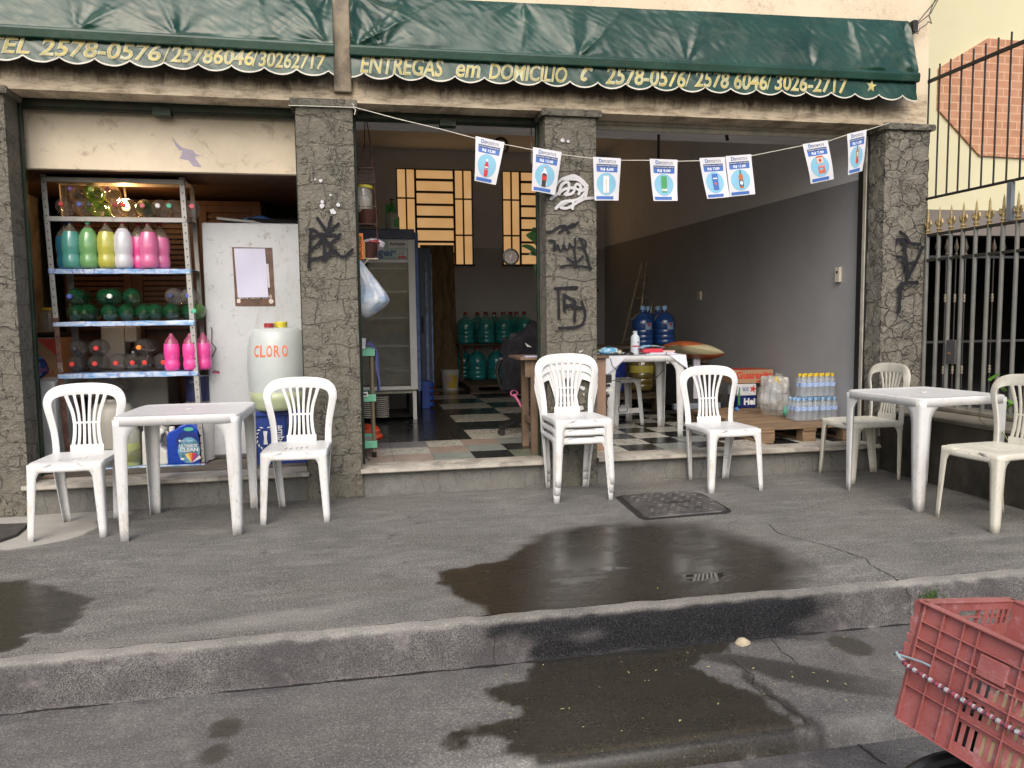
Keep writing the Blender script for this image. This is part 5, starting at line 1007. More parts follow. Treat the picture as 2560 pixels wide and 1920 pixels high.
mb = MB().m(blk_hole); mb.box(-.145, .145, -.125, .165, .302, .34); obj('lid', mb, None, t, bevel=.01)
t = thing('glass_jar', 'big glass jar with yellow lid on top of the red and brown box', 'jar', (-2.36, 1.1, 1.20)); mb = MB().m(clear('jar_glass', (.5, .5, .45), .25)); mb.lathe([(.06, 0), (.068, .01), (.068, .14), (.055, .165)], 18); obj('body', mb, None, t, smooth=40)
mb = MB().m(M('yellow_lid', (.5, .38, .05), .5)); mb.lathe([(.056, .165), (.06, .168), (.06, .188), (.001, .19)], 18); obj('lid', mb, None, t, smooth=30)
ptn = NB('patterned_cloth'); pc_ = ptn.co(); pvv = ptn.vor(ptn.warp(pc_, 12, .03), 28, 'F1', 'Color'); pbw = ptn.n('ShaderNodeRGBToBW'); ptn.l(pvv, pbw.inputs[0]); ptn.fin(ptn.ramp(pbw.outputs[0], [(0, (.012, .03, .12)), (.45, (.02, .06, .22)), (.6, (.08, .28, .42)), (.75, (.2, .08, .2))], 'CONSTANT'), .6)
mb = MB().m(ptn.m); mb.grid(22, 12, lambda u, v: (lambda a, b_: (-2.37+.088*math.cos(a)*math.sin(b_)*(1+.2*noise.noise((a, b_*2, 1))), .80+.08*math.sin(a)*math.sin(b_), .862+.075+.085*-math.cos(b_)*(1+.15*noise.noise((a*2, b_, 5)))))(u*2*PI, .15+v*2.9), closeu=True)
simple('cloth_bag', 'blue patterned cloth bag on the low block wall before the K box', 'bag', mb, smooth='all')
t = thing('coffee_maker', 'white coffee maker with glass jug seen through the shelf', 'coffee maker', (-1.80, 1.15, .90)); pw = M('white_appliance', (.62, .62, .58), .4, .05)
mb = MB().m(pw); mb.box(-.2, -.03, -.06, .12, 0, .34); mb.box(-.03, .06, -.04, .1, .21, .34); mb.box(-.03, .1, -.06, .1, 0, .03); obj('body', mb, None, t, bevel=.015)
mb = MB().m(clear('dark_glass', (.03, .025, .02), .85)); mb.lathe([(.05, .035), (.055, .06), (.055, .14), (.045, .165)], 18, rotT((.03, -.02, 0))); j_ = obj('jug', mb, None, t, smooth=40)
mb = MB().m(pw); mb.tube([(.08, -.03, .15), (.125, -.03, .15), (.135, -.03, .1), (.12, -.03, .06), (.085, -.03, .055)], .007, 8); obj('handle', mb, None, j_, smooth=True)
mb = MB().m(M('grey_box_metal', (.2, .2, .19), .5)); mb.box(-2.1, -1.5, 1.0, 1.38, .203, .895); simple('cabinet', 'low cabinet under the coffee maker behind the shelf', 'cabinet', mb, bevel=.01)
t = thing('paint_can', 'dark blue can behind the shelf upright above a white bucket', 'can', (-1.22, .72, .655)); mb = MB().m(M('navy_label', (.012, .014, .06), .35, .3, 20)); mb.lathe([(.088, 0), (.088, .2), (.001, .2)], 26); obj('body', mb, None, t, smooth=30); mb = MB().m(M('steel_rim', (.35, .35, .36), .3, metal=.8)); mb.lathe([(.088, -.002), (.092, 0), (.092, .006), (.088, .008)], 26); mb.lathe([(.088, .197), (.092, .199), (.092, .206), (.088, .207)], 26); obj('rim', mb, None, t, smooth=30)
mb = MB().m(M('can_print', (.3, .32, .45), .5)); text(mb, 'Coral', -.05, .0, .15, .175, 0, shear=.2); mb.v = [(.089*math.sin(v[0]/.088), -.0892*math.cos(v[0]/.088), v[2]) for v in mb.v]; obj('print', mb, None, t)
t = thing('white_bucket', 'plain white bucket under the dark blue can', 'bucket', (-1.22, .72, .212)); mb = MB().m(pw); mb.lathe([(.105, 0), (.12, .40), (.126, .40), (.126, .43), (.001, .435)], 26); obj('body', mb, None, t, smooth=30)
# bottom shelf containers
t = thing('detergent_bottle', 'blue liquid detergent bottle with round label on the bottom shelf', 'bottle', (-1.285, .555, .212)); db = M('detergent_blue', (.008, .05, .38), .3, .08, 6)
mb = MB().m(db); out = [(-.125, 0), (.115, 0), (.122, .02), (.118, .22), (.10, .27), (.07, .295), (-.0, .30), (-.04, .285), (-.06, .262), (-.085, .255), (-.115, .24), (-.13, .2)]; mb.prism(out, -.055, .055); obj('body', mb, None, t, bevel=.018)
mb = MB().m(pw); mb.lathe([(.02, .24), (.021, .275), (.014, .28), (.001, .281)], 14, rotT((-.098, 0, 0))); obj('spout_cap', mb, None, t, smooth=30)
mb = MB().m(M('label_sky', (.12, .30, .42), .4, .5, 18)); mb.disc(.025, .105, .078, .098, -.0565); lb = obj('label', mb, None, t)
mb = MB().m(M('label_navy', (.01, .03, .2), .4)); mb.disc(.02, .165, .083, .09, -.0560); mb.m(capm['teal green']); mb.disc(.03, .262, .035, .014, -.0575); obj('label_arch', mb, None, lb)
mb = MB().m(M('label_white', (.72, .74, .76), .5)); text(mb, 'ULTIMATE', -.04, .085, .125, .150, -.0585, bold=.03); text(mb, 'CLEAN', -.04, .09, .095, .123, -.0585, bold=.04); text(mb, 'Member', -.02, .06, .172, .182, -.0585); mb.add([(-.045, -.0585, .178), (-.035, -.0585, .168), (-.025, -.0585, .178), (-.035, -.0585, .188)], [(0, 1, 2, 3)]); mb.box(-.035, -.01, -.0588, -.058, .035, .05); obj('label_text', mb, None, lb)
mb = MB()
for i, c_ in enumerate(((.7, .6, .2), (.7, .25, .05), (.5, .05, .05), (.2, .05, .25), (.65, .6, .62))): a0, a1 = R_(125-i*20), R_(125-(i+1)*20); mb.m(M('fan_%d' % i, c_, .5)); mb.add([(.04, -.0585, .01), (.04+.078*math.cos(a0), -.0585, .01+.078*math.sin(a0)), (.04+.078*math.cos(a1), -.0585, .01+.078*math.sin(a1))], [(0, 2, 1)])
obj('label_fan', mb, None, lb)
t = thing('white_jug', 'white plastic jug with side handle beside the blue detergent bottle', 'jug', (-1.50, .57, .212)); mb = MB().m(pw); mb.prism([(-.09, 0), (.085, 0), (.09, .015), (.088, .10), (.05, .13), (.038, .17), (.05, .225), (.07, .24), (.075, .26), (.03, .285), (-.05, .285), (-.085, .25)], -.06, .06); obj('body', mb, None, t, bevel=.02)
mb = MB().m(pw); mb.tube([(.065, 0, .245), (.085, 0, .22), (.092, 0, .17), (.088, 0, .10)], .012, 8); obj('handle', mb, None, t, smooth=True); mb = MB().m(capm['white']); mb.lathe([(.022, .28), (.022, .305), (.001, .306)], 14, rotT((-.01, 0, 0))); obj('cap', mb, None, t)
t = thing('yellow_jug', 'translucent jug half full of yellow liquid behind the table leg', 'jug', (-1.70, .585, .212)); mb = MB().m(clear('jug_pet', (.5, .52, .46), .5)); mb.lathe([(.085, .17), (.085, .25), (.06, .30), (.025, .33), (.022, .35)], 22, cap=False); obj('body', mb, None, t, smooth=50); mb = MB().m(liquid('yellow_green_liquid', (.45, .50, .20))); mb.lathe([(.08, 0), (.085, .01), (.085, .17), (.001, .171)], 22); obj('liquid', mb, None, t, smooth=50)
t = thing('carboy', 'large cloudy white carboy behind the left chair and table', 'carboy', (-1.84, .74, .212)); mb = MB().m(M('cloudy_plastic', (.40, .39, .34), .4, .1, 3)); mb.lathe([(.14, 0), (.15, .02), (.155, .30), (.15, .40), (.12, .445), (.05, .46), (.045, .48)], 26); obj('body', mb, None, t, smooth=50)
petc('grey tinted empty bottle lying on the bottom shelf behind the left chair', SMK, None, (-1.86, .50, .285), 0, PI/2, .3, group=GB)
mb = MB().m(clear('crumpled_film', (.5, .5, .5), .3)); mb.grid(24, 16, lambda u, v: (lambda a, b_: (-1.93+.16*math.cos(a)*math.sin(b_)*(1+.6*noise.noise((a*3, b_*3, 1))), .85+.1*math.sin(a)*math.sin(b_), .78-.09*math.cos(b_)*(1+.6*noise.noise((a*3, b_*4, 7)))))(u*2*PI, .1+v*2.9), closeu=True); simple('plastic_bag', 'crumpled clear plastic bag behind the shelf above the carboy', 'plastic bag', mb, smooth='all')
# ================================================================ MIDDLE BAY THINGS
def crumple(mb, c, r, seed, amp=.25, nu=26, nv=16, sq=1.0):
    def f(u, v):
        a = u*2*PI; b_ = .12+v*(PI-.24); d = Vector((math.cos(a)*math.sin(b_), math.sin(a)*math.sin(b_), -math.cos(b_))); k = 1+amp*noise.noise((d.x*2.2+seed, d.y*2.2, d.z*2.2))+amp*.5*noise.noise((d.x*6+seed, d.y*6, d.z*6)); return (c[0]+d.x*r[0]*k, c[1]+d.y*r[1]*k, c[2]+d.z*r[2]*k)
    return mb.grid(nu, nv, f, closeu=True)
wsh = M('fridge_white', (.60, .60, .58), .4, .06, 4, dirt=((.35, .3, .25), .6, 8, .5)); gls = clear('display_glass', (.16, .17, .15), .16, .03); gin = M('fridge_inside', (.36, .345, .28), .6, .3, 3); nvy = M('fridge_navy', (.02, .035, .09), .4, .3, 5); hdr = M('header_green', (.30, .42, .38), .4, .1, 3)
t = thing('display_fridge', 'tall glass door display fridge with pale frame in the middle bay', 'fridge', (.24, 3.0, .203), 0, 'drinks fridges in the middle bay')
mb = MB().m(gin); mb.box(-.34, -.32, -.25, .35, .33, 2.0); mb.box(.33, .35, -.25, .35, .33, 2.0); mb.box(-.32, .33, .33, .35, .33, 2.0); mb.box(-.34, .35, -.25, .35, .28, .329); obj('cabinet', mb, None, t)
mb = MB().m(nvy); mb.box(-.34, .36, -.28, .35, 1.90, 2.01); obj('top', mb, None, t, bevel=.01)
mb = MB().m(hdr); mb.box(-.33, .285, -.29, -.282, 1.70, 1.90); h_ = obj('header', mb, None, t)
mb = MB().m(M('header_blue', (.02, .08, .26), .4)); text(mb, 'Zinger', -.22, .16, 1.70, 1.81, -.2915, bold=.03, shear=.1); obj('lettering', mb, None, h_)
mb = MB().m(M('sign_white', (.62, .62, .58), .5)); mb.box(.085, .285, -.296, -.2905, 1.81, 1.885); s1 = obj('beer_sign', mb, None, h_); mb = MB().m(blk_hole); text(mb, 'Budweiser', .10, .27, 1.84, 1.87, -.2975, shear=.3, bold=.01); obj('sign_lettering', mb, None, s1) 
mb = MB().m(M('sign_white', (.62, .62, .58), .5)); mb.box(.175, .275, -.299, -.2905, 1.70, 1.79); mb.m(M('sign_red', (.5, .06, .07), .5)); mb.box(.18, .27, -.3, -.2992, 1.703, 1.727); mb.m(nvy); text(mb, 'Montagem', .185, .262, 1.762, 1.78, -.3); text(mb, '45 4,50', .185, .25, 1.735, 1.756, -.3, bold=.02); obj('price_tag', mb, None, h_)
mb = MB().m(wsh); mb.box(.287, .36, -.29, -.25, .32, 1.90); mb.box(-.34, .286, -.29, -.25, .32, .36); mb.box(-.34, -.29, -.29, -.25, .361, 1.69); mb.box(-.289, .286, -.285, -.25, 1.66, 1.695); dd = obj('door_frame', mb, None, t, bevel=.004)
mb = MB().m(gls); mb.box(-.289, .286, -.272, -.268, .361, 1.66); obj('glass', mb, None, dd)
mb = MB().m(M('wire_shelf', (.30, .32, .30), .4, metal=.4))
for z in (.52, .78, 1.08, 1.36, 1.60):
    mb.box(-.31, .32, -.235, -.228, z, z+.008); mb.box(-.31, .32, .2, .207, z, z+.008)
    for k in range(16): mb.box(-.31+k*.041, -.308+k*.041, -.227, .2, z+.002, z+.006)
obj('shelf', mb, None, t)
mb = MB().m(blk_hole); mb.box(-.34, .34, -.24, .35, .02, .05); mb.box(.27, .33, -.25, .3, .051, .279); mb.m(wsh); mb.box(.305, .345, -.285, -.26, .0, .30); obj('base', mb, None, t)
mb = MB().m(M('towel_blue_stripe', (.10, .16, .32), .7, .3, 12)); mb.box(.362, .40, -.24, .3, .30, 1.98); obj('side_panel', mb, None, t, bevel=.004)
rf = M('warm_reflection_card', (.5, .2, .12), .6)
for i, (x, s_) in enumerate(((.075, .0), (.22, .0))):
    t = thing('coil', ['left', 'right'][i]+' white ringed coil on the base shelf under the display fridge', 'coil', (x, 2.66, .255)); mb = MB().m(M('coil_white', (.5, .48, .42), .5))
    for k in range(11): z = k*.0205; a = [(.063*math.cos(q*PI/9), .063*math.sin(q*PI/9), z) for q in range(19)]; mb.tube(a, .0065, 6)
    mb.m(blk_hole); mb.lathe([(.055, -.005), (.055, .21)], 16); obj('body', mb, None, t, smooth=True)
t = thing('door_cooler', 'narrow dark blue cooler with white edge behind the display fridge', 'fridge', (.78, 4.1, .203), 0, 'drinks fridges in the middle bay'); mb = MB().m(nvy); mb.box(-.055, .10, -.2, .4, .25, 1.93); obj('body', mb, None, t, bevel=.01); mb = MB().m(M('worn_blue_edge', (.16, .26, .44), .5, .5, 9)); mb.box(-.09, -.056, -.22, .3, .0, 2.0); mb.box(.02, .05, -.215, -.201, .3, 1.85); mb.box(.09, .105, -.215, -.201, .3, 1.85); obj('door_edge', mb, None, t); mb = MB().m(nvy); mb.tube([(-.02, -.21, 1.1), (-.02, -.24, 1.08), (-.02, -.24, .92), (-.02, -.21, .9)], .009, 8); obj('handle', mb, None, t, smooth=True)
t = thing('spray_bottle', 'pressure spray bottle with green pump on top of the display fridge', 'spray bottle', (.385, 2.95, 2.214)); mb = MB().m(M('sprayer_white', (.55, .57, .50), .4)); mb.lathe([(.07, 0), (.075, .01), (.075, .14), (.06, .18), (.03, .205)], 20); obj('body', mb, None, t, smooth=50); mb = MB().m(M('sprayer_green', (.04, .38, .05), .4)); mb.lathe([(.04, .195), (.042, .235), (.025, .25), (.022, .30), (.001, .305)], 16); mb.box(-.07, -.03, -.012, .012, .17, .28); mb.box(.01, .07, -.077, -.07, .04, .12); obj('pump', mb, None, t, smooth=40); mb = MB().m(blk_hole); mb.tube([(0, 0, .3), (0, 0, .335)], .006, 6); mb.tube([(-.02, 0, .335), (.02, 0, .335)], .007, 6); obj('plunger', mb, None, t)
# wire basket tower
rw = M('red_rust_wire', (.075, .028, .022), .5, .2)
t = thing('wire_stand', 'rusty red wire fruit stand hanging beside the left door pillar', 'wire stand', (.07, .45, 1.72)); mb = MB().m(rw)
for (x, y) in ((-.07, -.08), (.085, -.08), (.085, .1), (-.07, .1)): mb.tube([(x, y, .0), (x*.95, y, .35), (x*.8, y*.8, .6), (x*.3+.03, y*.3, .85), (.02, 0, 1.08)], .0035, 6)
for z in (.0, .25, .38, .55, .66): 
    s_ = 1-z*.25; mb.tube([(-.07*s_, -.08, z), (.085*s_, -.08, z), (.085*s_, .1, z), (-.07*s_, .1, z), (-.07*s_, -.08, z)], .003, 5)
for k in range(10): mb.tube([(-.065+k*.016, -.08, .55), (-.065+k*.016, .09, .55)], .0018, 4); mb.tube([(-.065+k*.016, -.081, .55), (-.065+k*.016, -.081, .62)], .0015, 4)
for z in (.57, .59, .61, .63): mb.tube([(-.065, -.081, z), (.08, -.081, z)], .0018, 4)
obj('frame', mb, None, t, smooth=True)
mb = MB().m(rw); 
mb.ms = mb.ms
for z0 in (.26, .02):
    mb = MB().m(rw); mb.grid(16, 4, lambda u, v, z0=z0: (.01+(.09+.0*v)*(1-.45*v)*math.cos(u*2*PI), .0+.09*(1-.4*v)*math.sin(u*2*PI), z0+.10-.11*v), closeu=True); obj('tray', mb, None, t, smooth=True)
t = thing('storage_jar', 'clear jar with yellow lid sitting in the wire stand', 'jar', (.06, .43, 2.06)); mb = MB().m(clear('jar_plastic', (.55, .53, .48), .42)); mb.lathe([(.055, 0), (.065, .02), (.068, .12), (.06, .16), (.052, .18)], 20); obj('body', mb, None, t, smooth=50); mb = MB().m(M('lid_yellow', (.60, .52, .06), .5)); mb.lathe([(.058, .18), (.06, .20), (.001, .202)], 20, rotT((0, 0, 0), ry=.08)); obj('lid', mb, None, t, smooth=30)
mb = MB().m(M('jar_content', (.45, .42, .38), .7)); mb.lathe([(.05, .01), (.052, .1), (.03, .12), (.001, .11)], 12); obj('content', mb, None, t)
t = thing('sign_block', 'orange block lettered SAUDISI beside the left door pillar', 'sign', (.028, .30, 1.80), R_(0)); mb = MB().m(M('orange_card', (.80, .20, .035), .5, .08)); mb.box(-.028, .022, -.01, .03, -.095, .095); obj('body', mb, None, t, bevel=.004); mb = MB().m(blk_hole); tm = MB(); text(tm, 'SAUDISI', -.08, .08, -.013, .013, 0, bold=.02); mb.add([(-.002-v[2], -.0112, v[0]-.01) for v in tm.v], tm.f); obj('lettering', mb, None, t)
mb = MB().m(M('ochre_board', (.38, .24, .09), .7)); mb.box(.045, .062, .31, .36, 1.71, 1.84); simple('board_piece', 'narrow ochre strip of wood behind the orange block', 'board', mb)
mb = MB().m(M('pale_broom_stick', (.55, .48, .36), .6)); mb.tube([(-.01, .36, 1.62), (.085, .36, 1.71)], .006, 8); mb.tube([(.0, .33, 1.715), (.155, .33, 1.71)], .004, 6); simple('wooden_stick', 'pale wooden stick holding the white plastic bag', 'stick', mb, smooth=30)
mb = MB().m(M('packet_foil', (.5, .45, .5), .3, .5, 20)); crumple(mb, (.12, .5, 1.83), (.09, .05, .05), 3); mb.m(M('packet_red', (.4, .04, .05), .4)); crumple(mb, (.13, .47, 1.845), (.05, .03, .02), 9); simple('snack_packets', 'crinkled red and silver packets in the lower tray of the wire stand', 'packets', mb, smooth='all')
bag = NB('thin_white_bag'); bb = bag.co(); bag.fin(bag.mix(bag.mr(bag.noise(bag.mapv(bb, (1, 1, 2)), 9, 4), .45, .65), (.52, .56, .62), (.28, .38, .52)), .35, Alpha=.93); bag.bump(bag.noise(bag.mapv(bb, (3, 3, .6)), 22, 4), .5, .01)
def bagf(u, v):
    a = u*2*PI; z = 1.71-.43*v; prof = [(0, .006), (.08, .03), (.3, .06), (.55, .095), (.72, .115), (.85, .09), (.95, .055), (1, .015)]
    for p, q in zip(prof, prof[1:]):
        if p[0] <= v <= q[0]: r = p[1]+(q[1]-p[1])*(v-p[0])/(q[0]-p[0])
    cx = .01+.10*ss(0, .65, v)-.055*ss(.68, 1, v); k = 1+.16*noise.noise((math.cos(a)*2.2, math.sin(a)*2.2, v*3))+.10*math.sin(a*9+v*2)*(1-v)*(v > .02); return (cx+r*k*math.cos(a), .30+r*.7*k*math.sin(a), z)
mb = MB().m(bag.m); mb.grid(44, 26, bagf, closeu=True); simple('plastic_bag', 'full white plastic bag hanging beside the left door pillar', 'plastic bag', mb, smooth='all')
# small three tier side table
t = thing('side_table', 'small three tier shelf with mint green corners behind the left door pillar', 'side table', (.0, .60, .203)); mint = M('mint_plastic', (.14, .42, .27), .45, .1); olv = M('olive_tube', (.17, .14, .09), .45, .1, 5, metal=.2)
for (x, y) in ((.09, -.11), (.09, .28), (-.15, -.11), (-.15, .28)):
    mb = MB().m(olv); mb.tube([(x, y, .02), (x, y, .81)], .015, 10); lg_ = obj('leg', mb, None, t, smooth=30); mb = MB().m(blk_hole); mb.lathe([(.018, 0), (.018, .04), (.015, .042)], 12, rotT((x, y, 0))); obj('foot', mb, None, lg_)
for z in (.10, .46, .81):
    mb = MB().m(mint); mb.box(-.18, .115, -.135, -.085, z-.025, z+.03); mb.box(-.18, .115, .25, .30, z-.025, z+.03); mb.m(M('shelf_panel', (.35, .33, .3), .5)); mb.box(-.17, .105, -.084, .249, z, z+.012); obj('shelf', mb, None, t, bevel=.003)
tw = NB('blue_towel'); tc_ = tw.co(); tw.bump(tw.noise(tc_, 160, 3), .6, .004); tw.fin(tw.mix(tw.mr(tw.noise(tc_, 8, 3), .3, .7), (.07, .075, .20), (.12, .125, .30)), .95)
mb = MB().m(tw.m); mb.grid(14, 24, lambda u, v: ((.045+.075*ss(0, .25, v)+.02*v+.02*u*(1-v)+.008*math.sin(v*9+u*4), .50+.13*u, 1.085-.02*abs(u-.5)-(.0 if v < .1 else (v-.1)*.40)-.012*math.sin(u*7)))); simple('towel', 'dark blue towel draped over the small three tier shelf', 'towel', mb, smooth='all', solid=.012)
mb = MB().m(M('paper_cup', (.66, .64, .68), .6)); mb.lathe([(.020, 0), (.027, .08), (.024, .08), (.018, .003)], 18, rotT((.025, .47, 1.045)), cap=False); simple('paper_cup', 'white paper cup standing on the small three tier shelf', 'cup', mb, smooth=40)
mb = MB().m(M('yellow_tool', (.5, .42, .06), .5)); mb.box(.03, .07, .5, .56, .678, .70); mb.m(blk_hole); mb.box(.0, .07, .47, .50, .7, .72, rotT((0, 0, 0))); mb.m(wsh); mb.box(.005, .055, .455, .465, .678, .715); mb.m(nvy); mb.box(.015, .045, .452, .4545, .69, .705); simple('tools', 'little meter and yellow tape measure on the middle tier of the small shelf', 'tools', mb, bevel=.003)
mb = MB().m(M('orange_bag', (.65, .07, .025), .45, .25, 12)); crumple(mb, (.06, 1.15, .285), (.10, .08, .08), 5, .45); simple('orange_bag', 'crumpled orange bag on the floor behind the small shelf', 'bag', mb, smooth='all')
mb = MB().m(blk_hole); mb.tube([(.01, .30, .62), (.015, .30, .3), (.03, .3, .235), (.055, .29, .215)], .004, 6); simple('wire_hook', 'thin black wire hanging at the foot of the left door pillar', 'wire', mb, smooth=True)
# floor things towards the back
t = thing('stacked_crate', 'blue crate with ridged side on the floor beside the fridges', 'crate', (.79, 3.75, .203)); mb = MB().m(M('royal_blue_plastic', (.01, .06, .35), .4, .1)); mb.box(-.075, .02, -.1, .2, 0, .335)
for k in range(4): mb.lathe([(.04, 0), (.045, .01), (.045, .05), (.035, .06)], 12, rotT((.03, -.05, .02+k*.08)))
obj('body', mb, None, t, bevel=.01, smooth=35)
t = thing('traffic_cone', 'faded orange cone with white band beside the plywood board', 'traffic cone', (.98, 5.6, .203)); mb = MB().m(M('faded_orange', (.25, .10, .05), .7)); mb.box(-.13, .13, -.13, .13, 0, .02); mb.lathe([(.10, .02), (.03, .36), (.001, .362)], 18); obj('body', mb, None, t, smooth=40); mb = MB().m(M('cone_band', (.4, .38, .36), .6)); mb.lathe([(.078, .13), (.056, .22)], 18, cap=False); obj('band', mb, None, t, smooth=40)
t = thing('paint_bucket', 'white bucket with yellow and white label before the plywood board', 'bucket', (1.345, 6.15, .203)); mb = MB().m(M('bucket_white', (.58, .58, .56), .5)); mb.lathe([(.118, 0), (.138, .285), (.146, .285), (.146, .305), (.001, .31)], 26); obj('body', mb, None, t, smooth=30)
mb = MB().m(M('label_yellow', (.65, .48, .05), .5)); mb.grid(14, 1, lambda u, v: ((.1235+.016*v)*math.sin(-.3+1.0*u), -(.1235+.016*v)*math.cos(-.3+1.0*u), .03+.2*v)); mb.m(M('label_pink', (.6, .45, .45), .5)); mb.grid(10, 1, lambda u, v: ((.125+.014*v)*math.sin(-.65+.7*u), -(.125+.014*v)*math.cos(-.65+.7*u), .06+.15*v)); mb.m(M('bar_code', (.2, .2, .2), .5)); [mb.grid(2, 1, lambda u, v, k=k: (.142*math.sin(.75+k*.035+.018*u), -.142*math.cos(.75+k*.035+.018*u), .07+.1*v)) for k in range(6)]; obj('label', mb, None, t)
pw_ = NB('old_plywood'); pq = pw_.co(True); pw_.fin(pw_.mix(pw_.mr(pw_.noise(pw_.mapv(pw_.warp(pq, 3, .2), (5, 1, .6)), 3, 6, .75), .35, .68), (.09, .062, .03), (.32, .235, .13)), .8)
mb = MB().m(pw_.m); T2 = rotT((1.27, 6.75, .203), rx=-.12); mb.box(-.27, .27, -.01, .01, 0, 2.28, T2); simple('plywood_board', 'tall old plywood board leaning on the back wall beside the window', 'board', mb, bevel=.004)
# water jugs
JP = [(.10, 0), (.125, .008), (.134, .03), (.135, .06), (.128, .072), (.135, .084), (.135, .125), (.128, .137), (.135, .149), (.135, .19), (.128, .202), (.135, .214), (.136, .28), (.130, .315), (.112, .355), (.08, .385), (.045, .405), (.030, .415), (.029, .455)]
def jugmat(name, col):
    b = NB(name); co = b.co(); return b.fin(b.mix(b.mr(b.noise(co, 5, 3), .3, .7), tuple(c*.8 for c in col), col), .14, Alpha=.9, Specular_IOR_Level=.8, Coat_Weight=.5, Coat_Roughness=.06)
TEAL = jugmat('teal_jug_plastic', (.03, .36, .38)); BLU = jugmat('blue_jug_plastic', (.015, .07, .26)); AMB2 = jugmat('amber_jug_plastic', (.16, .12, .03))
def jug(mat, cap, label, loc, group, lab=False, s_=1.0):
    t = thing('water_jug', label, 'water jug', loc, 0, group); t.scale = (s_,)*3
    mb = MB().m(mat); mb.lathe(JP, 26); obj('body', mb, None, t, smooth=50)
    if cap: mb = MB().m(capm[cap]); mb.lathe([(.032, .44), (.033, .485), (.028, .49), (.001, .49)], 14); obj('cap', mb, None, t, smooth=30)
    if lab:
        mb = MB().m(M('jug_label', (.25, .35, .5), .5, .5, 40)); f = lambda u, v: (.1365*math.sin(-.1+.65*u), -.1365*math.cos(-.1+.65*u), .195+.085*v); mb.grid(8, 1, f); mb.m(M('jug_label_red', (.4, .06, .08), .5)); mb.grid(6, 1, lambda u, v: (.1375*math.sin(.1+.3*u), -.1375*math.cos(.1+.3*u), .24+.035*v)); obj('label', mb, None, t)
    return t
GJ = 'teal water jugs on the back rack'; j0 = jug(TEAL, 'dark red', 'teal water jug at the left end of the upper level of the back rack', (1.66, 6.62, .885), GJ, s_=1.02)
for i, (x, y, l) in enumerate([(1.98, 6.6, 'second'), (2.26, 6.6, 'third'), (2.60, 6.58, 'fourth')]): dup(j0, (x, y, .885), None, f'teal water jug {l} from left in the front row of the upper rack level')
for i, (x, y, l) in enumerate([(1.90, 6.95, 'second'), (2.18, 6.95, 'third'), (2.45, 6.95, 'fourth'), (2.52, 6.80, 'fifth')]): dup(j0, (x, y, .885), None, f'rear row teal water jug on the upper rack level, {l} place from left')
dup(j0, (1.83, 6.6, .31), None, 'teal water jug at the front left of the lower rack level', scale=(1.08,)*3); dup(j0, (2.14, 6.6, .31), None, 'teal water jug at the front right of the lower rack level', scale=(1.08,)*3); dup(j0, (1.66, 6.9, .31), None, 'teal water jug in the shade at the far left of the lower rack level', scale=(1.05,)*3)
oldw = M('old_dark_wood', (.10, .07, .045), .8, .3, 6, .2, 40); woodp = NB('pallet_wood'); wq = woodp.co(); woodp.bump(woodp.noise(woodp.mapv(wq, (2, 18, 18)), 5, 4), .3, .004); _oi = woodp.n('ShaderNodeObjectInfo'); woodp.fin(woodp.mix(woodp.mr(_oi.outputs['Random'], 0, 1, 0, .45), woodp.mix(woodp.mr(woodp.noise(woodp.mapv(wq, (1, 9, 9)), 4, 5, .7), .32, .68), (.145, .093, .052), (.30, .205, .12)), (.10, .065, .04)), .8)
t = thing('jug_rack', 'dark wooden bench rack holding teal water jugs at the back', 'rack', (2.2, 6.7, .203)); mb = MB().m(oldw); mb.box(-.68, .6, -.28, .42, .655, .68); obj('shelf', mb, None, t)
for (x, y) in ((-.66, -.24), (.56, -.24), (-.66, .38), (.56, .38)): mb = MB().m(oldw); mb.box(x, x+.05, y, y+.04, .09, .654); obj('leg', mb, None, t)
def pallet(label, x0, y0, L, W, z0, mat, n=7, rot=0, hgt=.125):
    t = thing('pallet', label, 'pallet', (x0, y0, z0), R_(rot), 'wooden pallets on the shop floor'); bw = W/n
    for i in range(n):
        mb = MB().m(mat); g_ = .004+.008*((i*7) % 3); mb.box(-.004*((i*5) % 3), L+.005*((i*3) % 4), i*bw+g_, (i+1)*bw-.010, hgt-.022-.0015*(i % 2), hgt-.0015*(i % 2)); obj('deck_board', mb, None, t, bevel=.002)
    for y in (0.01, W/2-.05, W-.11):
        for x in (.02, L/2-.06, L-.14): mb = MB().m(mat); mb.box(x, x+.12, y, y+.10, .018, hgt-.042); obj('block', mb, None, t, bevel=.003)
    for x in (.01, L/2-.06, L-.14): mb = MB().m(mat); mb.box(x, x+.12, 0, W-.002, hgt-.041, hgt-.023); mb.box(x, x+.12, 0.01, W-.01, 0, .017); obj('stringer', mb, None, t)
    return t
pallet('dark worn pallet under the teal water jugs', 1.55, 5.5, 1.25, 1.6, .204, oldw, 10, 0, .10)
# desk and office chair
dk_ = M('desk_wood', (.17, .115, .075), .5, .2, 4); dk2 = M('desk_pink_wood', (.30, .19, .13), .5, .12, 4)
t = thing('wooden_desk', 'old brown wooden desk partly hidden behind the middle pillar', 'desk', (1.56, .52, .203))
mb = MB().m(dk_); mb.box(-.345, .37, -.23, .26, .735, .757); obj('desk_top', mb, None, t, bevel=.004); mb = MB().m(dk_); mb.box(-.30, .33, -.18, -.165, .60, .734); mb.box(-.245, -.23, -.17, .21, .60, .734); obj('apron', mb, None, t)
for i, (x, y) in enumerate(((-.255, -.19), (-.255, .15), (.31, .15))): mb = MB().m(dk_); mb.box(x, x+.055, y, y+.05, 0, .734); obj('leg', mb, None, t, bevel=.003)
mb = MB().m(dk2); mb.box(.24, .35, -.20, -.16, .0, .734); obj('side_panel', mb, None, t, bevel=.003); mb = MB().m(dk_); mb.box(-.24, -.215, -.14, .15, .22, .26); obj('stretcher', mb, None, t)
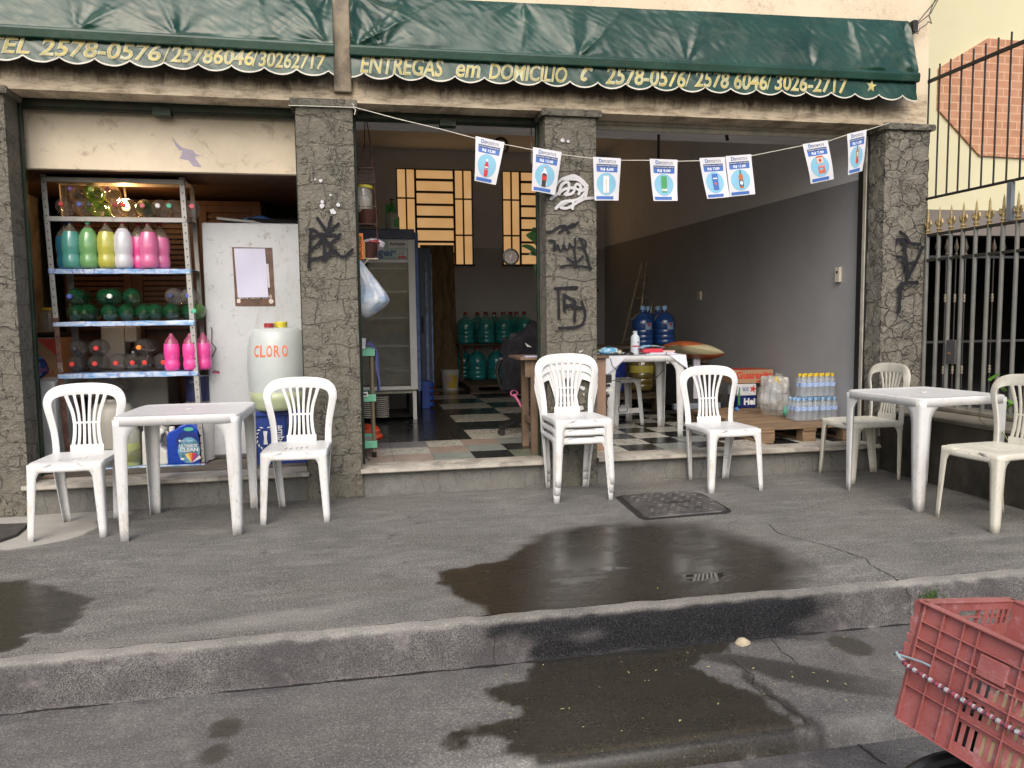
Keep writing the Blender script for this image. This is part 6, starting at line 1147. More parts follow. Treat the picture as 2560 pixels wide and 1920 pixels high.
mb = MB().m(M('paper_note', (.42, .44, .62), .6)); mb.box(1.26, 1.37, .32, .42, .9605, .968); simple('note_pad', 'pale blue note pad on the corner of the wooden desk', 'note pad', mb)
t = thing('office_chair', 'black office chair covered by a dark jacket behind the wooden desk', 'office chair', (1.50, 1.45, .203)); bkf = M('black_fabric', (.022, .020, .024), .9, .25, 9, .4, 30); bkp = M('black_plastic', (.015, .015, .016), .4)
mb = MB().m(bkf); mb.box(-.22, .24, -.24, .22, .40, .47); obj('seat', mb, None, t, bevel=.03); mb = MB().m(bkf); mb.box(-.2, .24, -.30, -.24, .52, .93); obj('backrest', mb, None, t, bevel=.03)
mb = MB().m(bkp); mb.tube([(0, 0, .1), (0, 0, .4)], .025, 10); obj('column', mb, None, t, smooth=30)
for k in range(5):
    a = R_(205+72*k); mb = MB().m(bkp); mb.tube([(0, 0, .12), (.15*math.cos(a), .15*math.sin(a), .10), (.28*math.cos(a), .28*math.sin(a), .075)], [.022, .02, .014], 8); lg_ = obj('base_arm', mb, None, t, smooth=30)
    mb = MB().m(bkp); mb.lathe([(.027, -.01), (.03, -.006), (.03, .006), (.027, .01)], 14, rotT((.28*math.cos(a), .28*math.sin(a)-.016, .03), rx=PI/2)); mb.lathe([(.027, -.01), (.03, -.006), (.03, .006), (.027, .01)], 14, rotT((.28*math.cos(a), .28*math.sin(a)+.016, .03), rx=PI/2)); obj('castor', mb, None, lg_, smooth=30)
mb = MB().m(bkp); mb.tube([(-.26, -.15, .45), (-.30, -.2, .6), (-.28, -.25, .70), (-.2, -.28, .72)], .02, 8); obj('armrest', mb, None, t, smooth=True)
jk = NB('dark_jacket'); jc = jk.co(); jk.bump(jk.noise(jk.mapv(jk.warp(jc, 4, .2), (3, 3, 1)), 9, 4), .8, .03); jk.fin(jk.mix(jk.mr(jk.noise(jc, 8, 4), .3, .7), (.008, .008, .010), (.022, .02, .026)), .9, Specular_IOR_Level=.15)
def jf(u, v):
    a = u*2*PI; k = 1+.18*noise.noise((math.cos(a)*2, math.sin(a)*2, v*4))+.06*math.sin(a*7+v*6); z = .90-.52*v+.05*(math.cos(a) if v < .1 else 0); w_ = .20*(1-.0*v)*(1 if v > .12 else v/.12*.8+.2)+.05*ss(.3, .8, v)*math.cos(a) ; cx = .02-.085*ss(.1, 1, v)
    return (cx+w_*k*math.cos(a)*1.05, -.27+.095*k*math.sin(a)*(1 if v > .12 else .3+v*6), z+(.04 if v < .12 else .0)*(1-v*8)+.02*noise.noise((a*2, v*3, 1)))
mb = MB().m(jk.m); mb.grid(40, 22, jf, closeu=True); jo = tag(obj('jacket', mb, None, None, smooth='all', loc=(1.44, 1.42, .26)), 'crumpled dark jacket draped over the office chair back', 'jacket'); mb = MB().m(M('jacket_tag', (.6, .58, .55), .6)); mb.add([(1.41-1.44, 1.03-1.42, .79), (1.45-1.44, 1.03-1.42, .765), (1.47-1.44, 1.03-1.42, .752), (1.43-1.44, 1.03-1.42, .755)], [(0, 3, 2, 1)]); obj('logo_patch', mb, None, jo)
mb = MB().m(M('orange_cloth', (.5, .10, .03), .8)); mb.box(1.40, 1.62, 1.18, 1.5, .675, .70); simple('seat_pad', 'orange pad on the seat of the office chair', 'cushion', mb, bevel=.02)
mb = MB().m(M('pink_strap', (.62, .16, .32), .5)); mb.tube([(1.32, 1.1, .60), (1.35, 1.08, .55), (1.40, 1.05, .45), (1.46, 1.05, .38), (1.50, 1.05, .34)], .011, 8); mb.tube([(1.32+.03*math.cos(a), 1.09, .61+.025*math.sin(a)) for a in [k*PI/5 for k in range(11)]], .007, 6); simple('strap', 'pink strap hanging from the office chair', 'strap', mb, smooth=True)
t = thing('wall_clock', 'round black clock standing against the window light by the hanging plant', 'clock', (1.245, .80, 1.768)); mb = MB().m(bkp); mb.lathe([(.066, 0), (.07, .01), (.068, .03), (.058, .032), (.056, .02)], 30, rotT((0, 0, 0), rx=PI/2)); obj('case', mb, None, t, smooth=30); mb = MB().m(M('clock_face', (.16, .14, .13), .5)); mb.disc(0, 0, .057, .057, -.021); f_ = obj('face', mb, None, t); mb = MB().m(M('clock_marks', (.5, .48, .45), .5))
for k in range(12): a = k*PI/6; mb.disc(.047*math.sin(a), .047*math.cos(a), .003, .003, -.0225, 8)
mb.add([(-.003, -.0225, 0), (.003, -.0225, 0), (.012, -.0225, .034)], [(0, 1, 2)]); mb.add([(0, -.0225, -.003), (0, -.0225, .003), (-.026, -.0225, .012)], [(0, 1, 2)]); mb.add([(-.002, -.0225, 0), (.002, -.0225, 0), (-.012, -.0225, -.036)], [(0, 2, 1)]); obj('hand', mb, None, f_)
t = thing('hanging_plant', 'dark leaved plant in a pot hanging inside the middle pillar', 'plant', (1.46, .62, 1.75)); lf = M('dark_leaf', (.03, .09, .025), .3, .4, 6); rs = random.Random(12)
def leaf(mb, p, q, w_, sag=.03):
    p, q = Vector(p), Vector(q); n = 8; d = q-p; s_ = d.cross(Vector((0, -1, .3))).normalized(); vs = []
    for i in range(n+1):
        t_ = i/n; c = p+d*t_+Vector((0, 0, sag*4*t_*(1-t_))); ww = w_*math.sin(PI*min(1, t_*.93+.05))**.8
        vs += [c-s_*ww, c+Vector((0, 0, -.006))*math.sin(PI*t_), c+s_*ww]
    mb.add(vs, [(3*i+k, 3*i+k+1, 3*i+k+4, 3*i+k+3) for i in range(n) for k in (0, 1)])
mb = MB().m(lf)
for a, b_, w_ in [((0, 0, 0), (-.17, -.02, .09), .022), ((0, 0, .05), (-.06, 0, .24), .045), ((0, 0, .1), (-.12, .0, .18), .04), ((.02, 0, 0), (-.1, 0, .02), .03), ((0, 0, 0), (-.02, -.02, -.12), .03), ((0, 0, .1), (.04, .02, .28), .045), ((-.02, 0, -.15), (-.04, 0, -.05), .03), ((0, 0, -.2), (-.035, -.02, -.10), .035), ((0, 0, -.2), (.02, 0, -.08), .03), ((.05, 0, .0), (.0, -.03, .14), .04)]: leaf(mb, a, b_, w_)
obj('leaves', mb, None, t, smooth='all'); mb = MB().m(bkp); mb.lathe([(.04, -.33), (.055, -.2), (.058, -.2)], 16, rotT((.02, 0, 0))); obj('pot', mb, None, t, smooth=30)
mb = MB().m(M('cream_cord', (.55, .50, .40), .6)); mb.tube([(1.478, .5, 1.75), (1.476, .5, 1.45)], .0035, 6)
for k in range(4): mb.tube([(1.47, .5, 1.44), (1.455+k*.008, .5-.01*k, 1.40), (1.46-.01*k+.01, .5, 1.36), (1.475, .5, 1.44)], .0035, 6)
simple('coiled_cord', 'coil of cream cord hanging beside the middle pillar', 'cord', mb, smooth=True)
# ================================================================ RIGHT BAY THINGS
t = thing('jug_bench', 'dark low bench holding blue water jugs in the right bay', 'bench', (3.1, 3.2, .203)); mb = MB().m(oldw); mb.box(-.5, .95, -.25, .45, .70, .73); obj('bench_top', mb, None, t)
for (x, y) in ((-.48, -.22), (.88, -.22), (-.48, .4), (.88, .4)): mb = MB().m(oldw); mb.box(x, x+.05, y, y+.05, 0, .699); obj('leg', mb, None, t)
GB2 = 'blue water jugs on the dark bench'
j1 = jug(BLU, 'light blue', 'front left blue water jug on the dark bench, with small label', (3.275, 3.10, .934), GB2, True, .94); dup(j1, (3.545, 3.10, .934), None, 'front right blue water jug on the dark bench, with small label')
dup(j1, (3.46, 3.42, .934), None, 'blue water jug in the rear row on the bench, left'); dup(j1, (3.60, 3.45, .934), None, 'blue water jug in the rear row on the bench, right')
j2 = jug(AMB2, None, 'amber water jug under the bench, seen below the inner table', (3.26, 3.1, .405), 'amber water jugs under the bench', False, 1.05); mb = MB().m(M('yellow_band', (.42, .36, .06), .5)); mb.lathe([(.1375, .20), (.1375, .28)], 24, cap=False); obj('label', mb, None, j2, smooth=True)
dup(j2, (3.57, 3.1, .405), None, 'amber water jug under the bench, right of the table leg')
t = thing('blue_barrel', 'dark blue barrel under the bench behind the white stool', 'barrel', (2.93, 3.15, .40)); mb = MB().m(M('barrel_blue', (.008, .03, .22), .4)); mb.lathe([(.13, 0), (.15, .02), (.15, .14), (.145, .15), (.15, .16), (.15, .42), (.14, .46), (.001, .46)], 24); obj('body', mb, None, t, smooth=40)
pallet('long dark pallet under the jug bench', 2.55, 2.6, 1.5, 1.4, .204, oldw, 8, 0, .17)
pallet('light brown wooden pallet carrying drinks packs in the right bay', 3.225, .275, .91, 1.45, .204, woodp.m, 10, 0, .132)
# ladder against the side wall
t = thing('step_ladder', 'old paint spotted folding ladder leaning on the right interior wall', 'ladder', (0, 0, 0)); alu = M('old_ladder_rail', (.42, .37, .29), .5, .3, 12, metal=.3)
def rail_(a, b_): mb = MB().m(alu); mb.tube([a, b_], .016, 6); return obj('side_rail', mb, None, t, smooth=20)
A0, A1 = Vector((3.88, 5.55, .86)), Vector((4.10, 5.30, 2.07)); Bo = Vector((.17, -.22, 0)); A0g = A0+(A0-A1)*(.66/1.21)
rail_(A0g, A1); rail_(A0g+Bo*1.35, A1+Bo*.9+Vector((0, 0, .0)))
for k in range(6): p = A0g+(A1-A0g)*(.06+k*.165); mb = MB().m(alu); q = p+Bo*1.25; mb.tube([p, q], .015, 6); mb.box(0, 0, 0, 0, 0, 0) if 0 else None; obj('step', mb, None, t, smooth=20)
rail_(A0g+Vector((.12, -.55, 0)), A1+Bo*.3); rail_(A0g+Vector((.20, -.75, 0)), A1+Bo*.9)
# items on the inner table
clo = NB('pale_blue_cloth'); cc_ = clo.co(True); clo.fin(clo.mix(clo.mr(clo.noise(cc_, 7, 3), .3, .7), (.58, .60, .68), (.66, .67, .74)), .8)
mb = MB().m(clo.m); zt = .203+.725
c7, s7 = math.cos(R_(-7)), math.sin(R_(-7))
def tl(x, y, z): return (2.475+x*c7-y*s7, 1.15+x*s7+y*c7, zt+z)
mb.grid(20, 20, lambda u, v: tl(-.345+.69*u, -.345+.64*v, .0028+.0015*noise.noise((u*6, v*6, 1))))
for sx, L1, dp_, ax in ((-1, .20, .17, .62), (1, .16, .12, .55)):
    def fl(u, v, sx=sx, L1=L1, dp_=dp_, ax=ax):      # flap over the front edge then round the corner
        s_ = u*2; d = dp_*(1-abs(s_-1)**1.1)*v
        if s_ <= 1: x, y = sx*(.352-L1*(1-s_)), -.354-.006*v
        else: x, y = sx*(.356+.006*v), -.352+.22*(s_-1)
        return tl(x+sx*.01*v, y-.012*v*math.sin(u*PI), .0035-d)
    mb.grid(24, 10, fl)
    mb.add([tl(sx*.355, -.355, .0038), tl(sx*.345, -.345, .0035), tl(sx*.15, -.356, .0035), tl(sx*.15, -.345, .0035)], [(0, 1, 3, 2)])
simple('tablecloth', 'pale lilac tablecloth with hanging corners on the inner table', 'tablecloth', mb, smooth='all')
zt += .005
mb = MB().m(M('lime_tape', (.20, .62, .06), .4)); mb.lathe([(.03, -.012), (.03, .012), (.012, .0125), (.012, -.0125), (.03, -.012)], 20, rotT((1.90, .62, .99), rx=PI/2), cap=False); simple('tape_roll', 'lime green tape roll standing at the right end of the wooden desk', 'tape roll', mb, smooth=30)
wip = NB('blue_wipe_pack'); wc_ = wip.co(True); wip.fin(wip.ramp(wip.noise(wip.warp(wc_, 9, .05), 16, 2), [(.4, (.10, .36, .62)), (.5, (.20, .48, .72)), (.56, (.62, .70, .74))]), .35)
mb = MB().m(wip.m); crumple(mb, (2.13, .92, zt+.035), (.09, .05, .035), 4, .18); simple('wipe_packet', 'light blue patterned packet lying at the left of the inner table', 'packet', mb, smooth='all')
mb = MB().m(M('cream_toy', (.6, .55, .38), .5)); crumple(mb, (2.235, .93, zt+.02), (.022, .02, .022), 8, .4); simple('key_fob', 'little cream trinket beside the light blue packet', 'trinket', mb, smooth='all')
mb = MB().m(bkp); mb.box(2.03, 2.26, .86, .98, zt, zt+.012); simple('tablet', 'flat black device under the light blue packet', 'device', mb, bevel=.004)
mb = MB().m(bkp); mb.grid(16, 8, lambda u, v: (lambda a, b_: (2.31+.035*math.cos(a)*math.sin(b_)*1.4, .90+.03*math.sin(a)*math.sin(b_), zt+.028*max(0, math.cos(b_))))(u*2*PI, v*PI/2), closeu=True); simple('computer_mouse', 'black computer mouse at the middle front of the inner table', 'mouse', mb, smooth='all')
t = thing('sanitizer_bottle', 'tall clear sanitizer bottle with red label on the inner table', 'bottle', (2.405, 1.0, zt)); mb = MB().m(M('sanitizer_plastic', (.58, .66, .72), .25, .06)); mb.lathe([(.036, 0), (.04, .006), (.04, .145), (.034, .162), (.02, .172), (.019, .178)], 22); obj('body', mb, None, t, smooth=50); mb = MB().m(M('frosted_cap', (.62, .68, .72), .4)); mb.lathe([(.02, .176), (.02, .205), (.001, .207)], 16); obj('cap', mb, None, t, smooth=30); mb = MB().m(M('label_red_dark', (.45, .03, .05), .5)); mb.grid(10, 1, lambda u, v: (.0405*math.sin(-1+2*u), -.0405*math.cos(-1+2*u), .065+.012*v)); mb.grid(4, 1, lambda u, v: (.0405*math.sin(.2+.5*u), -.0405*math.cos(.2+.5*u), .10+.012*v)); obj('label', mb, None, t)
mb = MB().m(M('red_folder', (.55, .04, .07), .4)); mb.box(2.44, 2.62, .88, 1.05, zt+.016, zt+.05); simple('red_box', 'flat red box under the blue leaflet on the inner table', 'box', mb, bevel=.003)
mb = MB().m(wip.m); mb.grid(14, 10, lambda u, v: (2.42+.22*u, .88+.16*v, zt+.055+.02*math.sin(u*PI)+.01*noise.noise((u*5, v*5, 1)))); simple('leaflet', 'blue printed leaflet curled on the flat red box', 'leaflet', mb, smooth='all', solid=.002)
mb = MB().m(M('papers', (.62, .62, .72), .6, .15, 30)); mb.box(2.46, 2.74, .86, 1.06, zt, zt+.008); mb.box(2.50, 2.72, .87, 1.07, zt+.009, zt+.0155); mb.m(M('pink_sheet', (.6, .42, .38), .6)); mb.box(2.63, 2.74, .90, 1.06, zt+.017, zt+.03, rotT((0, 0, 0))); simple('paper_stack', 'loose stack of papers at the right of the inner table', 'papers', mb)
t = thing('power_strip', 'black power strip with adapters hung on the side of the desk', 'power strip', (1.99, .60, .70)); mb = MB().m(bkp); mb.box(-.055, -.02, -.01, .02, -.17, .17); obj('strip', mb, None, t, bevel=.004); mb = MB().m(bkp); mb.box(-.018, .055, -.03, .02, .02, .09); mb.box(-.018, .045, -.025, .01, -.015, .008); mb.box(-.018, .04, -.02, .01, -.10, -.075); obj('adapter', mb, None, t, bevel=.006); mb = MB().m(pw); mb.box(-.03, .065, -.02, .0, -.055, -.035); obj('white_plug', mb, None, t, bevel=.003)
wire_ = M('black_cable', (.012, .012, .013), .5)
for k, pts in enumerate([[(2.05, .58, .74), (2.11, .56, .73), (2.16, .6, .66), (2.20, .7, .55), (2.18, .8, .48), (2.22, .9, .43), (2.33, 1.0, .42), (2.37, 1.1, .44)], [(2.04, .60, .92), (2.05, .58, .86), (2.12, .60, .80), (2.13, .6, .74)], [(1.93, .5, .80), (1.96, .5, .60), (1.99, .52, .52)], [(2.62, .80, .95), (2.60, .78, .90), (2.58, .77, .80), (2.56, .9, .72)], [(2.03, .60, .63), (2.0, .6, .55), (1.99, .6, .40), (1.94, .6, .24)]]):
    mb = MB().m(wire_); mb.tube(pts, .0035, 6); simple('cable', ['black cable curling from the adapter down to the floor', 'thin black cable from table edge to the adapter', 'black cable running down the desk side panel', 'thin cable falling from the papers over the table edge', 'black cable dropping straight below the power strip'][k], 'cable', mb, smooth=True, group='cables around the desk')
# pillow on a stool and black cabinet
cu = NB('rust_gold_cushion'); uq = cu.co(True); uw = cu.n('ShaderNodeTexWave', wave_type='RINGS'); uw.inputs['Scale'].default_value = .9; cu.l(cu.mapv(uq, (1, 1, 2), (-3.3, -1.6, -1.7)), uw.inputs[0]); cu.bump(cu.noise(cu.mapv(uq, (9, 2, 2)), 8, 3), .5, .01); cu.fin(cu.ramp(uw.outputs[0], [(.3, (.36, .09, .03)), (.42, (.38, .11, .04)), (.48, (.40, .34, .20)), (.9, (.46, .42, .27))]), .35)
mb = MB().m(cu.m)
def plf(u, v):
    a, b_ = 2*u-1, 2*v-1; e = (1-abs(a)**2.5)*(1-abs(b_)**2.5); return a, b_, e
T3 = rotT((3.29, 1.78, .915), ry=.19, rx=-.1, rz=.1)
for sg in (1, -1): mb.grid(22, 22, (lambda sg: lambda u, v: tuple(T3 @ Vector(((2*u-1)*.27*(1-.05*(2*v-1)**2), (2*v-1)*.25*(1-.05*(2*u-1)**2), sg*.085*max(0, plf(u, v)[2])**.55+.004*noise.noise((u*20, v*20, sg))*plf(u, v)[2]))))(sg), flip=sg < 0)
simple('cushion', 'shiny rust and gold patterned cushion right of the inner table', 'cushion', mb, smooth='all')
t = thing('speaker_cabinet', 'black cabinet with pale top bracket under the cushion', 'cabinet', (3.30, 1.85, .337)); mb = MB().m(M('cabinet_black', (.018, .018, .02), .5)); mb.box(-.19, .22, -.15, .25, .02, .44); obj('body', mb, None, t, bevel=.01); mb = MB().m(M('pale_grey_post', (.42, .41, .48), .5)); mb.box(-.02, .05, -.16, -.12, .10, .50); obj('bracket', mb, None, t, bevel=.004); mb = MB().m(M('blue_grey_tray', (.16, .19, .23), .5)); mb.box(-.25, .25, -.22, -.155, 0, .06); obj('tray', mb, None, t, bevel=.01)
mb = MB().m(cu.m if 0 else M('blue_cap_loose', (.05, .2, .5), .4)); mb.lathe([(.018, 0), (.018, .02), (.001, .021)], 12, rotT((3.62, 1.45, .342), rx=.9)); simple('bottle_cap', 'loose blue cap lying on the light brown pallet', 'bottle cap', mb, smooth=30)
# cartons
t = thing('carton', 'brown Guaravita carton stacked behind the beer case', 'carton', (3.90, 1.72, .585), R_(-3)); crt = M('kraft_carton', (.36, .22, .125), .8, .1, 5); crr = M('carton_red', (.50, .04, .02), .6)
mb = MB().m(crt); mb.box(-.22, .2, -.12, .2, 0, .135); obj('body', mb, None, t, bevel=.003); mb = MB().m(crr); text(mb, 'Guaravita', -.195, .20, .045, .12, -.1212, bold=.04); mb.add([(-.2, -.1, .1362), (.2, -.1, .1362), (.1, .15, .1362), (-.12, .18, .1362), (-.2, .05, .1362)], [(0, 1, 2, 3, 4)]); mb.box(.02, .14, -.1215, -.1205, .01, .022); obj('print', mb, None, t)
t = thing('beer_case', 'blue and white shrink wrapped beer case with red star under the carton', 'beer case', (3.81, 1.66, .337)); wtp = M('case_white', (.62, .64, .68), .35); nb = M('case_navy', (.01, .02, .13), .35)
mb = MB().m(wtp); mb.box(-.10, .105, -.06, .14, .125, .242); mb.m(nb); mb.box(-.10, .105, -.06, .14, .0, .1245); obj('body', mb, None, t, bevel=.006)
mb = MB().m(M('case_label_text', (.75, .76, .78), .5)); text(mb, 'Hei', -.03, .095, .03, .10, -.0615, bold=.05); mb.m(M('case_blue_text', (.03, .06, .3), .5)); text(mb, '0.0', -.045, .02, .17, .21, -.0615, bold=.01); mb.m(crr); mb.add([(.068+(.045 if k % 2 == 0 else .017)*math.sin(k*PI/5+.2), -.0615, .19+(.045 if k % 2 == 0 else .017)*math.cos(k*PI/5+.2)) for k in range(10)][::-1], [tuple(range(10))]); obj('print', mb, None, t)
for k in range(1): mb = MB().m(M('beer_glass_green', (.05, .22, .07), .2)); mb.tube([(-.085+.03*k, -.064, .03), (-.085+.03*k, -.064, .13), (-.082+.03*k, -.064, .17), (-.08+.03*k, -.064, .21)], [.013, .013, .007, .006], 8); obj('bottle', mb, None, t, smooth=True)
gw = clear('shrink_film', (.6, .6, .6), .07, .1)
for lev in range(2):
    t = thing('can_pack', ['lower', 'upper'][lev]+' shrink wrapped pack of white cans beside the beer case', 'can pack', (4.02, 1.50, .337+lev*.165), 0, 'white can packs on the pallet')
    for i in range(3):
        for j in range(4): mb = MB().m(M('white_can', (.60, .59, .57), .35, .05)); mb.lathe([(.025, .0), (.03, .006), (.03, .145), (.024, .157), (.024, .159)], 14, rotT((-.075+i*.062, -.18+j*.062, 0))); obj('can', mb, None, t, smooth=40)
    mb = MB().m(M('can_text', (.42, .37, .34), .6)); text(mb, 'IMPÉRIO', -.095, .05, .065, .105, -.2125); obj('print', mb, None, t)
    mb = MB().m(gw); mb.box(-.108, .082, -.2135, .04, .001, .162); obj('wrap', mb, None, t, bevel=.012)
# small bottle packs
SB = [(.001, .003), (.022, .001), (.027, .006), (.0285, .02), (.0265, .045), (.028, .06), (.0285, .095), (.0285, .125), (.024, .15), (.013, .175), (.0105, .185), (.0105, .193)]
wat = clear('clear_bottle_plastic', (.52, .58, .64), .24, .04); wl = M('water_label', (.30, .42, .70), .4, .5, 60)
def pack(label, x, y, z, nx, ny, cap, step=.0575, grp='shrink wrapped water packs', labz=(.09, .125)):
    t = thing('water_pack', label, 'water pack', (x, y, z), 0, grp)
    for i in range(nx):
        for j in range(ny):
            p = (i*step, j*step, 0)
            mb = MB().m(wat); mb.lathe(SB, 14); b_ = obj('bottle', mb, None, t, smooth=60, loc=p)
            mb = MB().m(capm[cap]); mb.lathe([(.0135, .178), (.0138, .2), (.011, .203), (.001, .203)], 10); obj('cap', mb, None, b_, smooth=30)
            mb = MB().m(wl); mb.lathe([(.0292, labz[0]), (.0292, labz[1])], 14, cap=False); obj('label', mb, None, b_, smooth=True)
    mb = MB().m(gw); a = step*(nx-1)+.031; b2 = step*(ny-1)+.031; mb.grid(40, 6, lambda u, v: (lambda q, w_: ([-.031+(a+.031)*q, -.031, 0, 0][0] if 0 else (lambda s_: (-.031+(a+.031)*(s_ if s_ <= 1 else 1 if s_ <= 2 else 3-s_ if s_ <= 3 else 0), -.031+(b2+.031)*(0 if s_ <= 1 else s_-1 if s_ <= 2 else 1 if s_ <= 3 else 4-s_), .002+.165*w_+.002*noise.noise((s_*5, w_*6, x)))))(q*4))(u, v)); obj('wrap', mb, None, t, smooth='all')
    return t
pack('left water pack with blue caps on the corner of the light pallet', 3.735, .56, .338, 4, 3, 'light blue'); pack('right water pack with blue caps against the interior wall', 3.975, .56, .338, 3, 3, 'light blue')
pack('water pack with yellow caps on top of the blue capped packs', 3.80, .585, .545, 6, 2, 'yellow', .0565)
t = thing('wrapped_bundle', 'bundle of clear bottles in crumpled film on the light pallet', 'bundle', (3.76, 1.0, .338)); mb = MB().m(clear('loose_film', (.55, .55, .53), .20, .12)); crumple(mb, (0, 0, .17), (.15, .15, .19), 11, .4, 34, 20); obj('film', mb, None, t, smooth='all')
for i, (x, y, z, c) in enumerate([(-.03, -.02, .12, 'yellow'), (.10, .05, .12, 'yellow'), (.03, .04, .09, 'yellow'), (.14, -.03, .06, 'white'), (-.04, .07, .1, 'white')]):
    mb = MB().m(wat); mb.lathe([(r*1.2, q*1.15) for r, q in SB], 12, rotT((x, y, z), ry=(-1)**i*.2)); b_ = obj('bottle', mb, None, t, smooth=60); mb = MB().m(capm[c]); mb.lathe([(.017, .205), (.017, .235), (.001, .236)], 10, rotT((x, y, z), ry=(-1)**i*.2)); obj('cap', mb, None, b_)
mb = MB().m(capm['teal green']); crumple(mb, (.05, -.13, .05), (.028, .02, .045), 3, .2); obj('green_packet', mb, None, t, smooth='all')
# ================================================================ STRING WITH PRICE SHEETS
mb = MB().m(M('white_string', (.62, .60, .52), .7)); SPn = [(0.012, -.045, 2.70), (.30, -.08, 2.625), (.60, -.08, 2.565), (.834, -.08, 2.512), (1.04, -.08, 2.478), (1.24, -.08, 2.447), (1.452, -.08, 2.42), (1.684, -.08, 2.40), (1.895, -.08, 2.392), (2.114, -.08, 2.398), (2.331, -.08, 2.397), (2.502, -.08, 2.405), (2.707, -.08, 2.425), (2.917, -.08, 2.452), (3.338, -.08, 2.540), (3.549, -.08, 2.578), (3.72, -.08, 2.635), (3.88, -.08, 2.672), (4.105, -.05, 2.745)]
mb.tube(SPn, .0028, 6, cap=False); mb.tube([(-.42, -.036, 2.697), (-.2, -.037, 2.699), (.008, -.038, 2.70)], .003, 6); mb.tube([(.004, -.036, 2.70), (.02, -.04, 2.685), (.012, -.045, 2.65)], .003, 6); mb.tube([(.01, -.04, 2.70), (.0, -.045, 2.725), (.012, -.045, 2.715)], .003, 6)
tag(obj('string', mb, None, smooth=True), 'white string tied between the pillars and holding the price sheets', 'string')
shw = NB('printer_paper'); sq_ = shw.co(True); shw.fin(shw.mix(shw.mr(shw.noise(sq_, 4, 3), .3, .7), (.56, .57, .61), (.62, .63, .67)), .6, Transmission_Weight=0)
bl2 = M('print_blue', (.045, .13, .42), .5, .06); nv2 = M('print_navy', (.03, .06, .17), .5, .06); dsc = M('print_sky_disc', (.20, .44, .60), .5, .04); prw = M('print_white', (.75, .76, .78), .5, .02); lgd = M('print_logo_blue', (.03, .13, .34), .5); gy = M('print_grey', (.10, .10, .16), .5)
cr = {'red': M('print_red', (.48, .03, .03), .5), 'dark': M('print_dark', (.03, .025, .04), .5), 'beige': M('print_beige', (.62, .52, .44), .5), 'green': M('print_green', (.06, .30, .10), .5), 'blue': bl2, 'amber': M('print_amber', (.45, .13, .03), .5), 'white': prw, 'orange': M('print_orange', (.55, .12, .06), .5), 'navy': nv2, 'teal': M('print_teal', (.04, .2, .25), .5), 'pink': M('print_pink', (.6, .22, .22), .5)}
BOT = lambda cx, t0, t1, w, nk: [(cx-nk, t0), (cx+nk, t0), (cx+nk, t0+(t1-t0)*.14), (cx+w, t0+(t1-t0)*.34), (cx+w*.92, t0+(t1-t0)*.6), (cx+w, t0+(t1-t0)*.85), (cx+w*.85, t1), (cx-w*.85, t1), (cx-w, t0+(t1-t0)*.85), (cx-w*.92, t0+(t1-t0)*.6), (cx-w, t0+(t1-t0)*.34), (cx-nk, t0+(t1-t0)*.14)]
RC = lambda a, b_, c, d: [(a, c), (b_, c), (b_, d), (a, d)]
PIC = {
 1: [('red', BOT(.47, .47, .86, .085, .03)), ('white', RC(.43, .51, .47, .52)), ('white', RC(.40, .54, .64, .70)), ('navy', RC(.41, .53, .665, .69))],
 2: [('white', BOT(.46, .42, .88, .115, .035)), ('dark', RC(.37, .55, .72, .87)), ('red', RC(.36, .56, .58, .72)), ('dark', RC(.39, .53, .56, .61)), ('red', RC(.435, .485, .42, .44))],
 3: [('white', RC(.36, .58, .42, .83)), ('beige', RC(.44, .50, .50, .80)), ('beige', RC(.36, .58, .425, .435)), ('beige', RC(.36, .58, .81, .82))],
 4: [('green', RC(.38, .60, .40, .80)), ('red', [(.49+(.07 if k % 2 == 0 else .028)*math.sin(k*PI/5), .59-(.05 if k % 2 == 0 else .02)*math.cos(k*PI/5)) for k in range(10)])],
 5: [('blue', RC(.39, .63, .40, .80)), ('white', [(.51+.085*math.cos(k*PI/8), .63+.07*math.sin(k*PI/8)) for k in range(16)]), ('orange', [(.51+.05*math.cos(k*PI/8), .63+.042*math.sin(k*PI/8)) for k in range(16)]), ('white', RC(.42, .60, .50, .525))],
 6: [('amber', BOT(.50, .37, .82, .085, .03)), ('teal', RC(.47, .53, .37, .47)), ('navy', RC(.42, .58, .62, .77)), ('white', [(.50+.055*math.cos(k*PI/8), .69+.05*math.sin(k*PI/8)) for k in range(16)])],
 7: [('orange', RC(.38, .66, .36, .80)), ('beige', RC(.38, .64, .40, .55)), ('red', [(.51+.05*math.cos(k*PI/8), .47+.04*math.sin(k*PI/8)) for k in range(16)]), ('pink', RC(.40, .66, .60, .66))],
 8: [('amber', BOT(.52, .33, .78, .075, .025)), ('red', RC(.47, .57, .66, .75)), ('beige', RC(.475, .565, .50, .60)), ('red', RC(.495, .545, .33, .37))]}
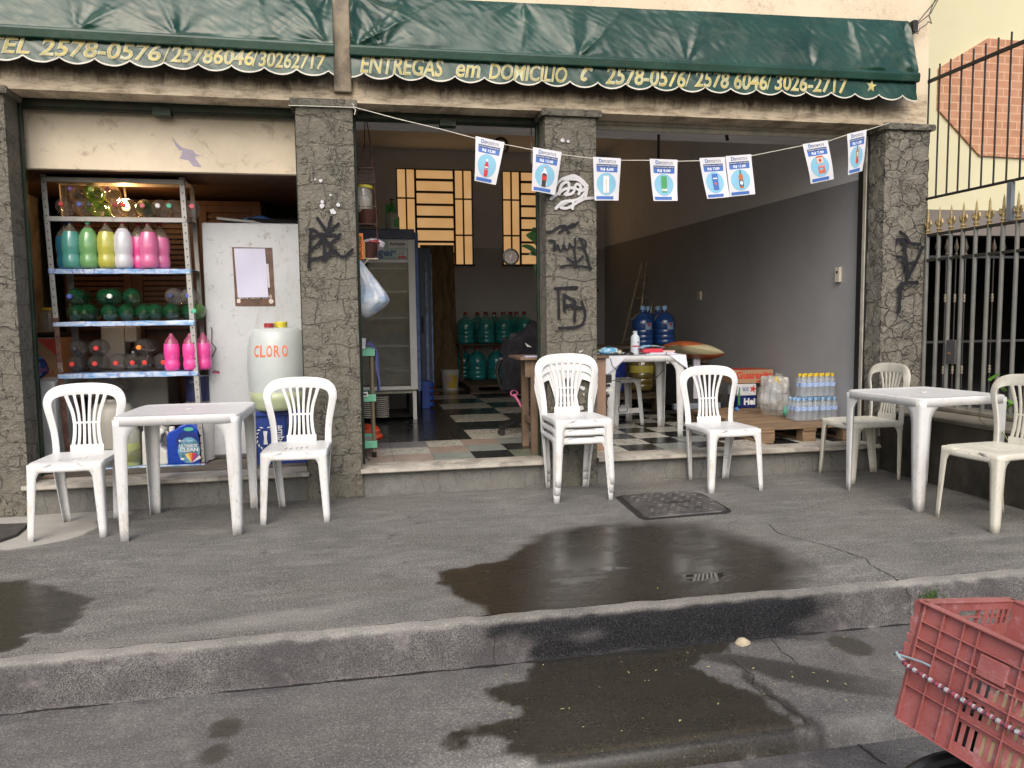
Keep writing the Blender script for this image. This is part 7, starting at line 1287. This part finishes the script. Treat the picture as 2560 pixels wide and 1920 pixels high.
def price(k, corners, txt, label):
    TL, TR, BR, BL = [Vector((a, b_)) for a, b_ in corners]; o = (TL+TR)/2; t = thing('price_sheet', label, 'price sheet', (o.x, -.083, o.y), 0, 'price sheets hung on the string')
    def mp(u, v, off):
        p = TL*(1-u)*(1-v)+TR*u*(1-v)+BR*u*v+BL*(1-u)*v; y = -.002-.016*math.sin(v*2.4+k)*(v)-.012*(2*u-1)**2*v*math.cos(k*1.3)-off; return (p.x-o.x, y, p.y-o.y)
    def part(name, par, mt, polys, off, grid=False):
        mb = MB()
        for mt_, P_ in polys: mb.m(mt_); tm = MB(); tm.prism([(a, -b_) for a, b_ in P_], 0, 0); mb.add([mp(v[0], -v[2], off) for v in tm.v], tm.f)
        return obj(name, mb, None, par)
    mb = MB().m(shw.m); mb.grid(8, 12, lambda u, v: mp(u, v, 0), flip=True); sh = obj('sheet', mb, None, t, smooth='all')
    def strip(a, b_, c, d, mt, mb, off=.0012): mb.m(mt); mb.grid(6, 3, lambda u, v: mp(a+(b_-a)*u, c+(d-c)*v, off), flip=True)
    mb = MB(); strip(.11, .89, .155, .225, nv2, mb); strip(.11, .89, .225, .335, bl2, mb); obj('banner', mb, None, sh)
    mb = MB(); strip(.07, .77, .90, .975, bl2, mb); obj('footer', mb, None, sh)
    mb = MB().m(dsc); mb.add([mp(.48, .615, .0014)]+[mp(.48+.375*math.cos(a*PI/16), .615+.262*math.sin(a*PI/16), .0014) for a in range(32)], [(0, (i+1) % 32+1, i+1) for i in range(32)]); obj('disc', mb, None, sh)
    for i, (c_, P_) in enumerate(PIC[k]): part('picture', sh, None, [(cr[c_], P_)], .0024+.0008*i)
    def tx(s_, u0, u1, v0, v1, mt, off, **kw):
        tm = MB(); text(tm, s_, u0, u1, 0, 1, 0, **kw); mb = MB().m(mt); mb.add([mp(v[0], v1-(v1-v0)*v[2], off) for v in tm.v], tm.f); return obj('lettering', mb, None, sh)
    tx('D', .20, .31, .035, .125, lgd, .0016, bold=.03); tx("EPOSITU'S", .32, .82, .058, .125, gy, .0016, bold=.01); tx('Distribuidor de Água e Bebidas', .13, .86, .168, .21, prw, .0018); tx(txt, .26, .74, .24, .315, prw, .0018, bold=.03)
    if k == 4: tx('nei', .385, .595, .69, .77, prw, .006, bold=.03)
    if k == 3: pass
    return t
PCS = [(1, [(0.834, 2.527), (1.039, 2.491), (.972, 2.196), (.822, 2.223)], 'R$ 12,00', 'price sheet R$ 12,00 with a red bottle, leftmost on the string'),
 (2, [(1.242, 2.465), (1.452, 2.437), (1.408, 2.138), (1.236, 2.166)], 'R$ 13,00', 'price sheet R$ 13,00 with a dark cola bottle, against the middle pillar'),
 (3, [(1.684, 2.41), (1.895, 2.405), (1.883, 2.107), (1.702, 2.105)], 'R$ 6,00', 'price sheet R$ 6,00 with a white can'),
 (4, [(2.114, 2.409), (2.331, 2.407), (2.33, 2.11), (2.143, 2.106)], 'R$ 9,00', 'price sheet R$ 9,00 with a green can and red star'),
 (5, [(2.502, 2.424), (2.706, 2.438), (2.734, 2.142), (2.555, 2.125)], 'R$ 7,00', 'price sheet R$ 7,00 with a blue can'),
 (6, [(2.710, 2.444), (2.917, 2.464), (2.947, 2.168), (2.741, 2.145)], 'R$ 11,00', 'price sheet R$ 11,00 with blue capped amber bottle'),
 (7, [(3.338, 2.551), (3.549, 2.588), (3.617, 2.299), (3.422, 2.258)], 'R$ 7,00', 'price sheet R$ 7,00 with a red and orange can'),
 (8, [(3.712, 2.638), (3.88, 2.679), (3.867, 2.368), (3.743, 2.335)], 'R$ 11,00', 'price sheet R$ 11,00 with slim amber bottle, last before the rough pillar')]
for a in PCS: price(*a)
# ================================================================ RED CRATE IN THE FOREGROUND
t = thing('red_crate', 'large red plastic crate held by a striped elastic cord in the foreground', 'crate')
a_ = Vector((.2702, -.9565, -.1101)); b_ = Vector((.9433, .2859, -.1688)); c_ = Vector((.1929, -.0582, .9795))
mm = Matrix.Identity(4)
for i in range(3): mm[i][0] = b_[i]; mm[i][1] = -a_[i]; mm[i][2] = c_[i]; mm[i][3] = (1.3479, -3.9024, .5449)[i]
t.matrix_world = mm
# local frame: x = away along the far side, -y = along the near side, z = up; origin = top corner
rdp = NB('red_crate_plastic'); rq = rdp.co(); rdp.bump(rdp.noise(rq, 60, 4), .15, .003); rb_ = rdp.mix(rdp.mr(rdp.noise(rq, 6, 4), .3, .7), (.245, .075, .072), (.335, .112, .105)); rb_ = rdp.mix(rdp.mr(rdp.noise(rdp.warp(rq, 6, .1), 13, 6, .8), .54, .66, 0, .6), rb_, (.40, .25, .28)); rb_ = rdp.mix(rdp.mr(rdp.noise(rdp.mapv(rq, (2, 9, 3)), 16, 5, .8), .58, .68, 0, .5), rb_, (.12, .03, .028)); rdp.fin(rb_, rdp.mr(rdp.noise(rq, 14, 3), .3, .7, .35, .6)); RP = rdp.m
H_, LA, LB = .30, .56, .37
def panel(face, L, skipr, name):
    # face(u along, v down, d outward) -> local
    mb = MB().m(RP)
    def bx_(u0, u1, v0, v1, d0, d1):
        P_ = [face(u, v, d) for d in (d0, d1) for v in (v0, v1) for u in (u0, u1)]; mb.add(P_, [(0, 2, 3, 1), (4, 5, 7, 6), (0, 1, 5, 4), (2, 6, 7, 3), (0, 4, 6, 2), (1, 3, 7, 5)])
    w_ = .0030
    rows = [(.0, .105, None), (.105, .145, 'a'), (.145, .165, None), (.165, .20, 'a'), (.20, .225, None), (.225, .275, 'a'), (.275, H_, None)]
    if skipr == 'far': rows = [(.0, .022, None), (.022, .062, 'h'), (.062, .105, None)]+rows[1:]
    us = .135
    for v0, v1, k in rows:
        if k is None: bx_(0, L, v0, v1, 0, w_)
        elif k == 'h':
            bx_(0, .14, v0, v1, 0, w_); bx_(.25, .27, v0, v1, 0, w_); u = .27
            while u < L-.02: bx_(u+.014, u+.024, v0, v1, 0, w_); u += .024
        else:
            bx_(0, us if skipr != 'far' else .03, v0, v1, 0, w_); u = us if skipr != 'far' else .03
            while u < L-.03: bx_(u+.0085, u+.0195, v0, v1, 0, w_); u += .0195
            bx_(u, L, v0, v1, 0, w_)
    # ribs
    for v in (.0, .042, .085, .105, .205, H_-.003): bx_(0, L, v, v+.003, w_, w_+.013) if v not in (.205,) else bx_(0, .135, v, v+.003, w_, w_+.013)
    for v in (.148, .21): bx_(.135, L, v, v+.0025, w_, w_+.011)
    for u in (.0, .05, .10, .135): bx_(u, u+.003, .0035, H_-.004, w_, w_+.0125)
    for u in (.235, .335, .435, L-.01): bx_(u, u+.003, .0035, H_-.004, w_, w_+.0120)
    bx_(-.012, L+.012, -.004, .0, -.004, w_+.018)
    return obj(name, mb, None, t, bevel=.0009)
tp = .06
panel(lambda u, v, d: (-d+0*tp*v, -u, -v), LA, 'near', 'side_wall') if 0 else None
near = panel(lambda u, v, d: (-d, -u, -v), LA, 'near', 'side_wall')
far = panel(lambda u, v, d: (u, d, -v), LB, 'far', 'side_wall')
back = panel(lambda u, v, d: (LB+d, -u, -v), LA, 'near', 'side_wall'); end_ = panel(lambda u, v, d: (u, -LA-d, -v), LB, 'far', 'side_wall')
mb = MB().m(RP); mb.box(0, LB, -LA, 0, -H_-.004, -H_); obj('bottom', mb, None, t)
mb = MB().m(RP)   # corner stacking teeth
for k, (v, l) in enumerate(((.0, .05), (.042, .05), (.085, .03), (.11, .05))): mb.add([(-.005, .014, -v), (-.005, .034, -v-.004), (-.002, .030, -v-l+.008), (-.002, .014, -v-l), (.03, .014, -v), (.03, .034, -v-.004), (.03, .030, -v-l+.008), (.03, .014, -v-l)], [(0, 1, 2, 3), (7, 6, 5, 4), (0, 4, 5, 1), (1, 5, 6, 2), (2, 6, 7, 3), (3, 7, 4, 0)])
obj('corner_teeth', mb, None, t, bevel=.002)
mb = MB().m(RP); mb.box(-.0155, -.0035, -.215, -.15, -.100, -.050); obj('name_plate', mb, None, t, bevel=.002)
cont = tag(None or obj('cardboard_liner', MB().m(M('beige_card', (.66, .52, .32), .7, .12)).box(.008, .33, -.54, -.175, -.292, -.13), None, None, bevel=.003), 'beige cardboard box lying inside the red crate', 'box'); cont.matrix_world = mm
mb = MB().m(M('dark_bundle', (.03, .028, .03), .8)); mb.box(.02, .3, -.16, -.02, -.296, -.20); cc2 = tag(obj('dark_cloth', mb, None), 'dark cloth on the bottom of the red crate', 'cloth'); cc2.matrix_world = mm
# elastic cord
el = thing('elastic_cord', 'red and white striped elastic cord stretched across the red crate', 'cord'); el.matrix_world = mm
cp = [(.02, .045, -.145), (-.012, .03, -.150), (-.026, .0, -.158), (-.024, -.05, -.162), (-.022, -.14, -.168), (-.022, -.28, -.172), (-.022, -.42, -.176), (-.022, -.56, -.18), (-.01, -.60, -.182)]
Pd = [];
for i in range(len(cp)-1):
    n_ = max(1, round((Vector(cp[i+1])-Vector(cp[i])).length/.0045)); Pd += [tuple(Vector(cp[i]).lerp(Vector(cp[i+1]), k/n_)) for k in range(n_)]
cm_ = [M('cord_red', (.24, .05, .07), .8, .3, 200), M('cord_white', (.33, .33, .36), .8, .3, 200), M('cord_red', (.4, .05, .08)), M('cord_dark', (.05, .03, .05), .7)]
mb = MB(); i = 0; k = 0
while i < len(Pd)-2: l = (1, 1, 2, 1, 1, 2, 1)[k % 7]; mb.m(cm_[(0, 3, 1, 0, 3, 0, 1)[k % 7]]); mb.tube(Pd[i:i+l+1], .0062, 8, cap=False); i += l; k += 1
obj('cord', mb, None, el, smooth='all')
mb = MB().m(M('hook_metal', (.35, .45, .5), .35, metal=.5)); mb.tube([(-.02, .03, -.146), (-.02, .0, -.140), (-.018, -.03, -.135), (-.012, -.05, -.136)], .003, 6); mb.tube([(-.018, .04, -.15), (-.03, .03, -.14), (-.02, .02, -.155)], .004, 6); obj('hook', mb, None, el, smooth=True)
# bicycle wheel and rack that carry the crate
W_ = thing('cargo_bicycle', 'black cargo bicycle front wheel and carrier under the red crate', 'bicycle', (1.455, -3.915, -.25)); rub = M('black_rubber', (.012, .013, .016), .35, .2)
def torus(mb, c, ax, R0, r, n=40, m_=10, a0=0, a1=2*PI):
    ax = Vector(ax).normalized(); e1 = Vector((0, 0, 1)); e1 = (e1-ax*e1.dot(ax)).normalized(); e2 = ax.cross(e1); return mb.tube([tuple(Vector(c)+e1*R0*math.cos(a0+(a1-a0)*i/n)+e2*R0*math.sin(a0+(a1-a0)*i/n)) for i in range(n+1)], r, m_, cap=False)
cw = Vector((0, 0, .194)); axw = Vector((.25, .97, 0)).normalized()
mb = MB().m(rub); torus(mb, cw, axw, .168, .024); wh_ = obj('wheel', mb, None, W_, smooth=True)
mb = MB().m(M('rim_metal', (.3, .3, .3), .3, metal=.8)); torus(mb, cw, axw, .142, .008, 40, 6); obj('rim', mb, None, wh_, smooth=True)
mb = MB().m(M('spoke_metal', (.3, .3, .3), .3, metal=.8)); mb.tube([tuple(cw-axw*.03), tuple(cw+axw*.03)], .015, 8)
for k in range(14): a = k*PI/7; e2 = axw.cross(Vector((0, 0, 1))); mb.tube([tuple(cw), tuple(cw+(Vector((0, 0, 1))*math.cos(a)+e2*math.sin(a))*.140)], .0015, 4)
obj('spokes', mb, None, wh_, smooth=True)
mb = MB().m(rub); torus(mb, cw, axw, .203, .018, 24, 8, -1.2, 1.4); obj('fender', mb, None, W_, smooth=True)
up0 = Vector((1.3479, -3.9024, .5449))+b_*.18+a_*.28-c_*.31-Vector((1.455, -3.915, -.25))
mb = MB().m(M('black_frame_paint', (.02, .02, .022), .3)); 
for o_ in (-.06, .06): q = axw*o_; mb.tube([tuple(cw+q), tuple(cw+q+Vector((0, 0, .25))), tuple(up0)], .011, 8)
obj('fork', mb, None, W_, smooth=True)
mb = MB().m(M('black_frame_paint', (.02, .02, .022), .3))
for db, da in ((.03, .03), (.34, .03), (.03, .53), (.34, .53)): pass
P4 = [Vector((1.3479, -3.9024, .5449))+b_*x+a_*y-c_*.307-Vector((1.455, -3.915, -.25)) for x, y in ((.03, .05), (.34, .05), (.34, .53), (.03, .53), (.03, .05))]
mb.tube([tuple(p) for p in P4], .0065, 8); mb.tube([tuple((P4[0]+P4[1])/2), tuple((P4[2]+P4[3])/2)], .0065, 8); obj('carrier', mb, None, W_, smooth=True)
